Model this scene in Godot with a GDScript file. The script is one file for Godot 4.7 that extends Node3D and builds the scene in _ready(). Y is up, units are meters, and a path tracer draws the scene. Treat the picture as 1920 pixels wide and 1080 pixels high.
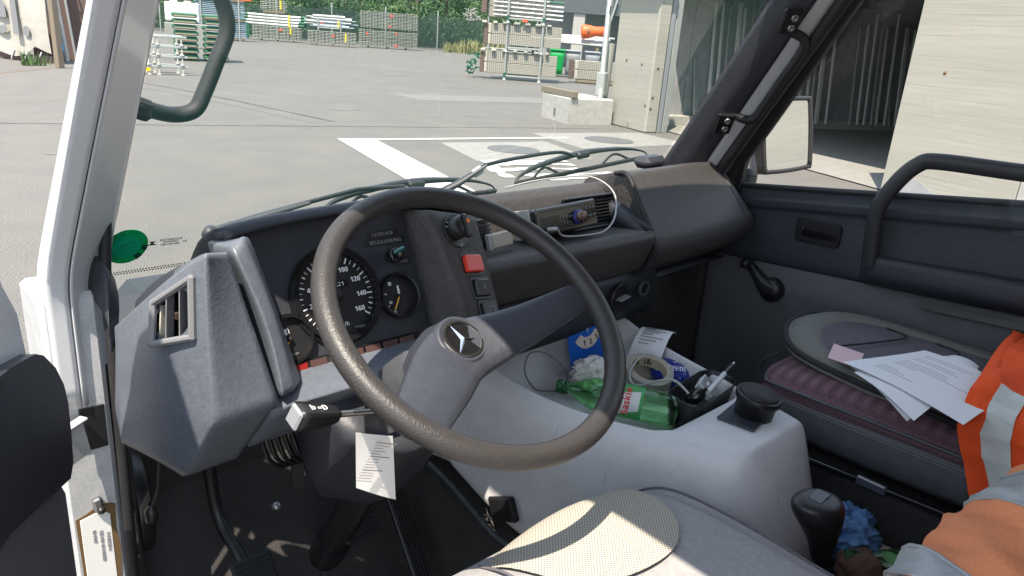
extends Node3D
# A parked van's cab seen through its open driver's door, with a scaffolding yard beyond the glass.
# x right across the van, y up, z backwards; metres; the ground is y = 0.

var M := {}
var T := {}
var names := {}
var rng := RandomNumberGenerator.new()

func V3(a) -> Vector3: return Vector3(a[0], a[1], a[2])
func lin(r: float, g: float, b: float, a := 1.0) -> Color:
	var c := Color(r, g, b).linear_to_srgb()
	c.a = a
	return c

# ---------------------------------------------------------------- nodes
func numbered(called: String) -> String:
	var n: int = names.get(called, 0)
	names[called] = n + 1
	return called if n == 0 else "%s_%03d" % [called, n]

func tag(o: Node3D, label: String, category: String, group := ""):
	o.set_meta("label", label)
	o.set_meta("category", category)
	if group: o.set_meta("group", group)
	return o

func thing(called: String, label: String, category: String, base: Vector3, group := "") -> Node3D:
	var o := Node3D.new()
	o.name = numbered(called)
	add_child(o)
	o.position = base
	o.set_meta("base", base)
	tag(o, label, category, group)
	return o

# meshes are written in world coordinates; a part of a thing is moved back by the thing's base
func part(called: String, what, m: Material, parent: Node3D = null) -> MeshInstance3D:
	var o := MeshInstance3D.new()
	o.name = called if parent else numbered(called)
	o.mesh = done(what)
	o.material_override = m
	if parent:
		parent.add_child(o, true)
		if parent.has_meta("base"): o.position = -(parent.get_meta("base") as Vector3)
	else:
		add_child(o)
	return o

func local(called: String, what, m: Material, parent: Node3D, xf: Transform3D) -> MeshInstance3D:
	var o := part(called, what, m, parent)
	o.transform = Transform3D(Basis(), o.position) * xf
	return o

func struct(called: String, what, m: Material) -> MeshInstance3D:
	var o := part(called, what, m)
	o.set_meta("kind", "structure")
	return o

func done(what) -> Mesh:
	if what is Mesh: return what
	what.generate_normals()
	return what.commit()

# ---------------------------------------------------------------- shapes
func ns(smooth := true) -> SurfaceTool:
	var s := SurfaceTool.new()
	s.begin(Mesh.PRIMITIVE_TRIANGLES)
	s.set_smooth_group(0 if smooth else -1)
	return s

func tri(s: SurfaceTool, a: Vector3, b: Vector3, c: Vector3):
	s.add_vertex(a); s.add_vertex(c); s.add_vertex(b)

func quad(s: SurfaceTool, a: Vector3, b: Vector3, c: Vector3, d: Vector3):
	tri(s, a, b, c); tri(s, a, c, d)

func frame(o: Vector3, x: Vector3, y: Vector3) -> Transform3D:
	var bx := x.normalized()
	var bz := bx.cross(y).normalized()
	return Transform3D(Basis(bx, bz.cross(bx), bz), o)

# box with chamfered edges
func bx(s: SurfaceTool, xf: Transform3D, size: Vector3, bev := 0.0):
	var h := size / 2
	bev = minf(bev, minf(h.x, minf(h.y, h.z)) * 0.98)
	s.set_smooth_group(-1)
	var ax := [Vector3.RIGHT, Vector3.UP, Vector3.BACK]
	for i in 3:
		for sg in [-1.0, 1.0]:
			var n: Vector3 = ax[i] * sg
			var u: Vector3 = ax[(i + 1) % 3]
			var v: Vector3 = ax[(i + 2) % 3] * sg
			var c := n * h[i]
			var a := u * (h[(i + 1) % 3] - bev)
			var b := v * (h[(i + 2) % 3] - bev)
			quad(s, xf * (c - a - b), xf * (c + a - b), xf * (c + a + b), xf * (c - a + b))
	if bev <= 0.0: return
	for i in 3:
		var j := (i + 1) % 3
		var k := (i + 2) % 3
		for sj in [-1.0, 1.0]:
			for sk in [-1.0, 1.0]:
				var e: Vector3 = ax[i] * (h[i] - bev)
				var p1: Vector3 = ax[j] * sj * h[j] + ax[k] * sk * (h[k] - bev)
				var p2: Vector3 = ax[j] * sj * (h[j] - bev) + ax[k] * sk * h[k]
				if sj * sk > 0: quad(s, xf * (p1 - e), xf * (p1 + e) if false else xf * (p2 - e), xf * (p2 + e), xf * (p1 + e))
				else: quad(s, xf * (p2 - e), xf * (p1 - e), xf * (p1 + e), xf * (p2 + e))
	for sx in [-1.0, 1.0]:
		for sy in [-1.0, 1.0]:
			for sz in [-1.0, 1.0]:
				var c := Vector3(sx * h.x, sy * h.y, sz * h.z)
				var p := xf * Vector3(c.x, c.y - sy * bev, c.z - sz * bev)
				var q := xf * Vector3(c.x - sx * bev, c.y, c.z - sz * bev)
				var r := xf * Vector3(c.x - sx * bev, c.y - sy * bev, c.z)
				if sx * sy * sz > 0: tri(s, p, q, r)
				else: tri(s, p, r, q)

func box(center: Vector3, size: Vector3, bev := 0.0, yaw := 0.0) -> SurfaceTool:
	var s := ns(false)
	bx(s, Transform3D(Basis(Vector3.UP, yaw), center), size, bev)
	return s

func boxf(xf: Transform3D, size: Vector3, bev := 0.0) -> SurfaceTool:
	var s := ns(false)
	bx(s, xf, size, bev)
	return s

# a flat slab on a quadrilateral (corners counter-clockwise seen from its front), thick behind
func slab(s: SurfaceTool, q: Array, thick: float):
	s.set_smooth_group(-1)
	var n: Vector3 = ((q[1] - q[0]) as Vector3).cross(q[q.size() - 1] - q[0]).normalized()
	var m := q.size()
	for i in range(1, m - 1):
		tri(s, q[0], q[i], q[i + 1])
		tri(s, q[0] - n * thick, q[i + 1] - n * thick, q[i] - n * thick)
	for i in m:
		var a: Vector3 = q[i]
		var b: Vector3 = q[(i + 1) % m]
		quad(s, a - n * thick, b - n * thick, b, a)

func slabs(q: Array, thick: float) -> SurfaceTool:
	var s := ns(false)
	slab(s, q, thick)
	return s

func spline(p: Array, per: int, closed := false) -> Array:
	var out := []
	var n := p.size()
	var last := n if closed else n - 1
	for i in last:
		var a: Vector3 = p[(i - 1 + n) % n] if closed or i > 0 else p[i] * 2.0 - p[i + 1]
		var b: Vector3 = p[i]
		var c: Vector3 = p[(i + 1) % n]
		var d: Vector3 = p[(i + 2) % n] if closed or i < n - 2 else p[i + 1] * 2.0 - p[i]
		for k in per:
			var t := float(k) / per
			out.append(0.5 * ((2.0 * b) + (c - a) * t + (2.0 * a - 5.0 * b + 4.0 * c - d) * t * t + (3.0 * b - a - 3.0 * c + d) * t * t * t))
	if not closed: out.append(p[n - 1])
	return out

# round (or oval) tube along points; r a number or one number a point
func tube(s: SurfaceTool, p: Array, r, sides := 10, closed := false, oval := Vector2.ONE, up := Vector3.ZERO):
	s.set_smooth_group(0)
	var n := p.size()
	var rings := []
	var nrm := up
	for i in n:
		var a: Vector3 = p[(i - 1 + n) % n] if closed or i > 0 else p[i]
		var c: Vector3 = p[(i + 1) % n] if closed or i < n - 1 else p[i]
		var d := (c - a).normalized()
		if nrm == Vector3.ZERO: nrm = d.cross(Vector3.UP if absf(d.y) < 0.9 else Vector3.RIGHT)
		nrm = (nrm - d * nrm.dot(d)).normalized()
		var b := d.cross(nrm)
		var rr: float = r[i] if r is Array else r
		var ring := PackedVector3Array()
		for k in sides:
			var t := TAU * k / sides
			ring.append(p[i] + nrm * cos(t) * rr * oval.x + b * sin(t) * rr * oval.y)
		rings.append(ring)
	for i in (n if closed else n - 1):
		var A: PackedVector3Array = rings[i]
		var B: PackedVector3Array = rings[(i + 1) % n]
		for k in sides:
			var k2 := (k + 1) % sides
			quad(s, A[k], A[k2], B[k2], B[k])
	if not closed:
		s.set_smooth_group(-1)
		for k in range(1, sides - 1):
			tri(s, rings[0][0], rings[0][k + 1], rings[0][k])
			tri(s, rings[n - 1][0], rings[n - 1][k], rings[n - 1][k + 1])

func pipe(p: Array, r, sides := 10, closed := false, oval := Vector2.ONE, up := Vector3.ZERO) -> SurfaceTool:
	var s := ns()
	tube(s, p, r, sides, closed, oval, up)
	return s

# profile of (radius, height) turned about the frame's y axis, from bottom to top
func lathe(s: SurfaceTool, prof: Array, seg: int, xf: Transform3D, smooth := true, squash := 1.0):
	s.set_smooth_group(0 if smooth else -1)
	for i in prof.size() - 1:
		var a: Vector2 = prof[i]
		var b: Vector2 = prof[i + 1]
		if not smooth: s.set_smooth_group(i + 1)
		for k in seg:
			var t0 := TAU * k / seg
			var t1 := TAU * (k + 1) / seg
			var p := func(q: Vector2, t: float) -> Vector3: return xf * Vector3(q.x * cos(t), q.y, -q.x * sin(t) * squash)
			quad(s, p.call(a, t0), p.call(a, t1), p.call(b, t1), p.call(b, t0))

func turned(prof: Array, seg: int, xf: Transform3D, smooth := true, squash := 1.0) -> SurfaceTool:
	var s := ns()
	lathe(s, prof, seg, xf, smooth, squash)
	return s

# outline in the frame's xy plane, thick along +z from z0 to z1, with a chamfered front edge
func prism(s: SurfaceTool, poly: Array, z0: float, z1: float, xf: Transform3D, bev := 0.0):
	s.set_smooth_group(-1)
	var pts := PackedVector2Array(poly)
	if Geometry2D.is_polygon_clockwise(pts): pts.reverse()
	var top := pts
	if bev > 0.0:
		var off := Geometry2D.offset_polygon(pts, -bev)
		if off.size() == 1 and off[0].size() == pts.size(): top = off[0]
		if Geometry2D.is_polygon_clockwise(top): top.reverse()
		if top != pts:   # line the two outlines up
			var best := 0
			for i in top.size():
				if top[i].distance_to(pts[0]) < top[best].distance_to(pts[0]): best = i
			var t2 := PackedVector2Array()
			for i in top.size(): t2.append(top[(best + i) % top.size()])
			top = t2
	var zf := z1 - (bev if top != pts else 0.0)
	var ix := Geometry2D.triangulate_polygon(top)
	for i in range(0, ix.size(), 3):
		var a := top[ix[i]]; var b := top[ix[i + 1]]; var c := top[ix[i + 2]]
		if (b - a).cross(c - a) < 0:
			var q := b; b = c; c = q
		tri(s, xf * Vector3(a.x, a.y, z1), xf * Vector3(b.x, b.y, z1), xf * Vector3(c.x, c.y, z1))
	ix = Geometry2D.triangulate_polygon(pts)
	for i in range(0, ix.size(), 3):
		var a := pts[ix[i]]; var b := pts[ix[i + 1]]; var c := pts[ix[i + 2]]
		if (b - a).cross(c - a) < 0:
			var q := b; b = c; c = q
		tri(s, xf * Vector3(a.x, a.y, z0), xf * Vector3(c.x, c.y, z0), xf * Vector3(b.x, b.y, z0))
	var n := pts.size()
	for i in n:
		var j := (i + 1) % n
		var a := pts[i]; var b := pts[j]
		quad(s, xf * Vector3(a.x, a.y, z0), xf * Vector3(b.x, b.y, z0), xf * Vector3(b.x, b.y, zf), xf * Vector3(a.x, a.y, zf))
		if top != pts:
			var c := top[j]; var d := top[i]
			quad(s, xf * Vector3(a.x, a.y, zf), xf * Vector3(b.x, b.y, zf), xf * Vector3(c.x, c.y, z1), xf * Vector3(d.x, d.y, z1))

func prisms(poly: Array, z0: float, z1: float, xf: Transform3D, bev := 0.0) -> SurfaceTool:
	var s := ns(false)
	prism(s, poly, z0, z1, xf, bev)
	return s

func rounded(w: float, h: float, r: float, seg := 4) -> Array:
	var out := []
	for c in [[1, 1, 0], [-1, 1, 1], [-1, -1, 2], [1, -1, 3]]:
		for k in seg + 1:
			var t: float = PI / 2 * (c[2] + float(k) / seg)
			out.append(Vector2(c[0] * (w / 2 - r) + cos(t) * r, c[1] * (h / 2 - r) + sin(t) * r))
	return out

func disc2(r: float, n: int, sq := 1.0) -> Array:
	var out := []
	for k in n: out.append(Vector2(cos(TAU * k / n) * r, sin(TAU * k / n) * r * sq))
	return out

# flat ring (washer, bezel) about the frame's z axis
func ring(s: SurfaceTool, r0: float, r1: float, z0: float, z1: float, xf: Transform3D, n := 40):
	var prof := [Vector2(r0, z0), Vector2(r0, z1), Vector2(r1, z1), Vector2(r1, z0)]
	var y := Transform3D(Basis(Vector3.RIGHT, PI / 2), Vector3.ZERO)
	prof.reverse()
	lathe(s, prof, n, xf * y, false)

# Catmull-Clark on a cage with creased edges
func subdivide(Vt: PackedVector3Array, F: Array, E: Dictionary) -> Array:
	var ed := {}
	var fp := PackedVector3Array()
	for fi in F.size():
		var f: PackedInt32Array = F[fi]
		var c := Vector3.ZERO
		for i in f.size():
			c += Vt[f[i]]
			var a := f[i]
			var b := f[(i + 1) % f.size()]
			var k := Vector2i(mini(a, b), maxi(a, b))
			if ed.has(k): ed[k].append(fi)
			else: ed[k] = [fi]
		fp.append(c / f.size())
	var nv := Vt.size()
	var out := PackedVector3Array(Vt)
	var ei := {}
	var sharp_sum := PackedFloat32Array(); sharp_sum.resize(nv)
	var sharp_n := PackedInt32Array(); sharp_n.resize(nv)
	var crease := PackedVector3Array(); crease.resize(nv)
	var mids := PackedVector3Array(); mids.resize(nv)
	var deg := PackedInt32Array(); deg.resize(nv)
	var facs := PackedVector3Array(); facs.resize(nv)
	var fdeg := PackedInt32Array(); fdeg.resize(nv)
	for fi in F.size():
		for v in F[fi]:
			facs[v] += fp[fi]
			fdeg[v] += 1
	var E2 := {}
	for k in ed:
		var a: Vector3 = Vt[k.x]
		var b: Vector3 = Vt[k.y]
		var mid := (a + b) / 2
		var s: float = 99.0 if ed[k].size() != 2 else E.get(k, 0.0)
		var p := mid
		if s < 1.0:
			var sm: Vector3 = (a + b + fp[ed[k][0]] + fp[ed[k][1]]) / 4
			p = sm.lerp(mid, s)
		ei[k] = out.size()
		out.append(p)
		for v in [k.x, k.y]:
			mids[v] += mid
			deg[v] += 1
			if s > 0.0:
				sharp_n[v] += 1
				sharp_sum[v] += minf(s, 1.0) if s < 90.0 else 1.0
				crease[v] += Vt[k.y if v == k.x else k.x]
		if s > 1.0:
			var n := s - 1.0 if s < 90.0 else s
			E2[Vector2i(k.x, ei[k])] = n
			E2[Vector2i(k.y, ei[k])] = n
	var f0 := out.size()
	out.append_array(fp)
	for v in nv:
		if deg[v] == 0: continue
		var n := float(deg[v])
		var smooth: Vector3 = (facs[v] / fdeg[v] + mids[v] / n * 2.0 + Vt[v] * (n - 3.0)) / n
		if sharp_n[v] < 2: out[v] = smooth
		elif sharp_n[v] == 2: out[v] = smooth.lerp(crease[v] / 8.0 + Vt[v] * 0.75, clampf(sharp_sum[v] / 2.0, 0, 1))
		else: out[v] = smooth.lerp(Vt[v], clampf(sharp_sum[v] / sharp_n[v], 0, 1))
	var G := []
	for fi in F.size():
		var f: PackedInt32Array = F[fi]
		var m := f.size()
		for i in m:
			var a := f[i]
			var b := f[(i + 1) % m]
			var c := f[(i - 1 + m) % m]
			G.append(PackedInt32Array([a, ei[Vector2i(mini(a, b), maxi(a, b))], f0 + fi, ei[Vector2i(mini(a, c), maxi(a, c))]]))
	return [out, G, E2]

func cage(Vt: Array, F: Array, sharp: float, levels: int, over := {}) -> SurfaceTool:
	var vs := PackedVector3Array(Vt)
	var E := {}
	for f in F:
		for i in f.size():
			var k := Vector2i(mini(f[i], f[(i + 1) % f.size()]), maxi(f[i], f[(i + 1) % f.size()]))
			E[k] = over.get(k, sharp)
	var FF := []
	for f in F: FF.append(PackedInt32Array(f))
	var r := [vs, FF, E]
	for i in levels: r = subdivide(r[0], r[1], r[2])
	var s := ns()
	vs = r[0]
	for f in r[1]: quad(s, vs[f[0]], vs[f[1]], vs[f[2]], vs[f[3]])
	return s

# sections: arrays of points of one length. along[k]: crease of the lines that run from section to section; across[i]: of section i's own outline
func loft(sec: Array, closed := true, caps := true, along = 1.5, across = 0.0, levels := 2, skip := []) -> SurfaceTool:
	var n: int = sec[0].size()
	var Vt := []
	for q in sec: Vt.append_array(q)
	var F := []
	var over := {}
	for i in sec.size() - 1:
		for k in (n if closed else n - 1):
			var k2 := (k + 1) % n
			if [i, k] in skip: continue
			F.append([i * n + k, i * n + k2, (i + 1) * n + k2, (i + 1) * n + k])
		for k in n: over[Vector2i(i * n + k, (i + 1) * n + k)] = float(along[k]) if along is Array else along
	for i in sec.size():
		for k in n:
			var a := i * n + k
			var b := i * n + (k + 1) % n
			over[Vector2i(mini(a, b), maxi(a, b))] = float(across[i]) if across is Array else across
	if caps:
		var f := []
		var g := []
		for k in n:
			f.append(n - 1 - k)
			g.append((sec.size() - 1) * n + k)
		F.append(f); F.append(g)
	return cage(Vt, F, 0.0, levels, over)

# the same profile of (z, y) points at several x
func bar_x(prof: Array, xs: Array, along = 1.5, ends := 2.5, levels := 2) -> SurfaceTool:
	var sec := []
	for x in xs:
		var q := []
		for p in prof: q.append(Vector3(x, p[1], p[0]))
		sec.append(q)
	var ac := []
	for i in xs.size(): ac.append(ends if i == 0 or i == xs.size() - 1 else 0.0)
	return loft(sec, true, true, along, ac, levels)

# a grid of points as a sheet, f(u, v) -> Vector3, made solid by a second side
func sheet(f: Callable, nu: int, nv: int, thick := 0.0) -> SurfaceTool:
	var s := ns()
	var g := []
	for i in nu + 1:
		var row := []
		for j in nv + 1: row.append(f.call(float(i) / nu, float(j) / nv))
		g.append(row)
	var b := []
	for i in nu + 1:
		var row := []
		for j in nv + 1:
			var du: Vector3 = g[mini(i + 1, nu)][j] - g[maxi(i - 1, 0)][j]
			var dv: Vector3 = g[i][mini(j + 1, nv)] - g[i][maxi(j - 1, 0)]
			row.append(g[i][j] - du.cross(dv).normalized() * thick)
		b.append(row)
	for i in nu:
		for j in nv:
			quad(s, g[i][j], g[i + 1][j], g[i + 1][j + 1], g[i][j + 1])
	if thick > 0.0:
		s.set_smooth_group(1)
		for i in nu:
			for j in nv:
				quad(s, b[i][j], b[i][j + 1], b[i + 1][j + 1], b[i + 1][j])
		s.set_smooth_group(-1)
		for i in nu:
			quad(s, b[i][0], b[i + 1][0], g[i + 1][0], g[i][0])
			quad(s, g[i][nv], g[i + 1][nv], b[i + 1][nv], b[i][nv])
		for j in nv:
			quad(s, g[0][j], g[0][j + 1], b[0][j + 1], b[0][j])
			quad(s, b[nu][j], b[nu][j + 1], g[nu][j + 1], g[nu][j])
	return s

func lettering(called: String, words: String, high: float, xf: Transform3D, m: Material, parent: Node3D, bold := false, squeeze := 1.0, serif := false) -> MeshInstance3D:
	var t := TextMesh.new()
	t.text = words
	var f := SystemFont.new()
	f.font_names = PackedStringArray(["Droid Serif" if serif else "Droid Sans"])
	f.font_weight = 700 if bold else 400
	t.font = f
	t.font_size = 48
	t.pixel_size = high / 34.0
	t.depth = 0.0008 if high < 0.05 else 0.002
	t.curve_step = 2.0
	var o := MeshInstance3D.new()
	o.name = called
	o.mesh = t
	o.material_override = m
	parent.add_child(o, true)
	var back := Vector3.ZERO
	if parent.has_meta("base"): back = -(parent.get_meta("base") as Vector3)
	o.transform = Transform3D(xf.basis * Basis.from_scale(Vector3(squeeze, 1, 1)), xf.origin + back)
	return o

# ---------------------------------------------------------------- textures and materials
func noise(sd: int, freq: float, kind := FastNoiseLite.TYPE_SIMPLEX_SMOOTH, oct := 4) -> FastNoiseLite:
	var n := FastNoiseLite.new()
	n.seed = sd
	n.frequency = freq
	n.noise_type = kind
	n.fractal_octaves = oct
	n.fractal_type = FastNoiseLite.FRACTAL_FBM if oct > 1 else FastNoiseLite.FRACTAL_NONE
	return n

func grey(n: FastNoiseLite, size: int, lo := 0.0, hi := 1.0) -> ImageTexture:
	var im := n.get_seamless_image(size, size)
	im.convert(Image.FORMAT_L8)
	if lo != 0.0 or hi != 1.0:
		var d := im.get_data()
		for i in d.size(): d[i] = int(clampf(lo * 255 + (hi - lo) * d[i], 0, 255))
		im = Image.create_from_data(size, size, false, Image.FORMAT_L8, d)
	return ImageTexture.create_from_image(im)

# two noises mixed into a tint that multiplies a colour: values round 1
func tint(a: FastNoiseLite, b: FastNoiseLite, size: int, wa: float, wb: float, warm := 0.0) -> ImageTexture:
	var ia := a.get_seamless_image(size, size); ia.convert(Image.FORMAT_L8)
	var ib := b.get_seamless_image(size, size); ib.convert(Image.FORMAT_L8)
	var da := ia.get_data(); var db := ib.get_data()
	var d := PackedByteArray(); d.resize(size * size * 3)
	for i in da.size():
		var x := (da[i] / 255.0 - 0.5) * wa
		var y := (db[i] / 255.0 - 0.5) * wb
		var v := 0.9 + x + y
		d[i * 3] = int(clampf(v + warm * y, 0, 1) * 255)
		d[i * 3 + 1] = int(clampf(v, 0, 1) * 255)
		d[i * 3 + 2] = int(clampf(v - warm * y, 0, 1) * 255)
	return ImageTexture.create_from_image(Image.create_from_data(size, size, false, Image.FORMAT_RGB8, d))

func mat(called: String, c: Color, rough: float, o := {}) -> StandardMaterial3D:
	var m := StandardMaterial3D.new()
	m.resource_name = called
	m.albedo_color = c
	m.roughness = rough
	m.metallic = o.get("metal", 0.0)
	m.metallic_specular = o.get("spec", 0.5)
	if o.has("scale"):
		m.uv1_triplanar = true
		m.uv1_world_triplanar = o.get("world", true)
		m.uv1_scale = Vector3.ONE * o.scale if not o.scale is Vector3 else o.scale
		m.uv1_triplanar_sharpness = 4.0
	if o.has("tex"): m.albedo_texture = o.tex
	if o.has("bump"):
		m.heightmap_enabled = true
		m.heightmap_texture = o.bump
		m.heightmap_scale = o.get("high", 0.1)
	if o.has("rtex"): m.roughness_texture = o.rtex
	if o.has("sheen"):
		m.rim_enabled = true
		m.rim = o.sheen
		m.rim_tint = 0.5
	if o.has("coat"):
		m.clearcoat_enabled = true
		m.clearcoat = o.coat
		m.clearcoat_roughness = 0.08
	if o.has("detail"):
		m.detail_enabled = true
		m.detail_blend_mode = BaseMaterial3D.BLEND_MODE_MUL
		m.detail_albedo = o.detail
		m.detail_uv_layer = BaseMaterial3D.DETAIL_UV_2
		m.uv2_triplanar = true
		m.uv2_world_triplanar = true
		m.uv2_scale = Vector3.ONE * o.dscale
	if o.has("back"):
		m.backlight_enabled = true
		m.backlight = o.back
	if c.a < 1.0: m.transparency = BaseMaterial3D.TRANSPARENCY_ALPHA
	M[called] = m
	return m

# ---------------------------------------------------------------- camera, sky, sun
const SUN := Vector3(-0.405, 0.893, 0.20)

func light_and_camera():
	var cam := Camera3D.new()
	cam.fov = 42.27
	cam.near = 0.02
	cam.far = 900.0
	var fwd := Vector3(0.66212, -0.32196, -0.67671).normalized()
	var right := Vector3(0.72989, 0.07237, 0.67972).normalized()
	cam.transform = Transform3D(Basis(right, (-fwd).cross(right).normalized(), -fwd).orthonormalized(), Vector3(0, 1.75, 0))
	add_child(cam)
	cam.current = true
	var we := WorldEnvironment.new()
	var e := Environment.new()
	var sm := ProceduralSkyMaterial.new()
	sm.sky_top_color = lin(0.31, 0.38, 0.50)
	sm.sky_horizon_color = lin(0.74, 0.77, 0.79)
	sm.sky_curve = 0.18
	sm.ground_bottom_color = lin(0.2, 0.2, 0.2)
	sm.ground_horizon_color = lin(0.5, 0.55, 0.6)
	sm.sun_angle_max = 0.0
	var sky := Sky.new()
	sky.sky_material = sm
	e.background_mode = Environment.BG_SKY
	e.sky = sky
	e.background_energy_multiplier = 1.35
	e.tonemap_mode = Environment.TONE_MAPPER_LINEAR
	e.tonemap_exposure = 2.9
	e.sdfgi_enabled = true
	e.ssao_enabled = true
	e.ssil_enabled = true
	we.environment = e
	add_child(we)
	var sun := DirectionalLight3D.new()
	sun.name = "sun"
	sun.light_energy = 1.25
	sun.light_color = Color(1.0, 0.955, 0.89)
	sun.light_angular_distance = 0.55
	sun.shadow_enabled = true
	var z := SUN.normalized()
	var x := Vector3.UP.cross(z).normalized()
	sun.transform = Transform3D(Basis(x, z.cross(x), z), Vector3(0, 30, 0))
	add_child(sun)

# ---------------------------------------------------------------- materials
func materials():
	T.leather = grey(noise(3, 0.035, FastNoiseLite.TYPE_CELLULAR, 2), 512)
	var rn := noise(5, 0.018, FastNoiseLite.TYPE_SIMPLEX_SMOOTH, 3)
	rn.fractal_type = FastNoiseLite.FRACTAL_RIDGED
	rn.domain_warp_enabled = true
	rn.domain_warp_amplitude = 24.0
	rn.domain_warp_frequency = 0.02
	T.wrinkle = grey(rn, 512)
	T.fine = grey(noise(7, 0.12, FastNoiseLite.TYPE_SIMPLEX, 3), 512)
	T.soft = grey(noise(9, 0.01, FastNoiseLite.TYPE_SIMPLEX_SMOOTH, 3), 256)
	T.wear = tint(noise(11, 0.012), noise(12, 0.2, FastNoiseLite.TYPE_SIMPLEX, 2), 512, 0.10, 0.10)
	T.dust = tint(noise(13, 0.008), noise(14, 0.06), 512, 0.09, 0.09, 0.3)
	# asphalt: fine grit, with pale and dark stones
	var ag := noise(15, 0.20, FastNoiseLite.TYPE_SIMPLEX, 3).get_seamless_image(1024, 1024)
	ag.convert(Image.FORMAT_L8)
	var ad := ag.get_data()
	var ao := PackedByteArray()
	ao.resize(1024 * 1024 * 3)
	rng.seed = 321
	for i in ad.size():
		var v := 0.86 + (ad[i] / 255.0 - 0.5) * 0.55
		var r := rng.randf()
		if r < 0.004: v += 0.22
		elif r < 0.012: v -= 0.16
		var g := int(clampf(v, 0, 1) * 255)
		ao[i * 3] = g; ao[i * 3 + 1] = g; ao[i * 3 + 2] = int(g * 0.985)
	T.asphalt = ImageTexture.create_from_image(Image.create_from_data(1024, 1024, false, Image.FORMAT_RGB8, ao))
	T.patch = tint(noise(17, 0.006), noise(18, 0.03, FastNoiseLite.TYPE_SIMPLEX_SMOOTH, 5), 1024, 0.05, 0.07, 0.35)
	# handled plastic: faint mottling with short rubbed scratches
	var sc := noise(27, 0.012, FastNoiseLite.TYPE_SIMPLEX_SMOOTH, 4).get_seamless_image(512, 512)
	sc.convert(Image.FORMAT_L8)
	var si := Image.create(512, 512, false, Image.FORMAT_RGB8)
	for y in 512:
		for x in 512:
			var v := 0.93 + (sc.get_pixel(x, y).r - 0.5) * 0.05
			si.set_pixel(x, y, Color(v, v, v))
	rng.seed = 99
	for i in 55:
		var px := rng.randf() * 512.0
		var py := rng.randf() * 512.0
		var an := rng.randf_range(1.1, 2.0)
		var dk := rng.randf_range(0.05, 0.28)
		for k in rng.randi_range(6, 34):
			px += cos(an); py += sin(an); an += rng.randf_range(-0.08, 0.08)
			var c := si.get_pixel(int(px) & 511, int(py) & 511)
			si.set_pixel(int(px) & 511, int(py) & 511, c.darkened(dk))
	T.scuff = ImageTexture.create_from_image(si)
	T.concrete = tint(noise(19, 0.012), noise(20, 0.15, FastNoiseLite.TYPE_SIMPLEX, 3), 512, 0.10, 0.10, 0.4)
	# planked concrete: boards 0.16 m high with the grain of the shuttering
	var gr := noise(23, 0.02, FastNoiseLite.TYPE_SIMPLEX_SMOOTH, 4)
	var im := Image.create(512, 512, false, Image.FORMAT_RGB8)
	var hm := Image.create(512, 512, false, Image.FORMAT_L8)
	for y in 512:
		var b := int(y / 32.0)
		var off := sin(b * 12.9898) * 437.0
		var edge := minf(fmod(y, 32.0), 32.0 - fmod(y, 32.0))
		for x in 512:
			var w := (1.0 - cos(TAU * x / 512.0)) * 0.5
			var yy := y * 4.0 + 18.0 * gr.get_noise_2d(x * 0.22 + off, b * 90.0)
			var gx := gr.get_noise_2d(x * 0.16 + off, yy) * w + gr.get_noise_2d((x - 512) * 0.16 + off + 900, yy) * (1.0 - w)
			var v := 0.92 + gx * 0.045 + sin(b * 5.1) * 0.014
			v -= 0.10 * maxf(0.0, 1.0 - edge / 1.4) * (0.5 + 0.5 * sin(b * 2.3 + x * TAU / 512.0))
			im.set_pixel(x, y, Color(v + 0.010, v, v - 0.03))
			hm.set_pixel(x, y, Color(0.5 + gx * 0.5 - 0.35 * maxf(0.0, 1.0 - edge / 1.5), 0, 0))
	T.boards = ImageTexture.create_from_image(im)
	T.boards_h = ImageTexture.create_from_image(hm)
	# woven and knitted cloths
	var wv := Image.create(128, 128, false, Image.FORMAT_L8)
	var ms := Image.create(128, 128, false, Image.FORMAT_L8)
	for y in 128:
		for x in 128:
			var a := 0.5 + 0.5 * sin(TAU * x / 8.0) * cos(TAU * y / 8.0)
			wv.set_pixel(x, y, Color(a, a, a))
			var row := int(y / 8.0)
			var hx := fmod(x + (8.0 if row % 2 else 0.0), 16.0) - 8.0
			var hy := fmod(y, 8.0) - 4.0
			var d := sqrt(hx * hx / 30.0 + hy * hy / 8.0)
			var m := clampf((d - 0.75) * 4.0, 0, 1)
			ms.set_pixel(x, y, Color(m, m, m))
	T.weave = ImageTexture.create_from_image(wv)
	T.mesh = ImageTexture.create_from_image(ms)
	var mc := Image.create(128, 128, false, Image.FORMAT_RGB8)
	for y in 128:
		for x in 128:
			var k := 0.62 + 0.38 * ms.get_pixel(x, y).r
			mc.set_pixel(x, y, Color(k, k * 0.99, k * 0.97))
	T.mesh_c = ImageTexture.create_from_image(mc)
	# punched metal deck
	var pd := Image.create(128, 128, false, Image.FORMAT_RGB8)
	for y in 128:
		for x in 128:
			var hole := absf(fmod(x, 16.0) - 8.0) < 3.6 and absf(fmod(y, 16.0) - 8.0) < 4.2
			var k := 0.42 if hole else 0.95
			pd.set_pixel(x, y, Color(k, k, k))
	T.punched = ImageTexture.create_from_image(pd)

	# outdoors
	mat("asphalt", lin(0.208, 0.197, 0.184), 0.92, {"tex": T.asphalt, "scale": 0.28, "detail": T.patch, "dscale": 0.031})
	mat("pad", lin(0.27, 0.265, 0.24), 0.9, {"tex": T.concrete, "scale": 0.6})
	mat("road_paint", lin(0.58, 0.57, 0.52), 0.7, {"tex": T.wear, "scale": 1.4})
	mat("bitumen", lin(0.06, 0.058, 0.055), 0.8)
	mat("oil", lin(0.17, 0.16, 0.15), 0.8, {"tex": T.asphalt, "scale": 0.28})
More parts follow.
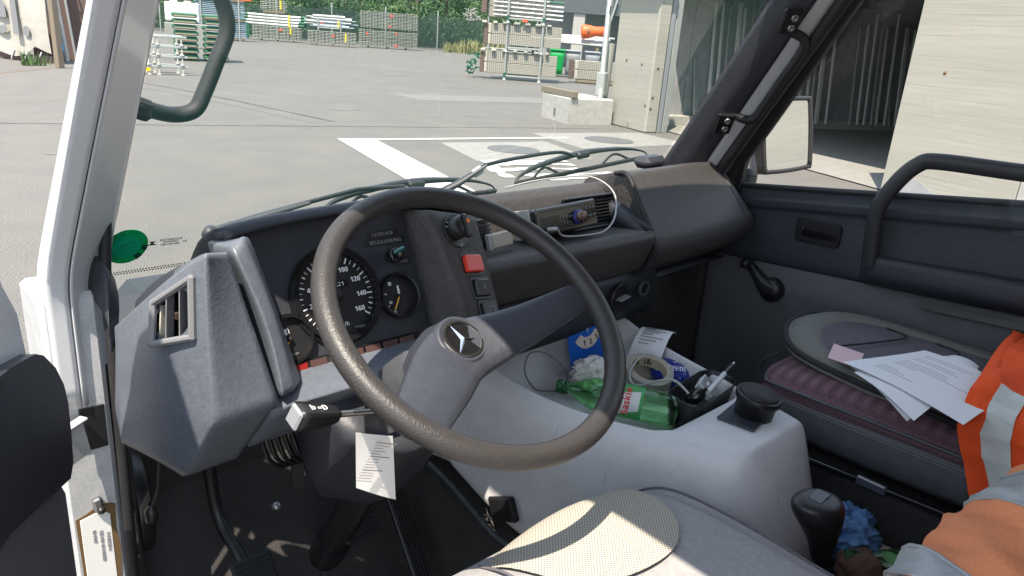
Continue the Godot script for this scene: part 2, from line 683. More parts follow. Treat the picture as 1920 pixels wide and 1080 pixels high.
	mat("patch_asphalt", lin(0.205, 0.195, 0.185), 0.92, {"tex": T.asphalt, "scale": 0.31})
	mat("tyre_mark", lin(0.12, 0.115, 0.11), 0.9)
	mat("iron_and_hole_shade", lin(0.12, 0.12, 0.118), 0.75, {"tex": T.wear, "scale": 3.0})  # manhole iron, also the painted shade in the lifting slot and some tie holes
	mat("planked", lin(0.365, 0.362, 0.330), 0.9, {"tex": T.boards, "bump": T.boards_h, "high": 0.10, "scale": Vector3(0.5, 0.5, 0.5)})
	mat("concrete", lin(0.45, 0.44, 0.40), 0.9, {"tex": T.concrete, "bump": T.fine, "high": 0.2, "scale": 0.8})
	mat("grey_wall", lin(0.36, 0.365, 0.37), 0.9, {"tex": T.concrete, "scale": 0.5})
	mat("galvanised", lin(0.44, 0.46, 0.44), 0.5, {"metal": 0.35, "tex": T.wear, "scale": 2.0})
	mat("dull_zinc", lin(0.32, 0.33, 0.295), 0.65, {"tex": T.wear, "scale": 2.5})
	mat("rib_zinc", lin(0.31, 0.32, 0.285), 0.65, {"tex": T.punched, "scale": 0.62})
	mat("punched_deck", lin(0.36, 0.345, 0.295), 0.75, {"tex": T.punched, "scale": 2.2})
	mat("deck_wood", lin(0.15, 0.10, 0.085), 0.8, {"tex": T.wear, "scale": 3.0})
	mat("timber", lin(0.22, 0.18, 0.13), 0.85, {"tex": T.wear, "scale": Vector3(2, 9, 9)})
	mat("green_steel", lin(0.015, 0.13, 0.06), 0.5, {"tex": T.wear, "scale": 3.0})
	mat("bin_green", lin(0.0, 0.26, 0.05), 0.45)
	mat("bin_grey", lin(0.22, 0.235, 0.25), 0.5)
	mat("white_tube", lin(0.55, 0.57, 0.55), 0.5)
	mat("blue_grey", lin(0.24, 0.31, 0.38), 0.6)
	mat("orange_plastic", lin(0.72, 0.11, 0.02), 0.5)
	mat("yellow_strap", lin(0.70, 0.52, 0.02), 0.6)
	mat("red_mark", lin(0.65, 0.09, 0.05), 0.7)
	mat("dark_steel", lin(0.075, 0.082, 0.09), 0.6)
	mat("vent_grey", lin(0.16, 0.16, 0.165), 0.4)
	mat("net", lin(0.035, 0.055, 0.05, 0.45), 0.9)
	mat("banner", lin(0.46, 0.44, 0.39), 0.75, {"tex": T.dust, "scale": 0.5, "back": Color(0.15, 0.14, 0.12)})
	mat("banner_print", lin(0.17, 0.175, 0.18), 0.75)
	mat("bark", lin(0.09, 0.07, 0.05), 0.9)
	for i in 3:
		var k: Array = [[0.040, 0.085, 0.018], [0.055, 0.105, 0.028], [0.03, 0.062, 0.016]][i]
		mat("leaf%d" % i, lin(k[0], k[1], k[2]), 0.6, {"back": Color(0.12, 0.2, 0.05)})
	mat("dry_grass", lin(0.22, 0.22, 0.10), 0.8, {"back": Color(0.1, 0.1, 0.05)})
	mat("cyan_plastic", lin(0.03, 0.32, 0.6), 0.5)

	# van
	var skin := {"tex": T.wear, "bump": T.leather, "high": 0.035, "scale": 5.0}
	mat("dash", lin(0.122, 0.136, 0.163), 0.42, {"tex": T.wear, "bump": T.wrinkle, "high": 0.028, "scale": 9.0})
	mat("dash_dark", lin(0.034, 0.037, 0.046), 0.5, {"tex": T.wear, "bump": T.leather, "high": 0.04, "scale": 6.0})
	mat("dash_skin", lin(0.058, 0.053, 0.049), 0.6, {"tex": T.wear, "bump": T.wrinkle, "high": 0.11, "scale": 5.0})
	mat("rim_skin", lin(0.040, 0.036, 0.034), 0.44, {"tex": T.wear, "bump": T.wrinkle, "high": 0.045, "scale": 18.0, "world": false})
	mat("hub_plastic", lin(0.044, 0.048, 0.061), 0.5, {"bump": T.leather, "high": 0.03, "scale": 8.0, "tex": T.wear, "world": false})
	mat("column_plastic", lin(0.075, 0.08, 0.09), 0.5, {"tex": T.wear, "scale": 5.0})
	mat("black_plastic", lin(0.014, 0.014, 0.015), 0.4, {"tex": T.wear, "scale": 8.0})
	mat("black_gloss", lin(0.010, 0.010, 0.011), 0.14)
	mat("rubber", lin(0.016, 0.016, 0.017), 0.65, {"tex": T.wear, "scale": 6.0})
	mat("carpet", lin(0.048, 0.045, 0.042), 0.98, {"tex": T.dust, "bump": T.fine, "high": 0.3, "scale": 4.0})
	mat("paint", lin(0.55, 0.56, 0.57), 0.34, {"coat": 0.35})
	mat("paint_jamb", lin(0.55, 0.56, 0.57), 0.35, {"tex": T.dust, "scale": 4.0, "coat": 0.3})
	mat("rust", lin(0.19, 0.11, 0.045), 0.85, {"tex": T.wear, "scale": 14.0})
	mat("console", lin(0.66, 0.655, 0.655), 0.55, {"tex": T.scuff, "bump": T.fine, "high": 0.04, "scale": 2.2})
	mat("door_trim", lin(0.033, 0.038, 0.050), 0.55, {"tex": T.wear, "bump": T.leather, "high": 0.04, "scale": 6.0})
	mat("door_lower", lin(0.118, 0.122, 0.130), 0.8, {"tex": T.scuff, "bump": T.fine, "high": 0.06, "scale": 4.0})
	mat("seat_cloth", lin(0.34, 0.33, 0.33), 0.9, {"tex": T.dust, "bump": T.weave, "high": 0.03, "scale": 14.0, "sheen": 0.3})
	mat("seat_mesh", lin(0.44, 0.415, 0.36), 0.9, {"tex": T.mesh_c, "bump": T.mesh, "high": 0.05, "scale": 22.0})
	mat("vinyl", lin(0.105, 0.108, 0.118), 0.6, {"tex": T.dust, "bump": T.fine, "high": 0.05, "scale": 5.0})
	# plum cloth with woven ribs across the seat
	var pr := Image.create(128, 128, false, Image.FORMAT_RGB8)
	for y in 128:
		for x in 128:
			var k := 0.72 + 0.26 * (0.5 + 0.5 * sin(TAU * y / 32.0)) + 0.06 * sin(TAU * x / 16.0) * sin(TAU * y / 16.0)
			pr.set_pixel(x, y, Color(k, k * 0.93, k * 0.95))
	mat("plum_cloth", lin(0.20, 0.125, 0.145), 0.9, {"tex": ImageTexture.create_from_image(pr), "bump": T.weave, "high": 0.03, "scale": 9.0, "sheen": 0.4})
	mat("cover_olive", lin(0.19, 0.19, 0.165), 0.85, {"tex": T.dust, "bump": T.weave, "high": 0.03, "scale": 14.0})
	mat("cover_grey", lin(0.12, 0.11, 0.125), 0.85, {"tex": T.dust, "bump": T.weave, "high": 0.03, "scale": 14.0})
	mat("vinyl_dark", lin(0.035, 0.037, 0.042), 0.5, {"tex": T.dust, "scale": 5.0})
	mat("binding", lin(0.02, 0.02, 0.02), 0.8)
	mat("glass", lin(0.06, 0.30, 0.22, 0.09), 0.02, {"back": Color(0.0, 0.11, 0.09)})
	mat("side_glass", lin(0.05, 0.09, 0.08, 0.05), 0.02)
	mat("mirror", lin(0.9, 0.9, 0.9), 0.02, {"metal": 1.0})
	mat("chrome", lin(0.75, 0.75, 0.76), 0.12, {"metal": 1.0})
	mat("steel", lin(0.35, 0.35, 0.35), 0.35, {"metal": 0.9})
	mat("print_white", lin(0.72, 0.72, 0.72), 0.6)
	mat("print_grey", lin(0.22, 0.22, 0.23), 0.6)
	mat("print_black", lin(0.02, 0.02, 0.02), 0.7)
	mat("needle", lin(0.75, 0.36, 0.03), 0.5)
	mat("dial", lin(0.009, 0.009, 0.0095), 0.5)
	mat("hazard_red", lin(0.62, 0.045, 0.02), 0.3)
	mat("lamp_red", lin(0.22, 0.012, 0.012), 0.3)
	mat("lamp_strip", lin(0.075, 0.04, 0.035), 0.3)
	mat("orange_dot", lin(0.8, 0.2, 0.03), 0.5)
	mat("teal_gloss", lin(0.02, 0.12, 0.11), 0.15)
	mat("sticker_green", lin(0.0, 0.30, 0.13), 0.5, {"back": Color(0.0, 0.6, 0.32)})
	mat("sticker_light", lin(0.0, 0.55, 0.30), 0.5, {"back": Color(0.0, 0.6, 0.32)})
	mat("sticker_dark", lin(0.0, 0.075, 0.04), 0.5)
	mat("print_green", lin(0.0, 0.11, 0.06), 0.6)
	mat("paper", lin(0.74, 0.74, 0.75), 0.85, {"back": Color(0.25, 0.25, 0.25)})
	mat("tag_paper", lin(0.80, 0.79, 0.76), 0.8)
	mat("tissue", lin(0.72, 0.70, 0.66), 0.95, {"back": Color(0.3, 0.3, 0.3)})
	mat("disc_blue", lin(0.0, 0.09, 0.42), 0.45)
	mat("disc_beige", lin(0.62, 0.52, 0.44), 0.6)
	mat("tape", lin(0.40, 0.38, 0.32), 0.8, {"tex": T.wear, "scale": 14.0})
	mat("tape_core", lin(0.52, 0.45, 0.33), 0.8, {"tex": T.wear, "scale": 14.0})
	mat("foil_blue", lin(0.012, 0.03, 0.22), 0.25)
	mat("cable_white", lin(0.36, 0.36, 0.35), 0.5)
	mat("cable_grey", lin(0.14, 0.14, 0.14), 0.5)
	var pet := mat("pet_green", lin(0.62, 0.97, 0.64, 0.0), 0.04)
	pet.refraction_enabled = true
	pet.refraction_scale = 0.03
	mat("cap_green", lin(0.004, 0.075, 0.02), 0.35)
	mat("label_white", lin(0.58, 0.61, 0.58), 0.5)
	mat("label_green", lin(0.04, 0.28, 0.07), 0.5)
	mat("label_red", lin(0.55, 0.02, 0.02), 0.5)
	mat("vest_orange", lin(0.85, 0.085, 0.008), 0.8, {"bump": T.weave, "high": 0.02, "scale": 20.0, "back": Color(0.25, 0.03, 0.0)})
	mat("jacket_orange", lin(0.72, 0.25, 0.105), 0.85, {"bump": T.weave, "high": 0.004, "scale": 40.0, "tex": T.dust})
	mat("reflective", lin(0.33, 0.35, 0.36), 0.45, {"tex": T.dust, "bump": T.soft, "high": 0.3, "scale": 8.0})
	mat("glove_blue", lin(0.09, 0.20, 0.40), 0.6)
	mat("bread_brown", lin(0.10, 0.055, 0.035), 0.8)
	mat("radio_face", lin(0.018, 0.016, 0.014), 0.12, {"coat": 0.6})
	mat("knob_copper", lin(0.12, 0.08, 0.06), 0.3, {"metal": 0.6})
	mat("blue_ring", lin(0.02, 0.02, 0.16), 0.3)
	mat("cream", lin(0.42, 0.39, 0.32), 0.6)

# ---------------------------------------------------------------- the yard's own axes: a away along the hall front, b into the hall
func yard(a: float, b: float, y := 0.0) -> Vector3:
	return Vector3(10.9, y, -3.95) + Vector3(0.324, 0, -0.946) * a + Vector3(0.946, 0, 0.324) * b
const YAW := 0.33      # turns a box's x axis onto the yard's b axis (negated below)

func ybox(a: float, b: float, y: float, sa: float, sb: float, sy: float, bev := 0.0) -> SurfaceTool:
	return box(yard(a, b, y), Vector3(sb, sy, sa), bev, -YAW)

func strip(pts: Array, w: float, y: float, jit := 0.0, sd := 1) -> SurfaceTool:
	var s := ns(false)
	rng.seed = sd
	var L := []
	var R := []
	for i in pts.size():
		var d: Vector3 = (pts[mini(i + 1, pts.size() - 1)] - pts[maxi(i - 1, 0)])
		var n := d.normalized().cross(Vector3.UP)
		var j := rng.randf_range(-jit, jit)
		var ww := w * (1.0 + (rng.randf_range(-0.5, 0.5) if jit > 0 else 0.0))
		L.append(Vector3(pts[i].x, y, pts[i].z) + n * (ww / 2 + j))
		R.append(Vector3(pts[i].x, y, pts[i].z) - n * (ww / 2 - j))
	for i in pts.size() - 1: quad(s, L[i], L[i + 1], R[i + 1], R[i])
	return s

func between(a: Vector3, b: Vector3, n: int) -> Array:
	var out := []
	for i in n + 1: out.append(a.lerp(b, float(i) / n))
	return out

func flat(pts: Array, y: float) -> SurfaceTool:
	var s := ns(false)
	var poly := PackedVector2Array()
	for p in pts: poly.append(Vector2(p[0], p[1]))
	var ix := Geometry2D.triangulate_polygon(poly)
	for i in range(0, ix.size(), 3):
		var a := poly[ix[i]]; var b := poly[ix[i + 1]]; var c := poly[ix[i + 2]]
		if (b - a).cross(c - a) > 0:
			var q := b; b = c; c = q
		tri(s, Vector3(a.x, y, a.y), Vector3(b.x, y, b.y), Vector3(c.x, y, c.y))
	return s

func ground():
	struct("ground", flat([[-250, -260], [300, -260], [300, 200], [-250, 200]], 0.0), M.asphalt)
	# joints between the slabs and the tar that fills them
	var tar := ns(false)
	for l in [[Vector3(-6, 0, -15.3), Vector3(3.73, 0, -12.5), 30], [Vector3(3.73, 0, -12.5), Vector3(12.2, 0, -10.35), 34]]:
		tar.append_from(strip(between(l[0], l[1], l[2]), 0.035, 0.004, 0.03, 5).commit(), 0, Transform3D())
	struct("slab_joint", tar, M.bitumen)
	struct("slab_joint", strip(between(Vector3(-2, 0, -14.0), Vector3(5.3, 0, -23.6), 24), 0.05, 0.004, 0.02, 8), M.rust)
	struct("slab_joint", strip(between(Vector3(5.5, 0, -34), Vector3(24, 0, -22), 50), 0.03, 0.004, 0.05, 9), M.tyre_mark)
	struct("tyre_mark", strip(spline([Vector3(5.2, 0, -21.5), Vector3(6.38, 0, -18.6), Vector3(7.16, 0, -12.3)], 14), 0.07, 0.004, 0.01, 3), M.bitumen)
	struct("tyre_mark", strip(spline([Vector3(5.0, 0, -20.4), Vector3(6.06, 0, -17.2), Vector3(6.70, 0, -12.2)], 14), 0.06, 0.004, 0.01, 4), M.tyre_mark)
	# cracks, oil spots and repaired patches
	for q in [[Vector3(9.0, 0, -15.5), Vector3(17.0, 0, -14.0), 45], [Vector3(12.0, 0, -30.0), Vector3(20.0, 0, -33.0), 47]]:
		var cp := between(q[0], q[1], 26)
		rng.seed = q[2]
		var drift := Vector3.ZERO
		for i in cp.size():
			drift += Vector3(rng.randf_range(-0.07, 0.07), 0, rng.randf_range(-0.07, 0.07))
			cp[i] += drift
		struct("asphalt_crack", strip(cp, 0.012, 0.004, 0.004, q[2]), M.tyre_mark)
	for q in [[2.2, -10.2, 0.10], [8.4, -14.0, 0.25], [12.2, -18.5, 0.3], [5.0, -15.2, 0.14], [16.5, -24.0, 0.5], [10.6, -12.6, 0.12]]:
		var poly := []
		rng.seed = int(q[0] * 100)
		for i in 14:
			var r: float = q[2] * rng.randf_range(0.6, 1.15)
			poly.append([q[0] + cos(TAU * i / 14) * r * 1.4, q[1] + sin(TAU * i / 14) * r])
		struct("oil_spot", flat(poly, 0.004), M.oil)
	struct("asphalt_patch", flat([[11.8, -17.2], [16.4, -16.1], [16.0, -14.6], [11.5, -15.6]], 0.004), M.patch_asphalt)
	# paving slabs round the manholes, paint on top of them
	struct("manhole_surround", flat([[7.55, -9.62], [9.55, -9.2], [8.95, -7.55], [6.98, -8.05]], 0.004), M.pad)
	struct("manhole_surround", flat([[10.1, -10.12], [12.72, -9.6], [12.4, -8.1], [9.6, -8.35]], 0.004), M.pad)
	for c in [[11.02, -8.98, 0.46], [8.29, -8.68, 0.42]]:
		var st := ns(false)
		lathe(st, [Vector2(c[2], 0.0), Vector2(c[2], 0.012), Vector2(c[2] - 0.04, 0.012), Vector2(0, 0.012)], 40, Transform3D(Basis(), Vector3(c[0], 0.0, c[1])), false)
		struct("manhole_cover", st, M.iron_and_hole_shade)
	struct("road_marking", flat([[6.12, -10.42], [6.70, -10.26], [4.93, -4.2], [4.38, -4.35]], 0.008), M.road_paint)
	struct("road_marking", flat([[6.70, -10.26], [10.4, -9.52], [10.36, -9.38], [6.66, -10.10]], 0.008), M.road_paint)
	# strokes of worn painted lettering
	for q in [[[7.15, 0, -8.0], [7.7, 0, -7.75], [8.35, 0, -7.6]], [[7.0, 0, -7.72], [7.5, 0, -7.62], [8.2, 0, -7.3]], [[6.72, 0, -7.35], [7.3, 0, -7.28], [8.0, 0, -7.0]], [[6.85, 0, -6.95], [7.3, 0, -6.8], [8.25, 0, -6.6]], [[6.95, 0, -6.6], [7.5, 0, -6.55], [8.1, 0, -6.25]]]:
		struct("road_marking", strip(spline([V3(q[0]), V3(q[1]), V3(q[2])], 6), 0.15, 0.008, 0.015, 20), M.road_paint)
	struct("road_marking", strip(spline([Vector3(6.55, 0, -6.9), Vector3(6.75, 0, -7.4), Vector3(7.15, 0, -8.0)], 5), 0.16, 0.0085, 0.01, 21), M.road_paint)
	# hill of trees behind the fence
	var s := ns()
	for i in 24:
		for j in 4:
			var p := func(a: int, b: int) -> Vector3:
				var x := -30.0 + a * 6.0
				return Vector3(x, [-0.2, 2.2, 9.0, 20.0][b] + 0.6 * sin(a * 2.1 + b), -90.0 + x * 0.62 - b * 9.0 + 1.5 * sin(a * 1.3 + b * 2.0))
			if j < 3: quad(s, p.call(i, j), p.call(i + 1, j), p.call(i + 1, j + 1), p.call(i, j + 1))
	struct("hillside", s, M.leaf2)

# ---------------------------------------------------------------- the yard
func along(p: Vector3, q: Vector3) -> Transform3D:   # x from p to q, y up, at p
	return frame(p, q - p, Vector3.UP)

func decks(o: Node3D, f: Transform3D, x0: float, x1: float, y0: float, y1: float, n: int, depth: float, m: Material, z := 0.0):
	rng.seed = int(x0 * 31 + y0 * 77 + n)
	var h := (y1 - y0) / n
	for i in n:
		var st := ns(false)
		var j := rng.randf_range(-0.02, 0.02)
		var c := f * Vector3((x0 + x1) / 2 + j, y0 + h * (i + 0.5), z - depth / 2 + rng.randf_range(-0.015, 0.015))
		bx(st, Transform3D(f.basis, c), Vector3(x1 - x0, h * 0.5, depth), 0.012)
		for k in 2:     # end hooks
			var e := f * Vector3((x1 + 0.02 if k else x0 - 0.02) + j, y0 + h * (i + 0.42), z - 0.06)
			bx(st, Transform3D(f.basis, e), Vector3(0.07, h * 0.62, 0.08), 0.01)
		part("deck", st, m, o)

func marks(o: Node3D, f: Transform3D, list: Array):
	for k in list:     # [x, y, w, h, material]
		part("label" if k[4] == "red_mark" else "strap", boxf(Transform3D(f.basis, f * Vector3(k[0], k[1], 0.012)), Vector3(k[2], k[3], 0.02), 0.002), M[k[4]], o)

func bearers(o: Node3D, f: Transform3D, x0: float, x1: float, y: float, depth: float):
	for t in [0.15, 0.5, 0.85]:
		part("bearer", boxf(Transform3D(f.basis, f * Vector3(lerpf(x0, x1, t), y, -depth / 2)), Vector3(0.1, 0.09, depth * 0.98), 0.008), M.timber, o)

func yard_things():
	var f := along(Vector3(31.6, 0, -50.4), Vector3(35.6, 0, -48.7))
	var o := thing("deck_stack", "two-tier stack of grey scaffold decks, widest stack by the fence", "scaffold decks", Vector3(31.6, 0, -50.4), "stacked scaffold decks by the fence")
	bearers(o, f, 0.1, 4.2, 0.05, 0.9)
	decks(o, f, 0.0, 0.92, 0.1, 1.32, 10, 0.9, M.rib_zinc)
	decks(o, f, 1.0, 4.3, 0.1, 1.25, 12, 0.9, M.rib_zinc)
	bearers(o, f, 0.1, 4.3, 1.36, 0.9)
	decks(o, f, 0.1, 4.3, 1.41, 2.6, 12, 0.9, M.rib_zinc)
	marks(o, f, [[0.5, 1.0, 0.16, 0.14, "red_mark"], [2.7, 1.1, 0.18, 0.1, "red_mark"], [2.7, 0.25, 0.25, 0.12, "red_mark"], [2.3, 2.35, 0.25, 0.12, "red_mark"], [2.2, 1.6, 0.18, 0.12, "red_mark"]])
	f = along(Vector3(27.2, 0, -50.1), Vector3(29.9, 0, -48.3))
	o = thing("deck_stack", "low stack of grey scaffold decks under a frame of loose tubes", "scaffold decks", Vector3(27.2, 0, -50.1), "stacked scaffold decks by the fence")
	bearers(o, f, 0, 3.2, 0.05, 0.9)
	decks(o, f, 0.0, 3.25, 0.1, 1.0, 9, 0.9, M.rib_zinc)
	marks(o, f, [[1.7, 0.7, 0.16, 0.14, "red_mark"], [2.55, 0.62, 0.09, 0.6, "yellow_strap"]])
	o = thing("tube_rack", "steel frame holding loose pale tubes on top of the low deck stack", "tube rack", Vector3(28.0, 1.02, -49.5))
	for x in [0.65, 2.2]:
		for z in [-0.1, -0.75]:
			part("post", pipe([f * Vector3(x, 1.01, z), f * Vector3(x, 1.95, z)], 0.035, 6), M.galvanised, o)
	for y in [1.2, 1.9]:
		part("rail", pipe([f * Vector3(0.6, y, -0.1), f * Vector3(2.25, y, -0.1)], 0.03, 6), M.galvanised, o)
	for i in 9:
		rng.seed = 40 + i
		var x0 := rng.randf_range(-0.4, 0.5)
		var yy := 1.3 + 0.075 * i
		part("tube", pipe([f * Vector3(x0, yy, -0.18 - 0.06 * (i % 4)), f * Vector3(x0 + rng.randf_range(2.1, 3.1), yy, -0.16 - 0.06 * (i % 4))], 0.035, 7), M.white_tube if i % 3 else M.blue_grey, o)
	part("rail", pipe([f * Vector3(0.3, 1.98, -0.1), f * Vector3(2.5, 2.0, -0.1)], 0.07, 7), M.white_tube, o)
	marks(o, f, [[2.05, 1.5, 0.09, 0.5, "yellow_strap"], [0.9, 1.55, 0.25, 0.08, "red_mark"]])
	f = along(Vector3(25.0, 0, -54.1), Vector3(27.8, 0, -52.3))
	o = thing("deck_stack", "stack of grey scaffold decks under white tubes with green ends", "scaffold decks", Vector3(25.0, 0, -54.1), "stacked scaffold decks by the fence")
	bearers(o, f, 0, 3.2, 0.05, 0.9)
	decks(o, f, 0.0, 3.3, 0.1, 1.05, 9, 0.9, M.rib_zinc)
	marks(o, f, [[2.6, 0.8, 0.1, 0.5, "yellow_strap"], [1.9, 0.8, 0.25, 0.12, "red_mark"]])
	o = thing("tube_bundle", "bundle of white scaffold tubes with green ends on the deck stack", "tubes", Vector3(26, 1.06, -53))
	for r in 4:
		for c in 5:
			rng.seed = r * 7 + c
			var y := 1.16 + r * 0.2
			var x0 := -0.8 + rng.randf_range(-0.12, 0.12)
			var z := -0.1 - c * 0.17
			var t := part("tube", pipe([f * Vector3(x0 + 0.35, y, z), f * Vector3(x0 + 4.0, y - 0.02, z)], 0.078, 8), M.white_tube, o)
			part("end_sleeve", pipe([f * Vector3(x0 - 0.1, y, z), f * Vector3(x0 + 0.36, y, z)], 0.085, 8), M.green_steel, t)
			part("end_sleeve", pipe([f * Vector3(x0 + 3.99, y, z), f * Vector3(x0 + 4.4, y, z)], 0.085, 8), M.green_steel, t)
	marks(o, f, [[2.5, 1.45, 0.1, 0.8, "yellow_strap"]])
	o = thing("plank_bundle", "short bundle of grey planks strapped on a timber pallet above white tubes", "planks", f * Vector3(1.0, 1.9, 0))
	part("pallet", boxf(Transform3D(f.basis, f * Vector3(1.5, 2.0, -0.4)), Vector3(1.5, 0.14, 0.8), 0.01), M.timber, o)
	decks(o, f, 0.6, 2.3, 2.08, 2.8, 6, 0.8, M.rib_zinc)
	marks(o, f, [[1.95, 2.5, 0.1, 0.6, "yellow_strap"]])

	# rack with blue-grey planks and an orange net, further left
	f = along(Vector3(19.6, 0, -50.5), Vector3(22.6, 0, -49.6))
	o = thing("plank_rack", "steel rack of blue grey planks with orange boards on top", "plank rack", Vector3(19.6, 0, -50.5))
	for x in [0.3, 2.6]:
		for z in [-0.05, -0.95]:
			part("post", pipe([f * Vector3(x, 0, z), f * Vector3(x, 4.0, z)], 0.05, 6), M.galvanised, o)
	for y in [0.1, 1.25, 2.45]:
		part("shelf", boxf(Transform3D(f.basis, f * Vector3(1.45, y, -0.5)), Vector3(3.0, 0.1, 0.95), 0.01), M.timber, o)
	decks(o, f, 0.0, 3.1, 0.17, 1.15, 8, 0.85, M.blue_grey, -0.08)
	decks(o, f, 0.0, 2.9, 1.35, 2.35, 9, 0.85, M.blue_grey, -0.08)
	for i in 3: part("orange_board", boxf(Transform3D(f.basis, f * Vector3(1.6, 2.58 + i * 0.17, -0.5)), Vector3(3.6, 0.13, 0.9), 0.01), M.orange_plastic, o)
	for i in 2: part("green_corner", boxf(Transform3D(f.basis, f * Vector3(3.12 if i else -0.1, 0.75 + 1.0 * (1 - i), -0.3)), Vector3(0.2, 0.95, 0.5), 0.02), M.green_steel, o)
	f = along(Vector3(13.2, 0, -38.0), Vector3(15.2, 0, -37.2))
	o = thing("pale_crate", "pale plastic crate standing on a wider grey crate", "crate", Vector3(13.2, 0, -38))
	part("base_crate", boxf(Transform3D(f.basis, f * Vector3(1.0, 0.55, -0.5)), Vector3(1.9, 1.1, 1.0), 0.03), M.dull_zinc, o)
	part("crate", boxf(Transform3D(f.basis, f * Vector3(0.85, 1.6, -0.5)), Vector3(1.5, 0.85, 0.9), 0.05), M.white_tube, o)
	for x in [0.5, 1.1]: part("lid_knob", boxf(Transform3D(f.basis, f * Vector3(x, 2.06, -0.4)), Vector3(0.35, 0.1, 0.4), 0.04), M.cream, o)
	# green and beige bundles, two columns
	for c in 2:
		f = along(Vector3(10.15 + c * 0.95, 0, -28.3 + c * 0.35), Vector3(11.0 + c * 0.95, 0, -28.0 + c * 0.35))
		o = thing("beam_bundle", "column of green scaffold beams with pale ends", "beam bundle", f.origin, "green beam bundles")
		for i in 8:
			rng.seed = 90 + i + c * 20
			var j := rng.randf_range(-0.03, 0.03)
			part("beam", boxf(Transform3D(f.basis, f * Vector3(0.4 + j, 0.14 + i * 0.2, -0.7)), Vector3(0.82, 0.13, 1.4), 0.03), M.green_steel, o)
			part("beam_end", boxf(Transform3D(f.basis, f * Vector3(0.4 + j, 0.10 + i * 0.2, 0.02)), Vector3(0.74, 0.07, 0.06), 0.03), M.timber, o)
	# trestles with yellow plates
	f = along(Vector3(6.6, 0, -22.1), Vector3(8.15, 0, -21.8))
	o = thing("trestle_stack", "four stacked galvanised trestles with yellow plates", "trestles", Vector3(6.6, 0, -22.1))
	for i in 4:
		var y := 0.16 + i * 0.26
		part("rail", boxf(Transform3D(f.basis, f * Vector3(0.72, y + 0.06, 0)), Vector3(1.75, 0.06, 0.06), 0.01), M.galvanised, o)
		part("rail", boxf(Transform3D(f.basis, f * Vector3(0.72, y + 0.06, -0.75)), Vector3(1.75, 0.06, 0.06), 0.01), M.galvanised, o)
		if i != 1: part("yellow_plate", boxf(Transform3D(f.basis, f * Vector3(0.35 + 0.1 * (i % 2), y - 0.02, 0.035)), Vector3(0.55, 0.1, 0.01), 0.002), M.yellow_strap, o)
		for x in [0.6, 0.85, 1.45]:
			for z in [0.0, -0.75]:
				var st := ns(false)
				lathe(st, [Vector2(0.065, y - 0.16), Vector2(0.05, y - 0.12), Vector2(0.022, y - 0.09), Vector2(0.022, y + 0.08), Vector2(0.0, y + 0.08)], 10, f * Transform3D(Basis(), Vector3(x, 0, z)))
				part("foot", st, M.dull_zinc, o)

	# the tall rack of decks on edge, in front of the hall
	var g := frame(Vector3(20.74, 0, -22.55), Vector3(0.71, 0, 0.70), Vector3.UP)
	o = thing("deck_rack", "tall steel rack with punched decks on edge in three tiers", "scaffold rack", Vector3(20.74, 0, -22.55))
	for x in [0.0, 1.38]:
		for z in [0.0, -1.1]:
			for k in 3:
				var y := 0.05 + k * 1.07
				var st := ns()
				tube(st, [g * Vector3(x, y, z), g * Vector3(x, y + 1.07, z)], 0.045, 8)
				lathe(st, [Vector2(0.085, y - 0.05), Vector2(0.085, y - 0.03), Vector2(0.05, y), Vector2(0.05, y + 0.05)], 10, g * Transform3D(Basis(), Vector3(x, 0, z)))
				var p := part("post", st, M.galvanised, o)
				if z == 0.0: part("post_sleeve", pipe([g * Vector3(x, y + 0.06, z), g * Vector3(x, y + 0.24, z)], 0.052, 8), M.green_steel if (k != 1 and x == 0.0) or (k == 2) else M.galvanised, p)
	for k in 3:
		part("cross_bar", boxf(Transform3D(g.basis, g * Vector3(0.69, 0.17 + k * 1.07, 0)), Vector3(1.4, 0.06, 0.05), 0.005), M.galvanised, o)
		part("cross_bar", boxf(Transform3D(g.basis, g * Vector3(0.69, 0.17 + k * 1.07, -1.1)), Vector3(1.4, 0.06, 0.05), 0.005), M.galvanised, o)
	for k in 2:
		for h in 2:
			for d in 5:
				var y := 0.24 + k * 1.07 + h * 0.4
				var st := ns(false)
				bx(st, Transform3D(g.basis, g * Vector3(0.66 + 0.09 * k, y + 0.2, -0.12 - d * 0.17)), Vector3(2.75, 0.385, 0.06), 0.012)
				var dk := part("deck", st, M.punched_deck, o)
				part("end_plate", boxf(Transform3D(g.basis, g * Vector3(-0.78 + 0.09 * k, y + 0.2, -0.12 - d * 0.17)), Vector3(0.12, 0.37, 0.09), 0.02), M.cream, dk)
		part("wood_end", boxf(Transform3D(g.basis, g * Vector3(-0.92 + 0.09 * k, 0.62 + k * 1.07, -0.3)), Vector3(0.16, 0.75, 0.5), 0.015), M.deck_wood, o)
		for i in 7:
			rng.seed = 300 + i + k * 11
			part("spacer", boxf(Transform3D(g.basis, g * Vector3(-0.9 + i * 0.42, 1.1 + k * 1.03, -0.1)), Vector3(rng.randf_range(0.12, 0.26), 0.10, 0.3), 0.03), M.dull_zinc if i > 1 else M.cream, o)
	for h in 3:
		for dd in 5:
			part("deck", boxf(Transform3D(g.basis, g * Vector3(0.45, 2.52 + h * 0.4, -0.3 - dd * 0.17)), Vector3(2.5, 0.385, 0.06), 0.012), M.punched_deck, o)
	for i in 8:
		var tb := part("tube", pipe([g * Vector3(-0.6, 2.42 + i * 0.155, -0.12), g * Vector3(2.1, 2.38 + i * 0.155, -0.12)], 0.032, 7), M.white_tube if i < 5 else M.dull_zinc, o)
		part("tube_end", pipe([g * Vector3(1.55, 2.385 + i * 0.155, -0.12), g * Vector3(2.12, 2.378 + i * 0.155, -0.12)], 0.036, 7), M.green_steel if i > 3 else M.white_tube, tb)
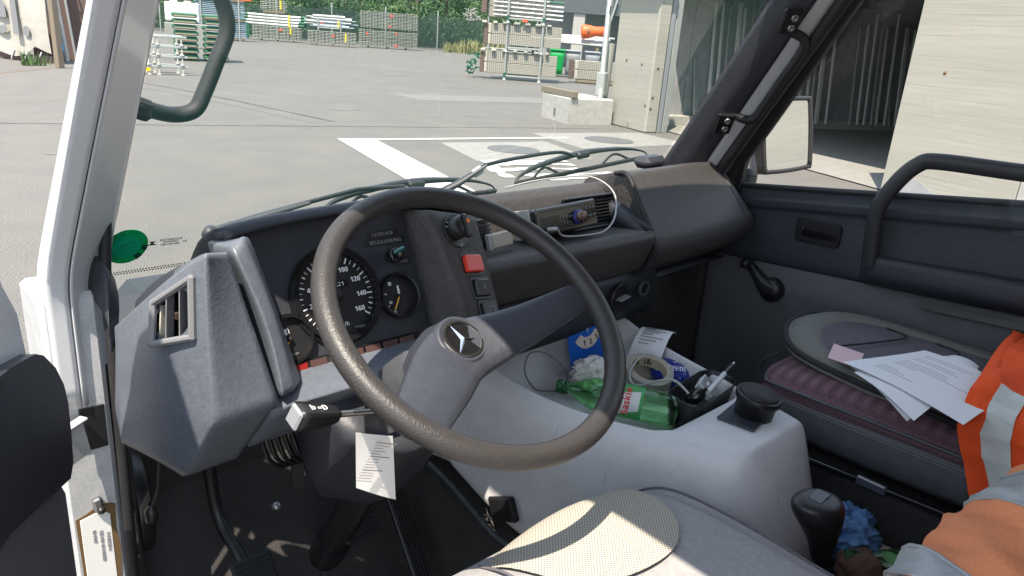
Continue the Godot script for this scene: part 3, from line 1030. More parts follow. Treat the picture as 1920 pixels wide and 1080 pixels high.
	for x in [-0.25, 0.35, 0.95]:
		part("upright", boxf(Transform3D(g.basis, g * Vector3(x, 2.95, -0.14)), Vector3(0.05, 1.2, 0.03), 0.005), M.dull_zinc, o)
	part("wood_end", boxf(Transform3D(g.basis, g * Vector3(-0.95, 2.95, -0.3)), Vector3(0.2, 1.0, 0.6), 0.015), M.deck_wood, o)
	part("red_tag", boxf(Transform3D(g.basis, g * Vector3(0.66, 2.26, 0.05)), Vector3(0.22, 0.1, 0.01), 0.001), M.red_mark, o)
	var cl := ns()
	rng.seed = 77
	for i in 60:
		var c := g * Vector3(-1.3 + rng.randf_range(-0.22, 0.22), rng.randf_range(0.2, 0.95), -0.2 + rng.randf_range(-0.25, 0.25))
		tube(cl, [c, c + Vector3(rng.randf_range(-0.12, 0.12), rng.randf_range(-0.1, 0.1), rng.randf_range(-0.12, 0.12))], 0.028, 5)
	tag(part("coupler_basket", cl, M.green_steel), "heap of small green couplers at the end of the tall rack", "couplers")
	cl = ns()
	for i in 50:
		var c := g * Vector3(-1.35 + rng.randf_range(-0.25, 0.2), rng.randf_range(2.15, 2.5), -0.2 + rng.randf_range(-0.25, 0.25))
		tube(cl, [c, c + Vector3(rng.randf_range(-0.15, 0.15), rng.randf_range(-0.1, 0.1), rng.randf_range(-0.15, 0.15))], 0.028, 5)
	tag(part("coupler_heap", cl, M.dull_zinc), "heap of pale couplers hanging beside the upper tier of the tall rack", "couplers")

	var g2 := frame(Vector3(24.6, 0, -27.4), Vector3(0.71, 0, 0.70), Vector3.UP)
	o = thing("plank_stack", "grey stack of narrow planks behind the tall rack beside the bins", "planks", g2.origin)
	decks(o, g2, -0.6, 1.6, 0.1, 1.1, 9, 0.8, M.dull_zinc)
	for x in [-0.4, 1.4]: part("post", pipe([g2 * Vector3(x, 0, 0.06), g2 * Vector3(x, 1.5, 0.06)], 0.04, 6), M.galvanised, o)
	# behind the rack: bins, pipes, a second low rack
	o = thing("wheeled_bin", "green wheeled bin beside two grey ones", "bin", Vector3(26.6, 0, -25.2))
	var bc := frame(Vector3(26.55, 0, -25.3), Vector3(0.71, 0, 0.70), Vector3.UP)
	var st2 := loft([[bc * Vector3(-0.28, 0.12, -0.3), bc * Vector3(0.28, 0.12, -0.3), bc * Vector3(0.28, 0.12, 0.25), bc * Vector3(-0.28, 0.12, 0.25)], [bc * Vector3(-0.34, 1.15, -0.36), bc * Vector3(0.34, 1.15, -0.36), bc * Vector3(0.34, 1.15, 0.33), bc * Vector3(-0.34, 1.15, 0.33)]], true, true, 2.0, 3.0, 2)
	part("tub", st2, M.bin_green, o)
	part("lid", boxf(Transform3D(bc.basis, bc * Vector3(0, 1.2, 0)), Vector3(0.74, 0.09, 0.76), 0.03), M.bin_green, o)
	for i in 2:
		var b2 := frame(Vector3(27.2 + i * 0.75, 0, -24.9 + i * 0.55), Vector3(0.71, 0, 0.70), Vector3.UP)
		o = thing("wheeled_bin", "grey wheeled bin in the row behind the tall rack", "bin", b2.origin, "grey bins")
		part("tub", loft([[b2 * Vector3(-0.28, 0.12, -0.3), b2 * Vector3(0.28, 0.12, -0.3), b2 * Vector3(0.28, 0.12, 0.25), b2 * Vector3(-0.28, 0.12, 0.25)], [b2 * Vector3(-0.34, 1.15, -0.36), b2 * Vector3(0.34, 1.15, -0.36), b2 * Vector3(0.34, 1.15, 0.33), b2 * Vector3(-0.34, 1.15, 0.33)]], true, true, 2.0, 3.0, 2), M.bin_grey, o)
		part("lid", boxf(Transform3D(b2.basis, b2 * Vector3(0, 1.2, 0)), Vector3(0.74, 0.09, 0.76), 0.03), M.bin_grey, o)
	o = thing("pipe_pile", "flat pile of pale tubes and planks on a dark trestle", "tubes", Vector3(27.5, 0, -25.5))
	var pf := frame(Vector3(27.2, 0, -26.6), Vector3(0.71, 0, 0.70), Vector3.UP)
	for i in 12:
		rng.seed = 500 + i
		part("tube", pipe([pf * Vector3(-0.6 + rng.randf_range(-0.3, 0.3), 1.55 + 0.03 * i, -0.1 * i), pf * Vector3(3.0 + rng.randf_range(-0.4, 0.3), 1.5 + 0.035 * i, -0.1 * i)], 0.045, 6), M.white_tube if i % 2 else M.dull_zinc, o)
	for x in [0.2, 2.4]: part("trestle", boxf(Transform3D(pf.basis, pf * Vector3(x, 0.75, -0.5)), Vector3(0.15, 1.5, 1.0), 0.02), M.timber, o)
	o = thing("orange_chute", "bright orange plastic chute section lying on the tube pile", "chute", Vector3(28.7, 2.1, -25.2))
	part("barrel", turned([Vector2(0.0, -0.5), Vector2(0.30, -0.5), Vector2(0.34, -0.42), Vector2(0.30, -0.1), Vector2(0.22, 0.2), Vector2(0.22, 0.7), Vector2(0.0, 0.7)], 20, Transform3D(Basis(Vector3.FORWARD, PI / 2 - 0.08).rotated(Vector3.UP, -0.78), Vector3(28.75, 2.13, -25.25))), M.orange_plastic, o)
	part("lug", box(Vector3(28.42, 2.12, -25.15), Vector3(0.16, 0.12, 0.05), 0.01, -0.78), M.deck_wood, o)
	o = thing("low_rack", "low pallet of punched decks on edge behind the drainpipe", "scaffold decks", Vector3(25.5, 0, -22.3))
	var lf := frame(Vector3(24.1, 0, -21.6), Vector3(0.71, 0, 0.70), Vector3.UP)
	for d in 4:
		for h in 2:
			var dk := part("deck", boxf(Transform3D(lf.basis, lf * Vector3(0.9, 0.35 + h * 0.38, -0.1 - d * 0.16)), Vector3(2.0, 0.36, 0.06), 0.012), M.punched_deck, o)
			part("end_plate", boxf(Transform3D(lf.basis, lf * Vector3(-0.15, 0.35 + h * 0.38, -0.1 - d * 0.16)), Vector3(0.12, 0.34, 0.09), 0.02), M.cream, dk)
	part("wood_end", boxf(Transform3D(lf.basis, lf * Vector3(-0.35, 0.55, -0.4)), Vector3(0.2, 0.8, 0.5), 0.02), M.deck_wood, o)
	part("bearer", boxf(Transform3D(lf.basis, lf * Vector3(0.9, 0.08, -0.35)), Vector3(2.0, 0.12, 0.7), 0.02), M.timber, o)

	# concrete block with a timber beam
	o = thing("concrete_block", "pale concrete barrier block under a timber beam", "block", Vector3(12.6, 0, -11.6))
	part("block", prisms([Vector2(12.55, 12.3), Vector2(12.09, 11.04), Vector2(13.12, 10.68), Vector2(13.58, 11.94)], 0.0, 0.55, Transform3D(Basis(Vector3.RIGHT, Vector3.FORWARD, Vector3.UP), Vector3.ZERO), 0.025), M.concrete, o)
	part("lifting_slot_shade", box(Vector3(12.315, 0.2, -11.66), Vector3(0.05, 0.16, 0.05), 0.01, 0.35), M.iron_and_hole_shade, o)  # solid dark block; its colour stands for the shade inside a slot
	var bm := along(Vector3(12.62, 0.62, -12.25), Vector3(12.2, 0.62, -11.0))
	tag(part("timber_beam", boxf(Transform3D(bm.basis, bm * Vector3(0.62, 0.0, 0.02)), Vector3(1.5, 0.13, 0.14), 0.006), M.timber), "weathered timber beam lying on the concrete block", "beam")

	# fence, its net and posts
	var A := Vector3(14, 0, -66.0)
	var B := Vector3(62, 0, -38.5)
	o = thing("wire_fence", "tall wire fence with dark netting behind the deck stacks", "fence", A)
	var fx := along(A, B)
	var L := A.distance_to(B)
	var k := 0
	var x := 0.0
	while x < L:
		part("post", pipe([fx * Vector3(x, 0, 0), fx * Vector3(x, 3.05, 0)], 0.06, 8), M.galvanised, o)
		if x + 4.2 < L:
			var q := ns()
			for i in 8:
				var a := x + 4.2 * i / 8
				var b := x + 4.2 * (i + 1) / 8
				var sg := func(t: float) -> float: return 2.75 - 0.22 * sin(PI * (t - x) / 4.2) - 0.1 * sin(t * 3.0)
				quad(q, fx * Vector3(a, 0.05, 0.05), fx * Vector3(b, 0.05, 0.05), fx * Vector3(b, sg.call(b), 0.05), fx * Vector3(a, sg.call(a), 0.05))
			part("net_panel", q, M.net, o)
		x += 4.2
		k += 1

	# banner on a timber frame, with gates behind it
	o = thing("banner", "dirty white banner with grey lettering laced to a timber post", "banner", Vector3(5.4, 0, -24.6))
	var b0 := Vector3(1.5, 0, -33.4)
	var b1 := Vector3(5.46, 0, -24.75)
	var bf := along(b0, b1)
	var bl := b0.distance_to(b1)
	part("cloth", sheet(func(u: float, v: float) -> Vector3:
		var px := u * bl
		var low := 0.22 + 0.1 * sin(px * 3.7) + (0.12 if u > 0.93 else 0.0)
		return bf * Vector3(px, lerpf(low, 3.6, v), (1.0 - v) * (0.05 * sin(px * 5.1) + 0.03 * sin(px * 11.0)) + 0.02 * sin(px * 2.0 + v * 9.0)), 70, 10, 0.01), M.banner, o)
	lettering("print", "stel.", 1.22, Transform3D(bf.basis, bf * Vector3(bl - 2.0, 1.32, 0.085)), M.banner_print, o, true, 0.86)
	for i in 8:
		var px := bl - 0.3 - i * 0.55
		part("lace", pipe(spline([bf * Vector3(px, 0.3, 0), bf * Vector3(px - 0.1, 0.12, 0.02), bf * Vector3(px - 0.16, 0.02, 0)], 4), 0.02, 5), M.white_tube, o)
	part("kerb_board", boxf(Transform3D(bf.basis, bf * Vector3(bl / 2, 0.1, -0.2)), Vector3(bl, 0.2, 0.06), 0.01), M.deck_wood, o)
	tag(part("timber_post", box(Vector3(5.40, 1.9, -23.5), Vector3(0.17, 3.8, 0.17), 0.01, 0.4), M.timber), "square timber post at the end of the banner", "post")
	o = thing("girder_stack", "grey lattice girders and poles leaning behind the timber post", "girders", Vector3(6.3, 0, -26.5))
	for i in 3:
		var c := Vector3(5.95 + i * 0.33, 0, -26.0 - i * 0.35)
		part("pole", pipe([c, c + Vector3(-0.22, 3.4, -0.1)], 0.075 if i == 1 else 0.04, 8), M.galvanised, o)
	for i in 9:
		part("rung", pipe([Vector3(5.94, 0.5 + i * 0.33, -26.05), Vector3(6.22, 0.55 + i * 0.33, -26.4)], 0.025, 6), M.dull_zinc, o)
	part("back_panel", boxf(along(Vector3(5.7, 1.5, -27.2), Vector3(7.6, 1.5, -26.5)) * Transform3D(Basis(), Vector3(1.0, 0, 0)), Vector3(2.2, 3.0, 0.1), 0.01), M.deck_wood, o)
	tag(part("blue_sack", cage([Vector3(5.86, 0.28, -25.6), Vector3(6.08, 0.28, -25.6), Vector3(6.08, 0.28, -25.8), Vector3(5.86, 0.28, -25.8), Vector3(5.9, 0.72, -25.64), Vector3(6.02, 0.66, -25.64), Vector3(6.02, 0.7, -25.76), Vector3(5.9, 0.7, -25.76)], [[0, 1, 5, 4], [1, 2, 6, 5], [2, 3, 7, 6], [3, 0, 4, 7], [4, 5, 6, 7], [3, 2, 1, 0]], 0.6, 2), M.cyan_plastic), "small bright blue sack hanging behind the timber post", "sack")

	# plants
	for q in [[5.0, -24.2, 0.35, 60], [40.4, -48.0, 1.0, 170], [42.2, -47.2, 1.1, 170], [39.0, -48.8, 0.7, 120], [13.2, -10.2, 0.18, 60]]:
		var s := ns()
		rng.seed = int(q[0] * 10)
		for i in q[3]:
			var c := Vector3(q[0] + rng.randf_range(-1, 1) * q[2], 0, q[1] + rng.randf_range(-0.5, 0.5) * q[2])
			var h: float = q[2] * rng.randf_range(0.5, 1.3)
			var d := Vector3(rng.randf_range(-0.4, 0.4), 1, rng.randf_range(-0.4, 0.4)) * h
			var w := Vector3(rng.randf_range(-1, 1), 0, rng.randf_range(-1, 1)).normalized() * h * 0.05
			quad(s, c - w, c + w, c + d * 0.6 + w * 0.8, c + d * 0.6 - w * 0.8)
			tri(s, c + d * 0.6 - w * 0.8, c + d * 0.6 + w * 0.8, c + d + Vector3(d.x, -0.1 * h, d.z) * 0.3)
		tag(part("grass_tuft", s, M.dry_grass if q[2] > 0.5 or q[2] < 0.2 else M.leaf1), ["green weed growing at the foot of the banner", "dry tall grass against the wire fence", "dry grass straws at the foot of the concrete pier"][0 if q[0] < 6 else (2 if q[0] < 20 else 1)], "grass", "tall grass by the fence" if q[0] > 20 else "")
	trees()

func trees():
	for i in 22:
		rng.seed = 1000 + i
		var x := 9.0 + i * 2.7 + rng.randf_range(-1, 1)
		var c := Vector3(x, 0, -76.5 + (x - 10) * 0.60 + (i % 3) * -3.2 + rng.randf_range(-1.0, 1.0))
		var kind := i % 3
		var h := rng.randf_range(8.0, 12.5)
		var o := thing("broadleaf_tree", ["mid green broadleaf tree in the dense row behind the fence", "bright green broadleaf tree in the dense row behind the fence", "dark green broadleaf tree in the dense row behind the fence"][kind], "tree", c, "trees behind the fence")
		var lean := Vector3(rng.randf_range(-0.4, 0.4), 0, rng.randf_range(-0.4, 0.4))
		var tr := ns()
		tube(tr, [c, c + Vector3(0, h * 0.3, 0) + lean * 0.5, c + Vector3(0, h * 0.75, 0) + lean], [0.2, 0.14, 0.05], 7)
		for k in 5:
			var t := c + Vector3(0, h * rng.randf_range(0.2, 0.6), 0)
			tube(tr, [t, t + Vector3(rng.randf_range(-1.8, 1.8), rng.randf_range(0.5, 1.6), rng.randf_range(-1.8, 1.8))], [0.07, 0.03], 5)
		part("trunk", tr, M.bark, o)
		var s := ns(false)
		for j in 14:
			var a := rng.randf() * TAU
			var r := rng.randf_range(0.3, 2.2)
			var lc := c + lean + Vector3(cos(a) * r, (rng.randf_range(0.3, 3.2) if j < 8 else h * rng.randf_range(0.3, 0.95)), sin(a) * r)
			var lr := rng.randf_range(0.8, 1.5)
			for k in 210:
				var d := Vector3(rng.randfn(), rng.randfn(), rng.randfn()).normalized()
				var p: Vector3 = lc + d * lr * pow(rng.randf(), 0.35)
				if p.y < 0.1: continue
				var n := (d + Vector3(rng.randfn(), rng.randfn(), rng.randfn()) * 0.6).normalized()
				var u := n.cross(Vector3(rng.randfn(), rng.randfn(), rng.randfn())).normalized() * rng.randf_range(0.08, 0.17)
				var w := n.cross(u) * 0.75
				quad(s, p - u, p + w, p + u, p - w)
		part("crown", s, M["leaf%d" % kind], o)
	# undergrowth on the bank
	var clump := ns(false)
	rng.seed = 71
	for k in 14:
		var p := Vector3(rng.randfn(), absf(rng.randfn()), rng.randfn()) * 0.28
		var n := Vector3(rng.randfn(), rng.randfn(), rng.randfn()).normalized()
		var u := n.cross(Vector3(0.3, 1, 0.2)).normalized() * rng.randf_range(0.07, 0.15)
		var w := n.cross(u) * 0.7
		quad(clump, p - u, p + w, p + u, p - w)
	clump.generate_normals()
	var mm := MultiMesh.new()
	mm.transform_format = MultiMesh.TRANSFORM_3D
	mm.mesh = clump.commit()
	mm.instance_count = 7000
	for i in 7000:
		var x := rng.randf_range(6.0, 72.0)
		var t := rng.randf()
		var y := lerpf(0.0, 8.0, t * t)
		mm.set_instance_transform(i, Transform3D(Basis(Vector3.UP, rng.randf() * TAU).scaled(Vector3.ONE * rng.randf_range(0.7, 1.6)), Vector3(x, y, -88.5 + x * 0.62 - t * 14.0 + rng.randf_range(-0.5, 1.5))))
	var mi := MultiMeshInstance3D.new()
	mi.name = "undergrowth"
	mi.multimesh = mm
	mi.material_override = M.leaf1
	add_child(mi)
	tag(mi, "leafy undergrowth covering the bank behind the trees", "undergrowth")
	mi.set_meta("kind", "stuff")

func hall():
	# the hall's piers, side wall, lintel and floor
	var o := thing("concrete_pier", "board-marked concrete pier beside the drainpipe and grey steel door post", "pier", yard(6.6, 0.15))
	part("shaft", ybox(6.65, 0.16, 1.4, 1.5, 0.3, 2.8, 0.03), M.planked, o)
	part("cap", ybox(6.75, 0.1, 2.9, 1.9, 0.5, 0.24, 0.01), M.concrete, o)
	for q in [[6.3, 1.35], [6.9, 1.4], [6.0, 0.55]]:
		part("tie_hole", turned([Vector2(0.03, 0), Vector2(0.03, 0.004), Vector2(0.0, 0.004)], 12, frame(yard(q[0], 0.009, q[1]), Vector3(0.324, 0, -0.946), Vector3(-0.946, 0, -0.324)) * Transform3D()), M.rust, o)
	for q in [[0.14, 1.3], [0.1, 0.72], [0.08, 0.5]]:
		part("tie_hole", turned([Vector2(0.03, 0), Vector2(0.03, 0.004), Vector2(0.0, 0.004)], 12, frame(yard(5.899, q[0], q[1]), Vector3(0.946, 0, 0.324), Vector3(-0.324, 0, 0.946)) * Transform3D()), M.iron_and_hole_shade, o)  # flat dark discs paint the shade within open holes
	o = thing("steel_door_post", "grey steel sliding door post fixed to the concrete pier", "post", yard(6.0, 0.5))
	part("channel", ybox(6.0, 0.4, 1.5, 0.10, 0.1, 3.0, 0.01), M.bin_grey, o)
	part("channel", ybox(6.06, 0.56, 1.5, 0.16, 0.14, 3.0, 0.01), M.galvanised, o)
	o = thing("concrete_pier", "broad sunlit board-marked concrete pier outside the passenger window", "pier", yard(-0.9, 0.2))
	part("shaft", ybox(-0.92, 0.2, 2.0, 1.84, 0.4, 4.0, 0.012), M.planked, o)
	part("edge_strip", ybox(-1.97, 0.17, 2.0, 0.22, 0.36, 4.0, 0.006), M.concrete, o)
	part("tie_hole", turned([Vector2(0.022, 0), Vector2(0.022, 0.004), Vector2(0.0, 0.004)], 12, frame(yard(-0.55, -0.001, 1.68), Vector3(0.324, 0, -0.946), Vector3(-0.946, 0, -0.324)) * Transform3D()), M.rust, o)
	part("stain", prisms([Vector2(-0.45, 0), Vector2(0.42, 0), Vector2(0.3, 0.12), Vector2(0.1, 0.22), Vector2(-0.12, 0.3), Vector2(-0.3, 0.2), Vector2(-0.45, 0.25)], 0, 0.003, frame(yard(-0.6, 0.0, 0.02), Vector3(-0.324, 0, 0.946), Vector3.UP)), M.grey_wall, o)
	o = thing("hall_building", "shaded open hall behind the concrete piers", "hall", yard(3, 4))
	part("side_wall", ybox(7.6, 7.5, 2.6, 0.3, 14.0, 5.2), M.grey_wall, o)
	part("rear_wall", ybox(0.0, 14.6, 2.6, 15.0, 0.3, 5.2), M.grey_wall, o)
	part("front_wall", ybox(-8.2, 0.2, 2.0, 12.0, 0.3, 4.0, 0.01), M.planked, o)
	part("near_wall", ybox(-7.0, 7.5, 2.6, 0.3, 14.0, 5.2), M.grey_wall, o)
	part("ceiling", ybox(0.3, 8.0, 3.35, 15.0, 13.6, 0.3), M.grey_wall, o)
	part("lintel", ybox(0.3, 1.3, 3.05, 15.0, 0.3, 0.6), M.concrete, o)
	for i in 16:
		part("wall_panel", ybox(7.42, 1.6 + i * 0.82, 1.5, 0.04, 0.8, 3.0, 0.01), M.grey_wall, o)
	part("plinth", ybox(7.3, 7.5, 0.12, 0.3, 13.4, 0.24, 0.01), M.concrete, o)
	# upright profiles leaning on the side wall
	for i in 40:
		rng.seed = 2000 + i
		var b := 2.2 + i * 0.235 + rng.randf_range(-0.06, 0.06)
		var h := rng.randf_range(2.4, 3.0) if i % 9 else 1.4
		if i in [9, 10, 18, 19, 20]: continue
		var m: Material = M.white_tube if i % 3 else M.galvanised
		var w := 0.06 if i % 4 else 0.11
		var t := frame(yard(7.05, b, 0.26), Vector3(0.946, 0, 0.324), (yard(7.32, b + 0.03, h) - yard(7.05, b, 0.26)))
		var q := boxf(Transform3D(t.basis, t * Vector3(0, h / 2 - 0.1, 0)), Vector3(w, h, 0.05), 0.006)
		tag(part("steel_profile", q, m), "long steel profile stood upright against the shaded hall wall", "steel profile", "steel profiles in the hall")
	var g := thing("lattice_gate", "low lattice gate standing among the steel profiles", "gate", yard(6.95, 4.4))
	for i in 4: part("upright", ybox(6.95, 4.0 + i * 0.2, 0.95, 0.03, 0.03, 1.4), M.galvanised, g)
	for i in 5: part("rung", ybox(6.95, 4.3, 0.4 + i * 0.3, 0.03, 0.64, 0.03), M.galvanised, g)
	struct("hall_floor", flat([[yard(7.6, 0.9).x, yard(7.6, 0.9).z], [yard(7.6, 14.5).x, yard(7.6, 14.5).z], [yard(-7, 14.5).x, yard(-7, 14.5).z], [yard(-7, 0.3).x, yard(-7, 0.3).z], [yard(-0.2, 0.25).x, yard(-0.2, 0.25).z]], 0.02), M.pad)
	# drainpipe and lamp pole left of the pier
	o = thing("steel_pole", "galvanised steel pole in front of the drainpipe", "pole", Vector3(12.86, 0, -10.85))
	part("tube", pipe([Vector3(12.86, 0, -10.85), Vector3(13.6, 2.7, -11.5), Vector3(13.9, 3.6, -11.75)], 0.065, 10), M.galvanised, o)
	part("clamp", box(Vector3(13.10, 0.85, -11.06), Vector3(0.2, 0.5, 0.2), 0.02, 0.3), M.galvanised, o)
	o = thing("drainpipe", "beige drainpipe running down beside the concrete pier", "drainpipe", Vector3(13.45, 0, -11.2))
	part("pipe", pipe([Vector3(13.42, 0.35, -11.25), Vector3(13.62, 1.7, -11.35)], 0.1, 12), M.dull_zinc, o)
	part("box", box(Vector3(13.35, 0.2, -11.25), Vector3(0.22, 0.3, 0.2), 0.03, 0.3), M.galvanised, o)
	for i in 5: part("fitting", pipe([Vector3(13.2, 0.06 + i * 0.07, -11.1), Vector3(13.42, 0.08 + i * 0.06, -11.2)], 0.03, 6), M.galvanised, o)
	# the covered loading deck further back
	o = thing("loading_canopy", "dark loading canopy on concrete columns behind the tall rack", "canopy", Vector3(36, 0, -32))
	var cf := frame(Vector3(35.3, 0, -32.4), Vector3(0.71, 0, 0.70), Vector3.UP)
	part("roof_beam", boxf(Transform3D(cf.basis, cf * Vector3(6.0, 3.75, -0.2)), Vector3(16.0, 1.1, 0.4), 0.02), M.dark_steel, o)
	part("roof", boxf(Transform3D(cf.basis, cf * Vector3(6.0, 4.4, -5.0)), Vector3(16.0, 0.3, 10.0), 0.02), M.grey_wall, o)
	part("back_wall", boxf(Transform3D(cf.basis, cf * Vector3(6.0, 2.0, -9.5)), Vector3(16.0, 4.2, 0.3), 0.02), M.grey_wall, o)
	for x in [0.25, 6.0, 12.0]: part("column", boxf(Transform3D(cf.basis, cf * Vector3(x, 1.7, -0.35)), Vector3(0.7, 3.4, 0.5), 0.03), M.concrete, o)
	part("stair_rail", pipe([cf * Vector3(1.8, 1.5, 0.2), cf * Vector3(2.4, 4.2, 0.2)], 0.06, 7), M.galvanised, o)

# ---------------------------------------------------------------- the van's shell
const PILLAR := [   # x and z of the left windscreen pillar's lines at y 1.4, and how they move for each metre up
	["front", 0.245, -1.225, 0.09, 0.65], ["edge", 0.217, -1.19, 0.107, 0.65], ["corner", 0.220, -1.15, 0.086, 0.65], ["seam_a", 0.247, -1.150, 0.086, 0.65], ["seam_b", 0.2482, -1.168, 0.086, 0.65],
	["seam_c", 0.2492, -1.168, 0.084, 0.65], ["seam_d", 0.2500, -1.148, 0.083, 0.65], ["bead", 0.2535, -1.149, 0.084, 0.65], ["inner", 0.258, -1.155, 0.083, 0.65], ["fold", 0.290, -1.190, 0.065, 0.65], ["lip", 0.327, -1.232, 0.049, 0.65], ["glass", 0.336, -1.262, 0.05, 0.65]]

func pillar_at(y: float, mirrored := false) -> Array:
	var q := []
	for p in PILLAR:
		var x: float = p[1] + p[3] * (y - 1.4)
		q.append(Vector3(2.07 - x if mirrored else x, y, p[2] + p[4] * (y - 1.4)))
	return q

func screen(x: float, y: float, off := 0.0) -> Vector3:   # a point on the windscreen, off metres in front of it along z
	return Vector3(x, y, -1.25 - off + 0.65 * (y - 1.4))

func cab():
	var van := thing("van_cab", "white van cab shell with windscreen, pillars, roof and dark floor", "van", Vector3(1.07, 0.5, -0.4))
	var sec := []
	for y in [1.16, 1.30, 1.37, 1.45, 1.75, 2.12]:
		var row := pillar_at(maxf(y, 1.365))
		for i in row.size(): row[i].y = y
		sec.append(row)
	var p := part("windscreen_pillar", loft(sec, true, true, [1, 2.2, 2.2, 2.5, 3, 3, 2, 1, 1, 0.5, 2, 3], [3, 0, 0, 0, 0, 3], 2), M.paint, van)
	var seal := ns()
	var sp := []
	for y in [1.24, 1.5, 1.8, 2.1]: sp.append(Vector3(0.2485 + 0.085 * (y - 1.4), y, -1.158 + 0.65 * (y - 1.4)))
	tube(seal, sp, 0.0042, 6)
	part("pillar_seal", seal, M.rubber, p)
	# hinge post below it
	var post := ns(false)
	bx(post, Transform3D(Basis(), Vector3(0.2465, 0.88, -1.240)), Vector3(0.080, 0.92, 0.12), 0.008)
	p = part("hinge_post", post, M.paint_jamb, van)
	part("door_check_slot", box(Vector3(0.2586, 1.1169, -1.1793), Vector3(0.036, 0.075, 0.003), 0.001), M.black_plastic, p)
	var arm := ns(false)
	bx(arm, Transform3D(Basis(Vector3.UP, 0.5).rotated(Vector3.FORWARD, -0.12), Vector3(0.2266, 1.1095, -1.1575)), Vector3(0.042, 0.058, 0.008), 0.003)
	bx(arm, Transform3D(Basis(Vector3.UP, 0.5).rotated(Vector3.FORWARD, -0.12), Vector3(0.2272, 1.1425, -1.1575)), Vector3(0.042, 0.006, 0.016), 0.002)
	part("hinge_arm", arm, M.paint_jamb, p)
	var pl := frame(Vector3(0.2447, 0.9041, -1.1793), Vector3(1, 0, 0), Vector3.UP)
	part("type_plate", prisms([Vector2(-0.022, -0.075), Vector2(0.022, -0.075), Vector2(0.022, 0.05), Vector2(0.012, 0.062), Vector2(-0.022, 0.055)], 0, 0.0015, pl, 0.0005), M.tag_paper, p)
	part("rust_stain", prisms([Vector2(-0.026, -0.09), Vector2(0.028, -0.09), Vector2(0.033, -0.02), Vector2(0.029, 0.02), Vector2(0.032, 0.066), Vector2(0.02, 0.072), Vector2(0.0, 0.069), Vector2(-0.012, 0.063), Vector2(-0.028, 0.058), Vector2(-0.027, 0.0)], 0, 0.0007, pl), M.rust, p)
	var side := frame(Vector3(0.2522, 0.9041, -1.1772), Vector3(0, -1, 0), Vector3(1, 0, 0))
	lettering("plate_print", "5-0-00328-4", 0.0048, side * Transform3D(Basis(), Vector3(0.0, 0.008, 0)), M.print_grey, p)
	lettering("plate_print", "132-A15-10-0-00328", 0.0048, side * Transform3D(Basis(), Vector3(0.004, -0.002, 0)), M.print_grey, p)
	lettering("plate_print", "06-9147", 0.0048, side * Transform3D(Basis(), Vector3(-0.018, -0.012, 0)), M.print_grey, p)
	part("lamp_switch", boxf(Transform3D(Basis(Vector3.BACK, 0.1), Vector3(0.2500, 0.9818, -1.1745)), Vector3(0.014, 0.026, 0.012), 0.003), M.steel, p)
	part("switch_plunger", turned([Vector2(0.006, 0), Vector2(0.006, 0.008), Vector2(0.003, 0.011), Vector2(0, 0.011)], 12, frame(Vector3(0.2522, 0.9743, -1.1703), Vector3.RIGHT, Vector3(0, 0, 1))), M.black_plastic, p)
	part("door_seal", pipe(spline([Vector3(0.312, 1.44, -1.20), Vector3(0.300, 1.36, -1.185), Vector3(0.295, 1.28, -1.168), Vector3(0.291, 1.06, -1.162), Vector3(0.289, 0.74, -1.162), Vector3(0.288, 0.55, -1.10), Vector3(0.27, 0.52, -0.95)], 6), 0.009, 8), M.rubber, van)
	part("seal_edge", pipe([Vector3(0.3315, 1.44, -1.221), Vector3(0.3365, 1.55, -1.148), Vector3(0.364, 2.1, -0.79)], 0.0032, 6), M.paint, van)
	# glass and its print
	var gl := ns(false)
	quad(gl, screen(0.325, 1.27), screen(1.748, 1.27), screen(1.655, 2.06), screen(0.372, 2.06))
	var wind := part("windscreen", gl, M.glass, van)
	var frit := ns(false)
	for i in 90:
		var x := 0.335 + i * 0.0046
		for r in 2:
			var c := screen(x + r * 0.0023, 1.322 + r * 0.0042 - 0.05 * maxf(0.0, x - 0.5), -0.001)
			bx(frit, Transform3D(Basis(Vector3.RIGHT, 0.576), c), Vector3(0.0022, 0.003, 0.0006))
	part("dot_print", frit, M.print_black, wind)
	var wf := frame(screen(0.355, 1.379, -0.002), Vector3(1, 0, 0), Vector3(0, 1, 0.65).normalized())
	var stk := thing("emission_sticker", "round green test sticker on the windscreen beside the white pillar", "sticker", wf.origin)
	part("disc", prisms(disc2(0.033, 40, 1.22), 0, 0.0006, wf), M.sticker_green, stk)
	part("centre", prisms(disc2(0.0215, 40, 1.22), 0.0006, 0.0011, wf), M.sticker_light, stk)
	for w in [[-0.35, 0.0], [-1.0, -0.62]]:
		var wedge := []
		for k in 6: wedge.append(Vector2(cos(lerpf(w[0], w[1], k / 5.0)) * 0.033, sin(lerpf(w[0], w[1], k / 5.0)) * 0.033 * 1.22))
		for k in 6: wedge.append(Vector2(cos(lerpf(w[1], w[0], k / 5.0)) * 0.0235, sin(lerpf(w[1], w[0], k / 5.0)) * 0.0235 * 1.22))
		part("dark_field", prisms(wedge, 0.0006, 0.001, wf), M.sticker_dark, stk)
	var mir := Basis.from_scale(Vector3(-1, 1, 1))
	var k := 0
	for t in ["2", "3", "4", "5", "6", "7"]:
		var a := 0.42 + k * 0.42
		lettering("print", t, 0.0062, wf * Transform3D(mir.rotated(Vector3.BACK, a - PI / 2), Vector3(cos(a) * 0.0275, sin(a) * 0.0335, 0.0012)), M.sticker_light, stk)
		k += 1
	k = 0
	for t in ["29", "30", "31", "1"]:
		var a := -1.2 - k * 0.36
		lettering("print", t, 0.0056, wf * Transform3D(mir.rotated(Vector3.BACK, a + PI / 2), Vector3(cos(a) * 0.0275, sin(a) * 0.0335, 0.0012)), M.sticker_light, stk)
		k += 1
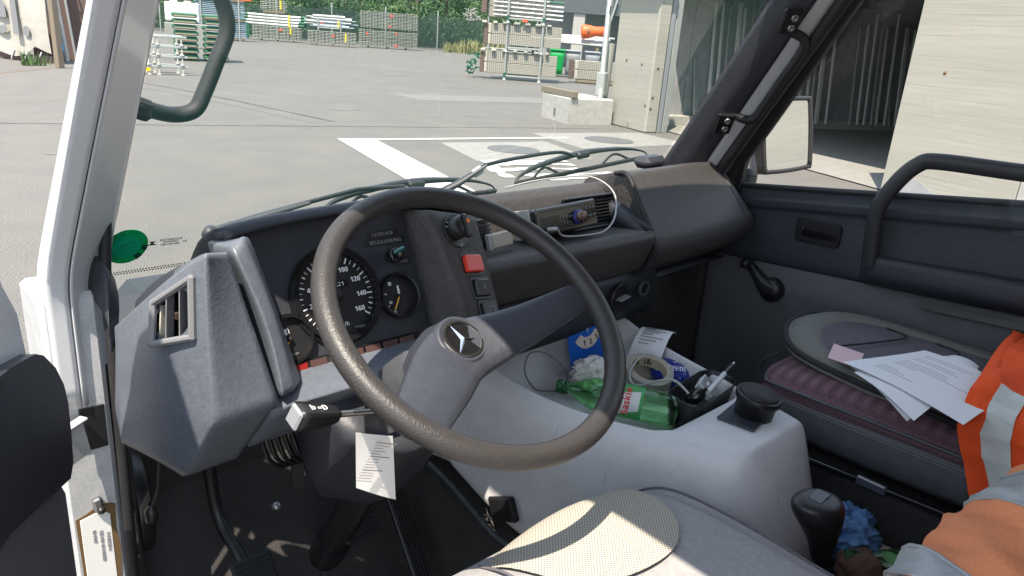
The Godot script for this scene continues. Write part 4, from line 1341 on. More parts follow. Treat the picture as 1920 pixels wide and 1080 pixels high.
	part("outline", pipe([wf * Vector3(0.012, 0.006, 0.0012), wf * Vector3(0.01, 0.012, 0.0012), wf * Vector3(0.003, 0.012, 0.0012), wf * Vector3(0.001, 0.006, 0.0012), wf * Vector3(-0.006, 0.005, 0.0012), wf * Vector3(-0.008, -0.002, 0.0012)], 0.0005, 4), M.print_green, stk)
	var gf := frame(screen(0.425, 1.378, -0.0015), Vector3(1, -0.02, 0), Vector3(0, 1, 0.65).normalized())
	for t in [["PILKINGTON", 0.0045, 0.0, 0.006], ["LAMINATED", 0.0028, 0.0, 0.0005], ["43R-001583", 0.0042, 0.0, -0.0055]]:
		lettering("glass_print", t[0], t[1], gf * Transform3D(mir, Vector3(t[2], t[3], 0)), M.print_black, wind)
	lettering("glass_print", "E1", 0.0045, gf * Transform3D(mir, Vector3(0.023, -0.002, 0)), M.print_black, wind)
	part("glass_mark", prisms([Vector2(-0.038, -0.004), Vector2(-0.022, -0.004), Vector2(-0.029, 0.001), Vector2(-0.024, 0.005), Vector2(-0.036, 0.005), Vector2(-0.031, 0.001)], 0, 0.0005, gf), M.print_black, wind)
	# right pillar: dark trim, white frame, black door seal
	part("pillar_trim", loft([[Vector3(1.745, 1.24, -1.345), Vector3(1.762, 1.24, -1.27), Vector3(1.805, 1.24, -1.235), Vector3(1.85, 1.24, -1.245), Vector3(1.85, 1.24, -1.36)], [Vector3(1.7265, 1.45, -1.205), Vector3(1.742, 1.45, -1.15), Vector3(1.777, 1.45, -1.112), Vector3(1.80, 1.45, -1.12), Vector3(1.82, 1.45, -1.24)], [Vector3(1.6535, 2.06, -0.82), Vector3(1.655, 2.06, -0.76), Vector3(1.668, 2.06, -0.72), Vector3(1.69, 2.06, -0.73), Vector3(1.72, 2.06, -0.84)]], true, true, [2, 1.5, 2, 2, 2], [3, 0, 3], 2), M.dash_dark, van)
	part("pillar_frame", loft([[Vector3(1.808, 1.26, -1.225), Vector3(1.838, 1.26, -1.205), Vector3(1.87, 1.26, -1.24), Vector3(1.84, 1.26, -1.3)], [Vector3(1.784, 1.45, -1.108), Vector3(1.808, 1.45, -1.085), Vector3(1.85, 1.45, -1.12), Vector3(1.82, 1.45, -1.2)], [Vector3(1.66, 2.08, -0.715), Vector3(1.69, 2.08, -0.68), Vector3(1.76, 2.08, -0.71), Vector3(1.73, 2.08, -0.8)]], true, true, 1.8, [3, 0, 3], 2), M.paint, van)
	part("pillar_seal", pipe([Vector3(1.832, 1.26, -1.185), Vector3(1.812, 1.45, -1.075), Vector3(1.70, 2.07, -0.665)], 0.016, 8), M.rubber, van)
	# roof, header, rear wall, sides
	var rf := ns(false)
	bx(rf, Transform3D(Basis(), Vector3(1.045, 2.14, 0.0)), Vector3(1.44, 0.07, 1.46), 0.02)
	part("roof", rf, M.paint, van)
	part("roof_lining", box(Vector3(1.045, 2.10, 0.0), Vector3(1.40, 0.012, 1.4), 0.003), M.cream, van)
	part("header_rail", loft([[Vector3(0.34, 1.965, -0.900), Vector3(0.34, 1.99, -0.74), Vector3(0.34, 2.17, -0.68), Vector3(0.34, 2.15, -0.88)], [Vector3(1.73, 1.965, -0.900), Vector3(1.73, 1.99, -0.74), Vector3(1.73, 2.17, -0.68), Vector3(1.73, 2.15, -0.88)]], true, true, 2, 3, 2), M.paint, van)
	part("rear_wall", box(Vector3(1.05, 1.32, 0.72), Vector3(1.72, 1.6, 0.04), 0.01), M.door_lower, van)
	part("rear_pillar", box(Vector3(0.24, 1.30, 0.62), Vector3(0.1, 1.64, 0.24), 0.02), M.paint, van)
	part("rear_pillar", box(Vector3(1.86, 1.30, 0.58), Vector3(0.1, 1.64, 0.3), 0.02), M.paint, van)
	part("door_sill", box(Vector3(0.215, 0.48, -0.3), Vector3(0.13, 0.14, 1.65), 0.02), M.paint_jamb, van)
	part("cowl", box(Vector3(1.10, 1.14, -1.46), Vector3(1.46, 0.2, 0.2), 0.05), M.black_plastic, van)
	part("front_panel", box(Vector3(1.12, 0.85, -1.52), Vector3(1.44, 0.66, 0.08), 0.03), M.paint, van)
	part("front_lining", box(Vector3(1.12, 0.86, -1.40), Vector3(1.48, 0.70, 0.05), 0.01), M.carpet, van)
	part("side_lining", box(Vector3(1.895, 0.85, -1.28), Vector3(0.04, 0.75, 0.32), 0.01), M.carpet, van)
	part("floor", box(Vector3(1.07, 0.50, -0.35), Vector3(1.62, 0.06, 2.15), 0.005), M.carpet, van)
	part("floor_mat", box(Vector3(0.62, 0.545, -0.75), Vector3(0.6, 0.02, 0.8), 0.008), M.rubber, van)
	part("toe_board", slabs([Vector3(0.29, 0.54, -1.12), Vector3(0.95, 0.54, -1.12), Vector3(0.95, 0.86, -1.40), Vector3(0.29, 0.86, -1.40)], 0.02), M.carpet, van)
	# kick panel with its speaker
	var kick := part("kick_panel", loft([[Vector3(0.296, 0.54, -1.185), Vector3(0.32, 0.54, -1.19), Vector3(0.365, 0.54, -1.40), Vector3(0.29, 0.54, -1.42)], [Vector3(0.296, 1.20, -1.185), Vector3(0.312, 1.20, -1.19), Vector3(0.34, 1.20, -1.40), Vector3(0.29, 1.20, -1.42)]], true, true, 1.0, 3, 2), M.carpet, van)
	var kf := frame(Vector3(0.338, 0.90, -1.28), Vector3(0.15, 0, -1), Vector3.UP)
	var spk := ns()
	lathe(spk, [Vector2(0.098, -0.01), Vector2(0.098, 0.008), Vector2(0.088, 0.014), Vector2(0.083, 0.006), Vector2(0.0, 0.004)], 32, kf * Transform3D(Basis(Vector3.RIGHT, PI / 2).rotated(Vector3.BACK, 0.0), Vector3.ZERO))
	part("speaker", spk, M.black_plastic, kick)
	part("speaker_bar", boxf(kf * Transform3D(Basis(Vector3.BACK, 0.7), Vector3(0, 0, 0.012)), Vector3(0.16, 0.006, 0.006), 0.002), M.black_plastic, kick)
	var wire := thing("hanging_cable", "thin black cable with plug hanging below the vent housing", "cable", Vector3(0.30, 1.17, -1.0))
	part("lead", pipe(spline([Vector3(0.292, 1.17, -0.99), Vector3(0.297, 1.13, -1.0), Vector3(0.297, 1.07, -1.02), Vector3(0.289, 1.04, -1.03)], 6), 0.0025, 6), M.rubber, wire)
	part("plug", turned([Vector2(0, -0.018), Vector2(0.009, -0.012), Vector2(0.010, 0.005), Vector2(0.003, 0.016)], 10, Transform3D(Basis(), Vector3(0.288, 1.03, -1.03))), M.black_plastic, wire)
	# pedals
	var ped := thing("clutch_pedal", "clutch pedal with ribbed rubber pad partly in sun", "pedal", Vector3(0.47, 0.8, -1.09))
	pedal(ped, frame(Vector3(0.468, 0.79, -1.09), Vector3(1, 0, 0), Vector3(0, 0.75, -0.66)), 0.075, 0.06)
	part("arm", pipe(spline([Vector3(0.46, 0.80, -1.11), Vector3(0.45, 0.86, -1.2), Vector3(0.44, 1.02, -1.2), Vector3(0.43, 1.16, -1.14)], 5), 0.012, 8), M.black_plastic, ped)
	ped = thing("brake_pedal", "dark brake pedal right of the steering column", "pedal", Vector3(0.66, 0.82, -1.05))
	pedal(ped, frame(Vector3(0.672, 0.815, -1.07), Vector3(1, 0, 0), Vector3(0, 0.75, -0.66)), 0.075, 0.06)
	part("arm", pipe(spline([Vector3(0.67, 0.83, -1.09), Vector3(0.66, 0.9, -1.18), Vector3(0.65, 1.05, -1.18), Vector3(0.65, 1.16, -1.12)], 5), 0.012, 8), M.black_plastic, ped)
	ped = thing("accelerator_pedal", "long ribbed accelerator pedal beside the carpeted tunnel", "pedal", Vector3(0.78, 0.7, -1.0))
	var af := frame(Vector3(0.770, 0.77, -1.035), Vector3(1, 0, -0.05), Vector3(-0.05, 0.82, -0.55))
	part("plate", boxf(af, Vector3(0.046, 0.24, 0.012), 0.003), M.black_plastic, ped)
	for i in 6:
		part("rib", boxf(af * Transform3D(Basis(), Vector3(-0.0175 + i * 0.007, 0.065, 0.008)), Vector3(0.0032, 0.10, 0.005), 0.001), M.rubber, ped)
		part("rib", boxf(af * Transform3D(Basis(), Vector3(-0.0175 + i * 0.007, -0.065, 0.008)), Vector3(0.0032, 0.10, 0.005), 0.001), M.rubber, ped)
	part("floor_bolt", turned([Vector2(0.008, 0), Vector2(0.008, 0.012), Vector2(0.004, 0.014), Vector2(0, 0.014)], 10, frame(Vector3(0.545, 0.86, -1.16), Vector3.RIGHT, Vector3(0, 0.5, 0.8))), M.steel, van)
	wipers()
	bracket()

func pedal(o: Node3D, f: Transform3D, w: float, h: float):
	part("pad", boxf(f, Vector3(w, h, 0.012), 0.004), M.rubber, o)
	for i in 6:
		var y := -h / 2 + h * (i + 0.5) / 6
		part("rib", boxf(f * Transform3D(Basis(), Vector3(0, y, 0.008)), Vector3(w * 0.92, h * 0.085, 0.006), 0.002), M.rubber, o)

func wipers():
	var w := thing("wiper", "long black wiper arm and blade outside the glass before the steering wheel", "wiper", screen(0.51, 1.37, 0.03), "windscreen wipers")
	part("pivot", turned([Vector2(0.012, -0.012), Vector2(0.013, 0.006), Vector2(0.007, 0.012), Vector2(0, 0.012)], 14, frame(screen(0.505, 1.375, 0.03), Vector3.RIGHT, Vector3(0, 0.5, 0.8))), M.vinyl_dark, w)
	part("arm", pipe([screen(0.505, 1.374, 0.036), screen(0.60, 1.398, 0.036), screen(0.688, 1.418, 0.036)], [0.012, 0.011, 0.008], 6, false, Vector2(1, 0.6)), M.vinyl_dark, w)
	part("arm_rod", pipe(spline([screen(0.685, 1.418, 0.036), screen(0.765, 1.433, 0.036), screen(0.80, 1.437, 0.036), screen(0.90, 1.434, 0.034)], 5), 0.0045, 6), M.black_plastic, w)
	wiper_blade(w, screen(0.72, 1.391, 0.028), screen(1.175, 1.398, 0.028), screen(0.93, 1.436, 0.036))
	w = thing("wiper", "long black wiper arm and blade outside the glass above the radio", "wiper", screen(0.98, 1.40, 0.03), "windscreen wipers")
	part("arm", pipe([screen(0.965, 1.385, 0.036), screen(1.05, 1.428, 0.036), screen(1.105, 1.471, 0.036)], [0.013, 0.012, 0.007], 6, false, Vector2(1, 0.6)), M.vinyl_dark, w)
	part("clip", boxf(frame(screen(1.088, 1.455, 0.036), screen(1.105, 1.471) - screen(1.05, 1.428), Vector3.UP), Vector3(0.026, 0.018, 0.014), 0.003), M.bin_grey, w)
	part("arm_rod", pipe(spline([screen(1.10, 1.470, 0.036), screen(1.17, 1.480, 0.036), screen(1.315, 1.490, 0.036), screen(1.39, 1.476, 0.034)], 5), 0.0045, 6), M.black_plastic, w)
	wiper_blade(w, screen(1.225, 1.413, 0.028), screen(1.70, 1.458, 0.028), screen(1.42, 1.478, 0.036))

func wiper_blade(w: Node3D, a: Vector3, b: Vector3, mid: Vector3):
	part("blade_rubber", boxf(frame((a + b) / 2, b - a, Vector3(0, 1, 0.65)), Vector3(a.distance_to(b), 0.012, 0.008), 0.002), M.rubber, w)
	var up := Vector3(0, 0.026, -0.012)
	part("yoke", pipe(spline([a, a.lerp(b, 0.05) + up * 0.6, a.lerp(b, 0.2) + up * 1.15, a.lerp(b, 0.5) + up * 1.5, a.lerp(b, 0.8) + up * 1.2, a.lerp(b, 0.96) + up * 0.6, b], 5), [0.002, 0.004, 0.004, 0.004, 0.004, 0.005, 0.006, 0.007, 0.008, 0.008, 0.008, 0.009, 0.009, 0.01, 0.01, 0.01, 0.01, 0.009, 0.008, 0.008, 0.007, 0.006, 0.005, 0.005, 0.004, 0.004, 0.004, 0.003, 0.003, 0.002, 0.002], 6, false, Vector2(1, 0.7)), M.black_plastic, w)
	for t in [[0.12, 0.3], [0.62, 0.84]]:
		part("claw", pipe(spline([a.lerp(b, t[0]) + up * 0.1, a.lerp(b, (t[0] + t[1]) / 2) + up * 0.85, a.lerp(b, t[1]) + up * 0.1], 4), 0.0035, 5), M.black_plastic, w)
	part("coupling", boxf(frame(mid, b - a, Vector3(0, 1, 0.65)), Vector3(0.04, 0.018, 0.018), 0.004), M.black_plastic, w)

func bracket():
	var o := thing("mirror_bracket", "thick black tubular mirror bracket outside the windscreen by the white pillar", "mirror bracket", Vector3(0.4, 1.6, -1.28))
	var pts := spline([Vector3(0.352, 1.612, -1.255), Vector3(0.400, 1.598, -1.27), Vector3(0.455, 1.583, -1.30), Vector3(0.492, 1.590, -1.30), Vector3(0.512, 1.622, -1.30), Vector3(0.535, 1.672, -1.30), Vector3(0.553, 1.712, -1.30), Vector3(0.555, 1.742, -1.30), Vector3(0.545, 1.775, -1.30), Vector3(0.52, 1.83, -1.30), Vector3(0.50, 1.90, -1.30)], 6)
	part("tube", pipe(pts, 0.0160, 14, false, Vector2(1, 0.82)), M.rubber, o)
	part("foot", boxf(frame(Vector3(0.372, 1.606, -1.262), Vector3(0.08, -0.03, -0.02), Vector3.UP), Vector3(0.09, 0.034, 0.03), 0.008), M.rubber, o)

# ---------------------------------------------------------------- dashboard
const DIAL_N := Vector3(0, 0.438, 0.899)

func on_dial(x: float, y: float) -> Vector3:     # the instrument panel's plane at x, y
	return Vector3(x, y, -1.02 + (1.452 - y) * 0.487)

func dashboard():
	var d := thing("dashboard", "blue grey moulded van dashboard with instrument panel and glovebox", "dashboard", Vector3(1.05, 1.1, -1.05))
	# vent housing at the driver's side
	var pod := part("vent_housing", loft([
		[Vector3(0.3000, 1.2500, -1.1700), Vector3(0.2780, 1.3190, -1.0800), Vector3(0.2770, 1.2875, -1.0800), Vector3(0.2758, 1.2515, -1.0800), Vector3(0.2750, 1.2290, -1.0800), Vector3(0.2680, 1.1380, -1.0700), Vector3(0.2850, 1.1400, -1.1600)],
		[Vector3(0.3150, 1.3150, -1.0900), Vector3(0.2935, 1.4120, -0.9450), Vector3(0.2895, 1.3980, -0.9340), Vector3(0.2810, 1.3470, -0.9260), Vector3(0.2850, 1.2620, -0.9300), Vector3(0.2760, 1.1660, -0.9550), Vector3(0.3000, 1.1550, -1.1100)],
		[Vector3(0.3300, 1.3700, -1.0500), Vector3(0.3225, 1.4640, -0.8880), Vector3(0.3195, 1.4410, -0.8820), Vector3(0.3125, 1.3680, -0.8730), Vector3(0.3075, 1.2650, -0.8620), Vector3(0.2900, 1.1600, -0.9180), Vector3(0.3200, 1.1600, -1.1000)],
		[Vector3(0.3420, 1.4000, -1.0400), Vector3(0.3310, 1.4770, -0.8660), Vector3(0.3270, 1.4400, -0.8600), Vector3(0.3215, 1.3680, -0.8510), Vector3(0.3160, 1.2630, -0.8360), Vector3(0.2970, 1.1550, -0.9020), Vector3(0.3300, 1.1600, -1.1000)],
		[Vector3(0.3900, 1.4000, -1.0400), Vector3(0.3720, 1.4630, -0.9020), Vector3(0.3790, 1.4200, -0.8910), Vector3(0.3900, 1.3620, -0.8750), Vector3(0.4080, 1.2620, -0.8460), Vector3(0.3800, 1.1400, -0.9300), Vector3(0.4100, 1.1400, -1.1000)]],
		true, true, [1, 2.2, 0, 0, 3.0, 2.6, 1], [3, 0, 0, 2.2, 3], 3, [[1, 2]]), M.dash, d)
	var vq := [Vector3(0.281, 1.347, -0.926), Vector3(0.3125, 1.368, -0.873), Vector3(0.3195, 1.441, -0.882), Vector3(0.2895, 1.398, -0.934)]
	var vn: Vector3 = (vq[1] - vq[0]).cross(vq[3] - vq[0]).normalized()
	# the duct behind the opening is a real box
	var duct := ns(false)
	for i in 4:
		var a: Vector3 = vq[i]
		var b: Vector3 = vq[(i + 1) % 4]
		quad(duct, a, a - vn * 0.06, b - vn * 0.06, b)
	quad(duct, vq[0] - vn * 0.06, vq[1] - vn * 0.06, vq[2] - vn * 0.06, vq[3] - vn * 0.06)
	part("vent_duct", duct, M.black_plastic, pod)
	for i in 4:
		var a: Vector3 = vq[i] + vn * 0.003
		var b: Vector3 = vq[(i + 1) % 4] + vn * 0.003
		part("vent_frame", boxf(frame((a + b) / 2, b - a, vn), Vector3(a.distance_to(b) + 0.009, 0.010, 0.009), 0.003), M.vent_grey, pod)
	for t in [0.34, 0.68]:
		var a: Vector3 = vq[0].lerp(vq[1], t) - vn * 0.004
		var b: Vector3 = vq[3].lerp(vq[2], t) - vn * 0.004
		part("vent_slat", boxf(frame((a + b) / 2, b - a, vn.rotated((b - a).normalized(), 0.15)), Vector3(a.distance_to(b), 0.016, 0.0016), 0.0004), M.vent_grey, pod)
	part("vent_flap", boxf(frame(vq[0].lerp(vq[3], 0.5) - vn * 0.012 + (vq[1] - vq[0]).normalized() * 0.007, vq[3] - vq[0], vn), Vector3(0.044, 0.02, 0.002), 0.0005), M.cream, pod)
	part("vent_link", box(vq[0].lerp(vq[2], 0.42) - vn * 0.012, Vector3(0.005, 0.010, 0.005), 0.001), M.knob_copper, pod)
	# dark horn of the dash top running to the pillar
	part("dash_corner", loft([[Vector3(0.311, 1.350, -1.100), Vector3(0.300, 1.335, -1.035), Vector3(0.319, 1.285, -1.120)], [Vector3(0.325, 1.386, -1.080), Vector3(0.306, 1.370, -0.985), Vector3(0.336, 1.285, -1.120)], [Vector3(0.342, 1.417, -1.040), Vector3(0.325, 1.414, -0.945), Vector3(0.345, 1.3, -1.10)], [Vector3(0.368, 1.437, -1.0), Vector3(0.345, 1.449, -0.905), Vector3(0.37, 1.33, -1.07)], [Vector3(0.405, 1.442, -0.975), Vector3(0.388, 1.440, -0.935), Vector3(0.40, 1.33, -1.05)]], true, true, [0.4, 1.5, 1], [1.5, 0, 0, 0, 2], 2), M.dash_dark, d)
	part("pillar_foot", loft([[Vector3(0.275, 1.325, -1.20), Vector3(0.305, 1.372, -1.275), Vector3(0.285, 1.40, -1.20)], [Vector3(0.283, 1.30, -1.13), Vector3(0.33, 1.345, -1.20), Vector3(0.305, 1.39, -1.17)], [Vector3(0.276, 1.26, -1.11), Vector3(0.30, 1.27, -1.15), Vector3(0.29, 1.32, -1.15)]], true, true, 1, [2, 0, 2], 2), M.dash_dark, d)
	# frame round the instruments: left strip, hood, lower lip
	part("instrument_frame", loft([
		[Vector3(0.380, 1.462, -0.912), Vector3(0.402, 1.476, -0.922), Vector3(0.434, 1.456, -0.972), Vector3(0.45, 1.44, -1.03), Vector3(0.39, 1.44, -1.04)],
		[Vector3(0.412, 1.355, -0.872), Vector3(0.432, 1.36, -0.886), Vector3(0.452, 1.352, -0.93), Vector3(0.455, 1.35, -0.99), Vector3(0.41, 1.35, -1.0)],
		[Vector3(0.413, 1.262, -0.846), Vector3(0.434, 1.266, -0.852), Vector3(0.462, 1.262, -0.882), Vector3(0.462, 1.25, -0.94), Vector3(0.42, 1.25, -0.95)]],
		true, true, [2, 1.4, 1.5, 1, 1], [2, 0, 2], 3), M.dash, d)
	part("lower_lip", bar_x([[-0.930, 1.263], [-0.868, 1.254], [-0.852, 1.246], [-0.932, 1.150], [-1.04, 1.152], [-1.04, 1.22]], [0.400, 0.5, 0.62, 0.74, 0.80], [1.5, 1.5, 2, 1.5, 1, 1], 3.0, 2), M.dash, d)
	part("hood", loft([[Vector3(0.42, 1.33, -1.20), Vector3(0.40, 1.43, -1.08), Vector3(0.40, 1.468, -1.0), Vector3(0.41, 1.448, -0.985), Vector3(0.42, 1.44, -1.04), Vector3(0.40, 1.30, -1.15)], [Vector3(0.47, 1.34, -1.23), Vector3(0.455, 1.445, -1.09), Vector3(0.455, 1.478, -1.008), Vector3(0.455, 1.464, -0.992), Vector3(0.455, 1.45, -1.03), Vector3(0.455, 1.30, -1.2)], [Vector3(0.74, 1.34, -1.25), Vector3(0.74, 1.455, -1.10), Vector3(0.74, 1.486, -1.012), Vector3(0.74, 1.472, -0.998), Vector3(0.74, 1.455, -1.03), Vector3(0.74, 1.30, -1.2)], [Vector3(0.80, 1.34, -1.25), Vector3(0.80, 1.455, -1.10), Vector3(0.80, 1.486, -1.0), Vector3(0.80, 1.47, -0.985), Vector3(0.80, 1.45, -1.03), Vector3(0.80, 1.30, -1.2)], [Vector3(0.90, 1.34, -1.26), Vector3(0.90, 1.43, -1.12), Vector3(0.885, 1.45, -1.03), Vector3(0.88, 1.44, -1.0), Vector3(0.88, 1.42, -1.04), Vector3(0.9, 1.3, -1.2)]], true, true, [1, 0.5, 1, 1.5, 1, 1], [2, 0, 0, 0, 2], 2), M.dash_dark, d)
	part("instrument_panel", slabs([on_dial(0.43, 1.24), on_dial(0.73, 1.24), on_dial(0.73, 1.456), on_dial(0.43, 1.456)], 0.02), M.dash_dark, d)
	instruments(d)
	switches(d)
	# centre: top roll, radio wall, shelf and padded lip
	part("centre_section", bar_x([[-1.27, 1.385], [-1.16, 1.425], [-1.12, 1.437], [-1.098, 1.424], [-1.085, 1.404], [-1.058, 1.346], [-0.962, 1.356], [-0.944, 1.342], [-0.952, 1.295], [-0.978, 1.252], [-1.05, 1.24], [-1.27, 1.24]], [0.84, 0.95, 1.1, 1.25, 1.366], [1, 0.5, 1, 1.2, 1.5, 1.6, 1.6, 1.2, 0.4, 1.4, 1, 1], 3.0, 3), M.dash_skin, d)
	part("shelf_end", loft([[Vector3(1.362, 1.42, -1.10), Vector3(1.362, 1.35, -1.06), Vector3(1.362, 1.362, -0.958)], [Vector3(1.33, 1.41, -1.095), Vector3(1.325, 1.345, -1.06), Vector3(1.34, 1.352, -0.962)]], true, true, 2, 3, 1), M.dash_dark, d)
	var rf := frame(Vector3(1.0, 1.377, -1.074), Vector3(1, 0, 0), Vector3(0, 0.91, -0.41))
	for i in 8: part("vent_louvre", boxf(rf * Transform3D(Basis(Vector3.RIGHT, 0.5), Vector3(0.275, -0.024 + i * 0.0075, 0.012)), Vector3(0.15, 0.002, 0.012), 0.0006), M.black_plastic, d)
	part("vent_backing", boxf(rf * Transform3D(Basis(), Vector3(0.275, 0.002, 0.004)), Vector3(0.155, 0.066, 0.006), 0.002), M.black_plastic, d)
	for q in [[0.275, 0.037, 0.165, 0.006], [0.275, -0.033, 0.165, 0.006], [0.355, 0.002, 0.006, 0.07]]: part("vent_surround", boxf(rf * Transform3D(Basis(), Vector3(q[0], q[1], 0.012)), Vector3(q[2], q[3], 0.02), 0.002), M.dash_dark, d)
	part("left_louvre", boxf(rf * Transform3D(Basis(), Vector3(-0.085, 0.0, 0.01)), Vector3(0.1, 0.062, 0.012), 0.003), M.black_plastic, d)
	for i in 5: part("vent_louvre", boxf(rf * Transform3D(Basis(Vector3.RIGHT, 0.5), Vector3(-0.085, -0.02 + i * 0.01, 0.02)), Vector3(0.09, 0.002, 0.012), 0.0006), M.black_plastic, d)
	for x in [0.94, 0.975, 1.015]: part("top_plug", turned([Vector2(0.009 if x < 0.95 else 0.005, 0), Vector2(0.008 if x < 0.95 else 0.0045, 0.004), Vector2(0, 0.005)], 14, Transform3D(Basis(), Vector3(x, 1.437, -1.135))), M.black_gloss, d)
	# glovebox and its end cap
	var glove := [[-1.25, 1.415], [-1.12, 1.455], [-1.072, 1.463], [-1.015, 1.400], [-0.957, 1.335], [-0.948, 1.305], [-0.962, 1.265], [-1.03, 1.215], [-1.25, 1.20]]
	var gs := []
	for q in [[1.372, 0.0, 0.0], [1.376, 0.0, 0.0], [1.50, 0.0, 0.001], [1.66, -0.008, 0.001], [1.811, -0.026, 0.0], [1.815, -0.027, 0.0]]:
		var row := []
		for p in glove: row.append(Vector3(q[0] + (maxf(0.0, -0.95 - p[0]) * 0.22 if q[0] < 1.4 else 0.0), p[1] + q[2], p[0] + q[1]))
		gs.append(row)
	part("glovebox", loft(gs, true, true, [1, 1, 2.6, 0, 1.2, 0.6, 1.4, 1, 1], [3, 1.5, 0, 0, 1.5, 3], 3), M.dash_skin, d)
	gs = []
	for q in [[1.820, -0.027, 1.0], [1.824, -0.028, 1.0], [1.87, -0.036, 0.88], [1.896, -0.046, 0.72]]:
		var row := []
		for p in glove: row.append(Vector3(q[0], 1.29 + (p[1] - 1.29) * q[2], p[0] + q[1]))
		gs.append(row)
	part("end_cap", loft(gs, true, true, [1, 1, 2.6, 0, 1.2, 0.6, 1.4, 1, 1], [3, 1.5, 0.5, 2], 3), M.dash_skin, d)
	part("glovebox_seal", pipe(spline([Vector3(1.400, 1.455, -1.11), Vector3(1.392, 1.458, -1.066), Vector3(1.379, 1.398, -1.008), Vector3(1.3695, 1.335, -0.953), Vector3(1.3685, 1.305, -0.944), Vector3(1.3685, 1.262, -0.965), Vector3(1.369, 1.22, -1.02)], 5), 0.006, 8), M.rubber, d)
	part("top_bracket", box(Vector3(1.60, 1.463, -1.16), Vector3(0.1, 0.03, 0.05), 0.012, 0.1), M.dash_dark, d)
	# panel under the centre with lighter and heater knob
	var lp := part("lower_panel", loft([[Vector3(0.95, 1.245, -0.99), Vector3(0.95, 1.12, -1.0), Vector3(0.95, 1.12, -1.1), Vector3(0.95, 1.24, -1.1)], [Vector3(1.44, 1.252, -0.985), Vector3(1.45, 1.135, -0.995), Vector3(1.45, 1.13, -1.1), Vector3(1.45, 1.24, -1.1)]], true, true, 2.5, 3, 2), M.dash_dark, d)
	var kn := frame(Vector3(1.303, 1.197, -0.984), Vector3.RIGHT, Vector3.UP)
	part("heater_knob", prisms(disc2(0.03, 28, 1.15), 0, 0.008, kn, 0.002), M.black_plastic, lp)
	part("knob_grip", boxf(kn * Transform3D(Basis(Vector3.BACK, 0.2), Vector3(0, 0.004, 0.016)), Vector3(0.034, 0.004, 0.016), 0.0012), M.print_grey, lp)
	var rg := ns()
	ring(rg, 0.0135, 0.018, 0.0, 0.006, frame(Vector3(1.393, 1.205, -0.982), Vector3.RIGHT, Vector3.UP), 28)
	part("lighter_ring", rg, M.steel, lp)
	part("lighter", prisms(disc2(0.013, 24), 0, 0.004, frame(Vector3(1.393, 1.205, -0.982), Vector3.RIGHT, Vector3.UP)), M.black_gloss, lp)
	part("under_tray", loft([[Vector3(1.46, 1.20, -1.02), Vector3(1.86, 1.20, -1.04), Vector3(1.80, 1.10, -1.2), Vector3(1.46, 1.10, -1.2)], [Vector3(1.46, 1.21, -1.26), Vector3(1.86, 1.21, -1.26), Vector3(1.86, 1.12, -1.28), Vector3(1.46, 1.12, -1.28)]], true, true, 1.5, 2, 2), M.dash_dark, d)
	# cables under the dash
	for i in 5: part("loom", pipe(spline([Vector3(0.44 + i * 0.012, 1.15, -0.99), Vector3(0.455 + i * 0.014, 1.085 - i * 0.004, -0.985), Vector3(0.49 + i * 0.012, 1.06, -0.99), Vector3(0.53, 1.09, -1.0)], 5), 0.004, 6), M.black_gloss, d)

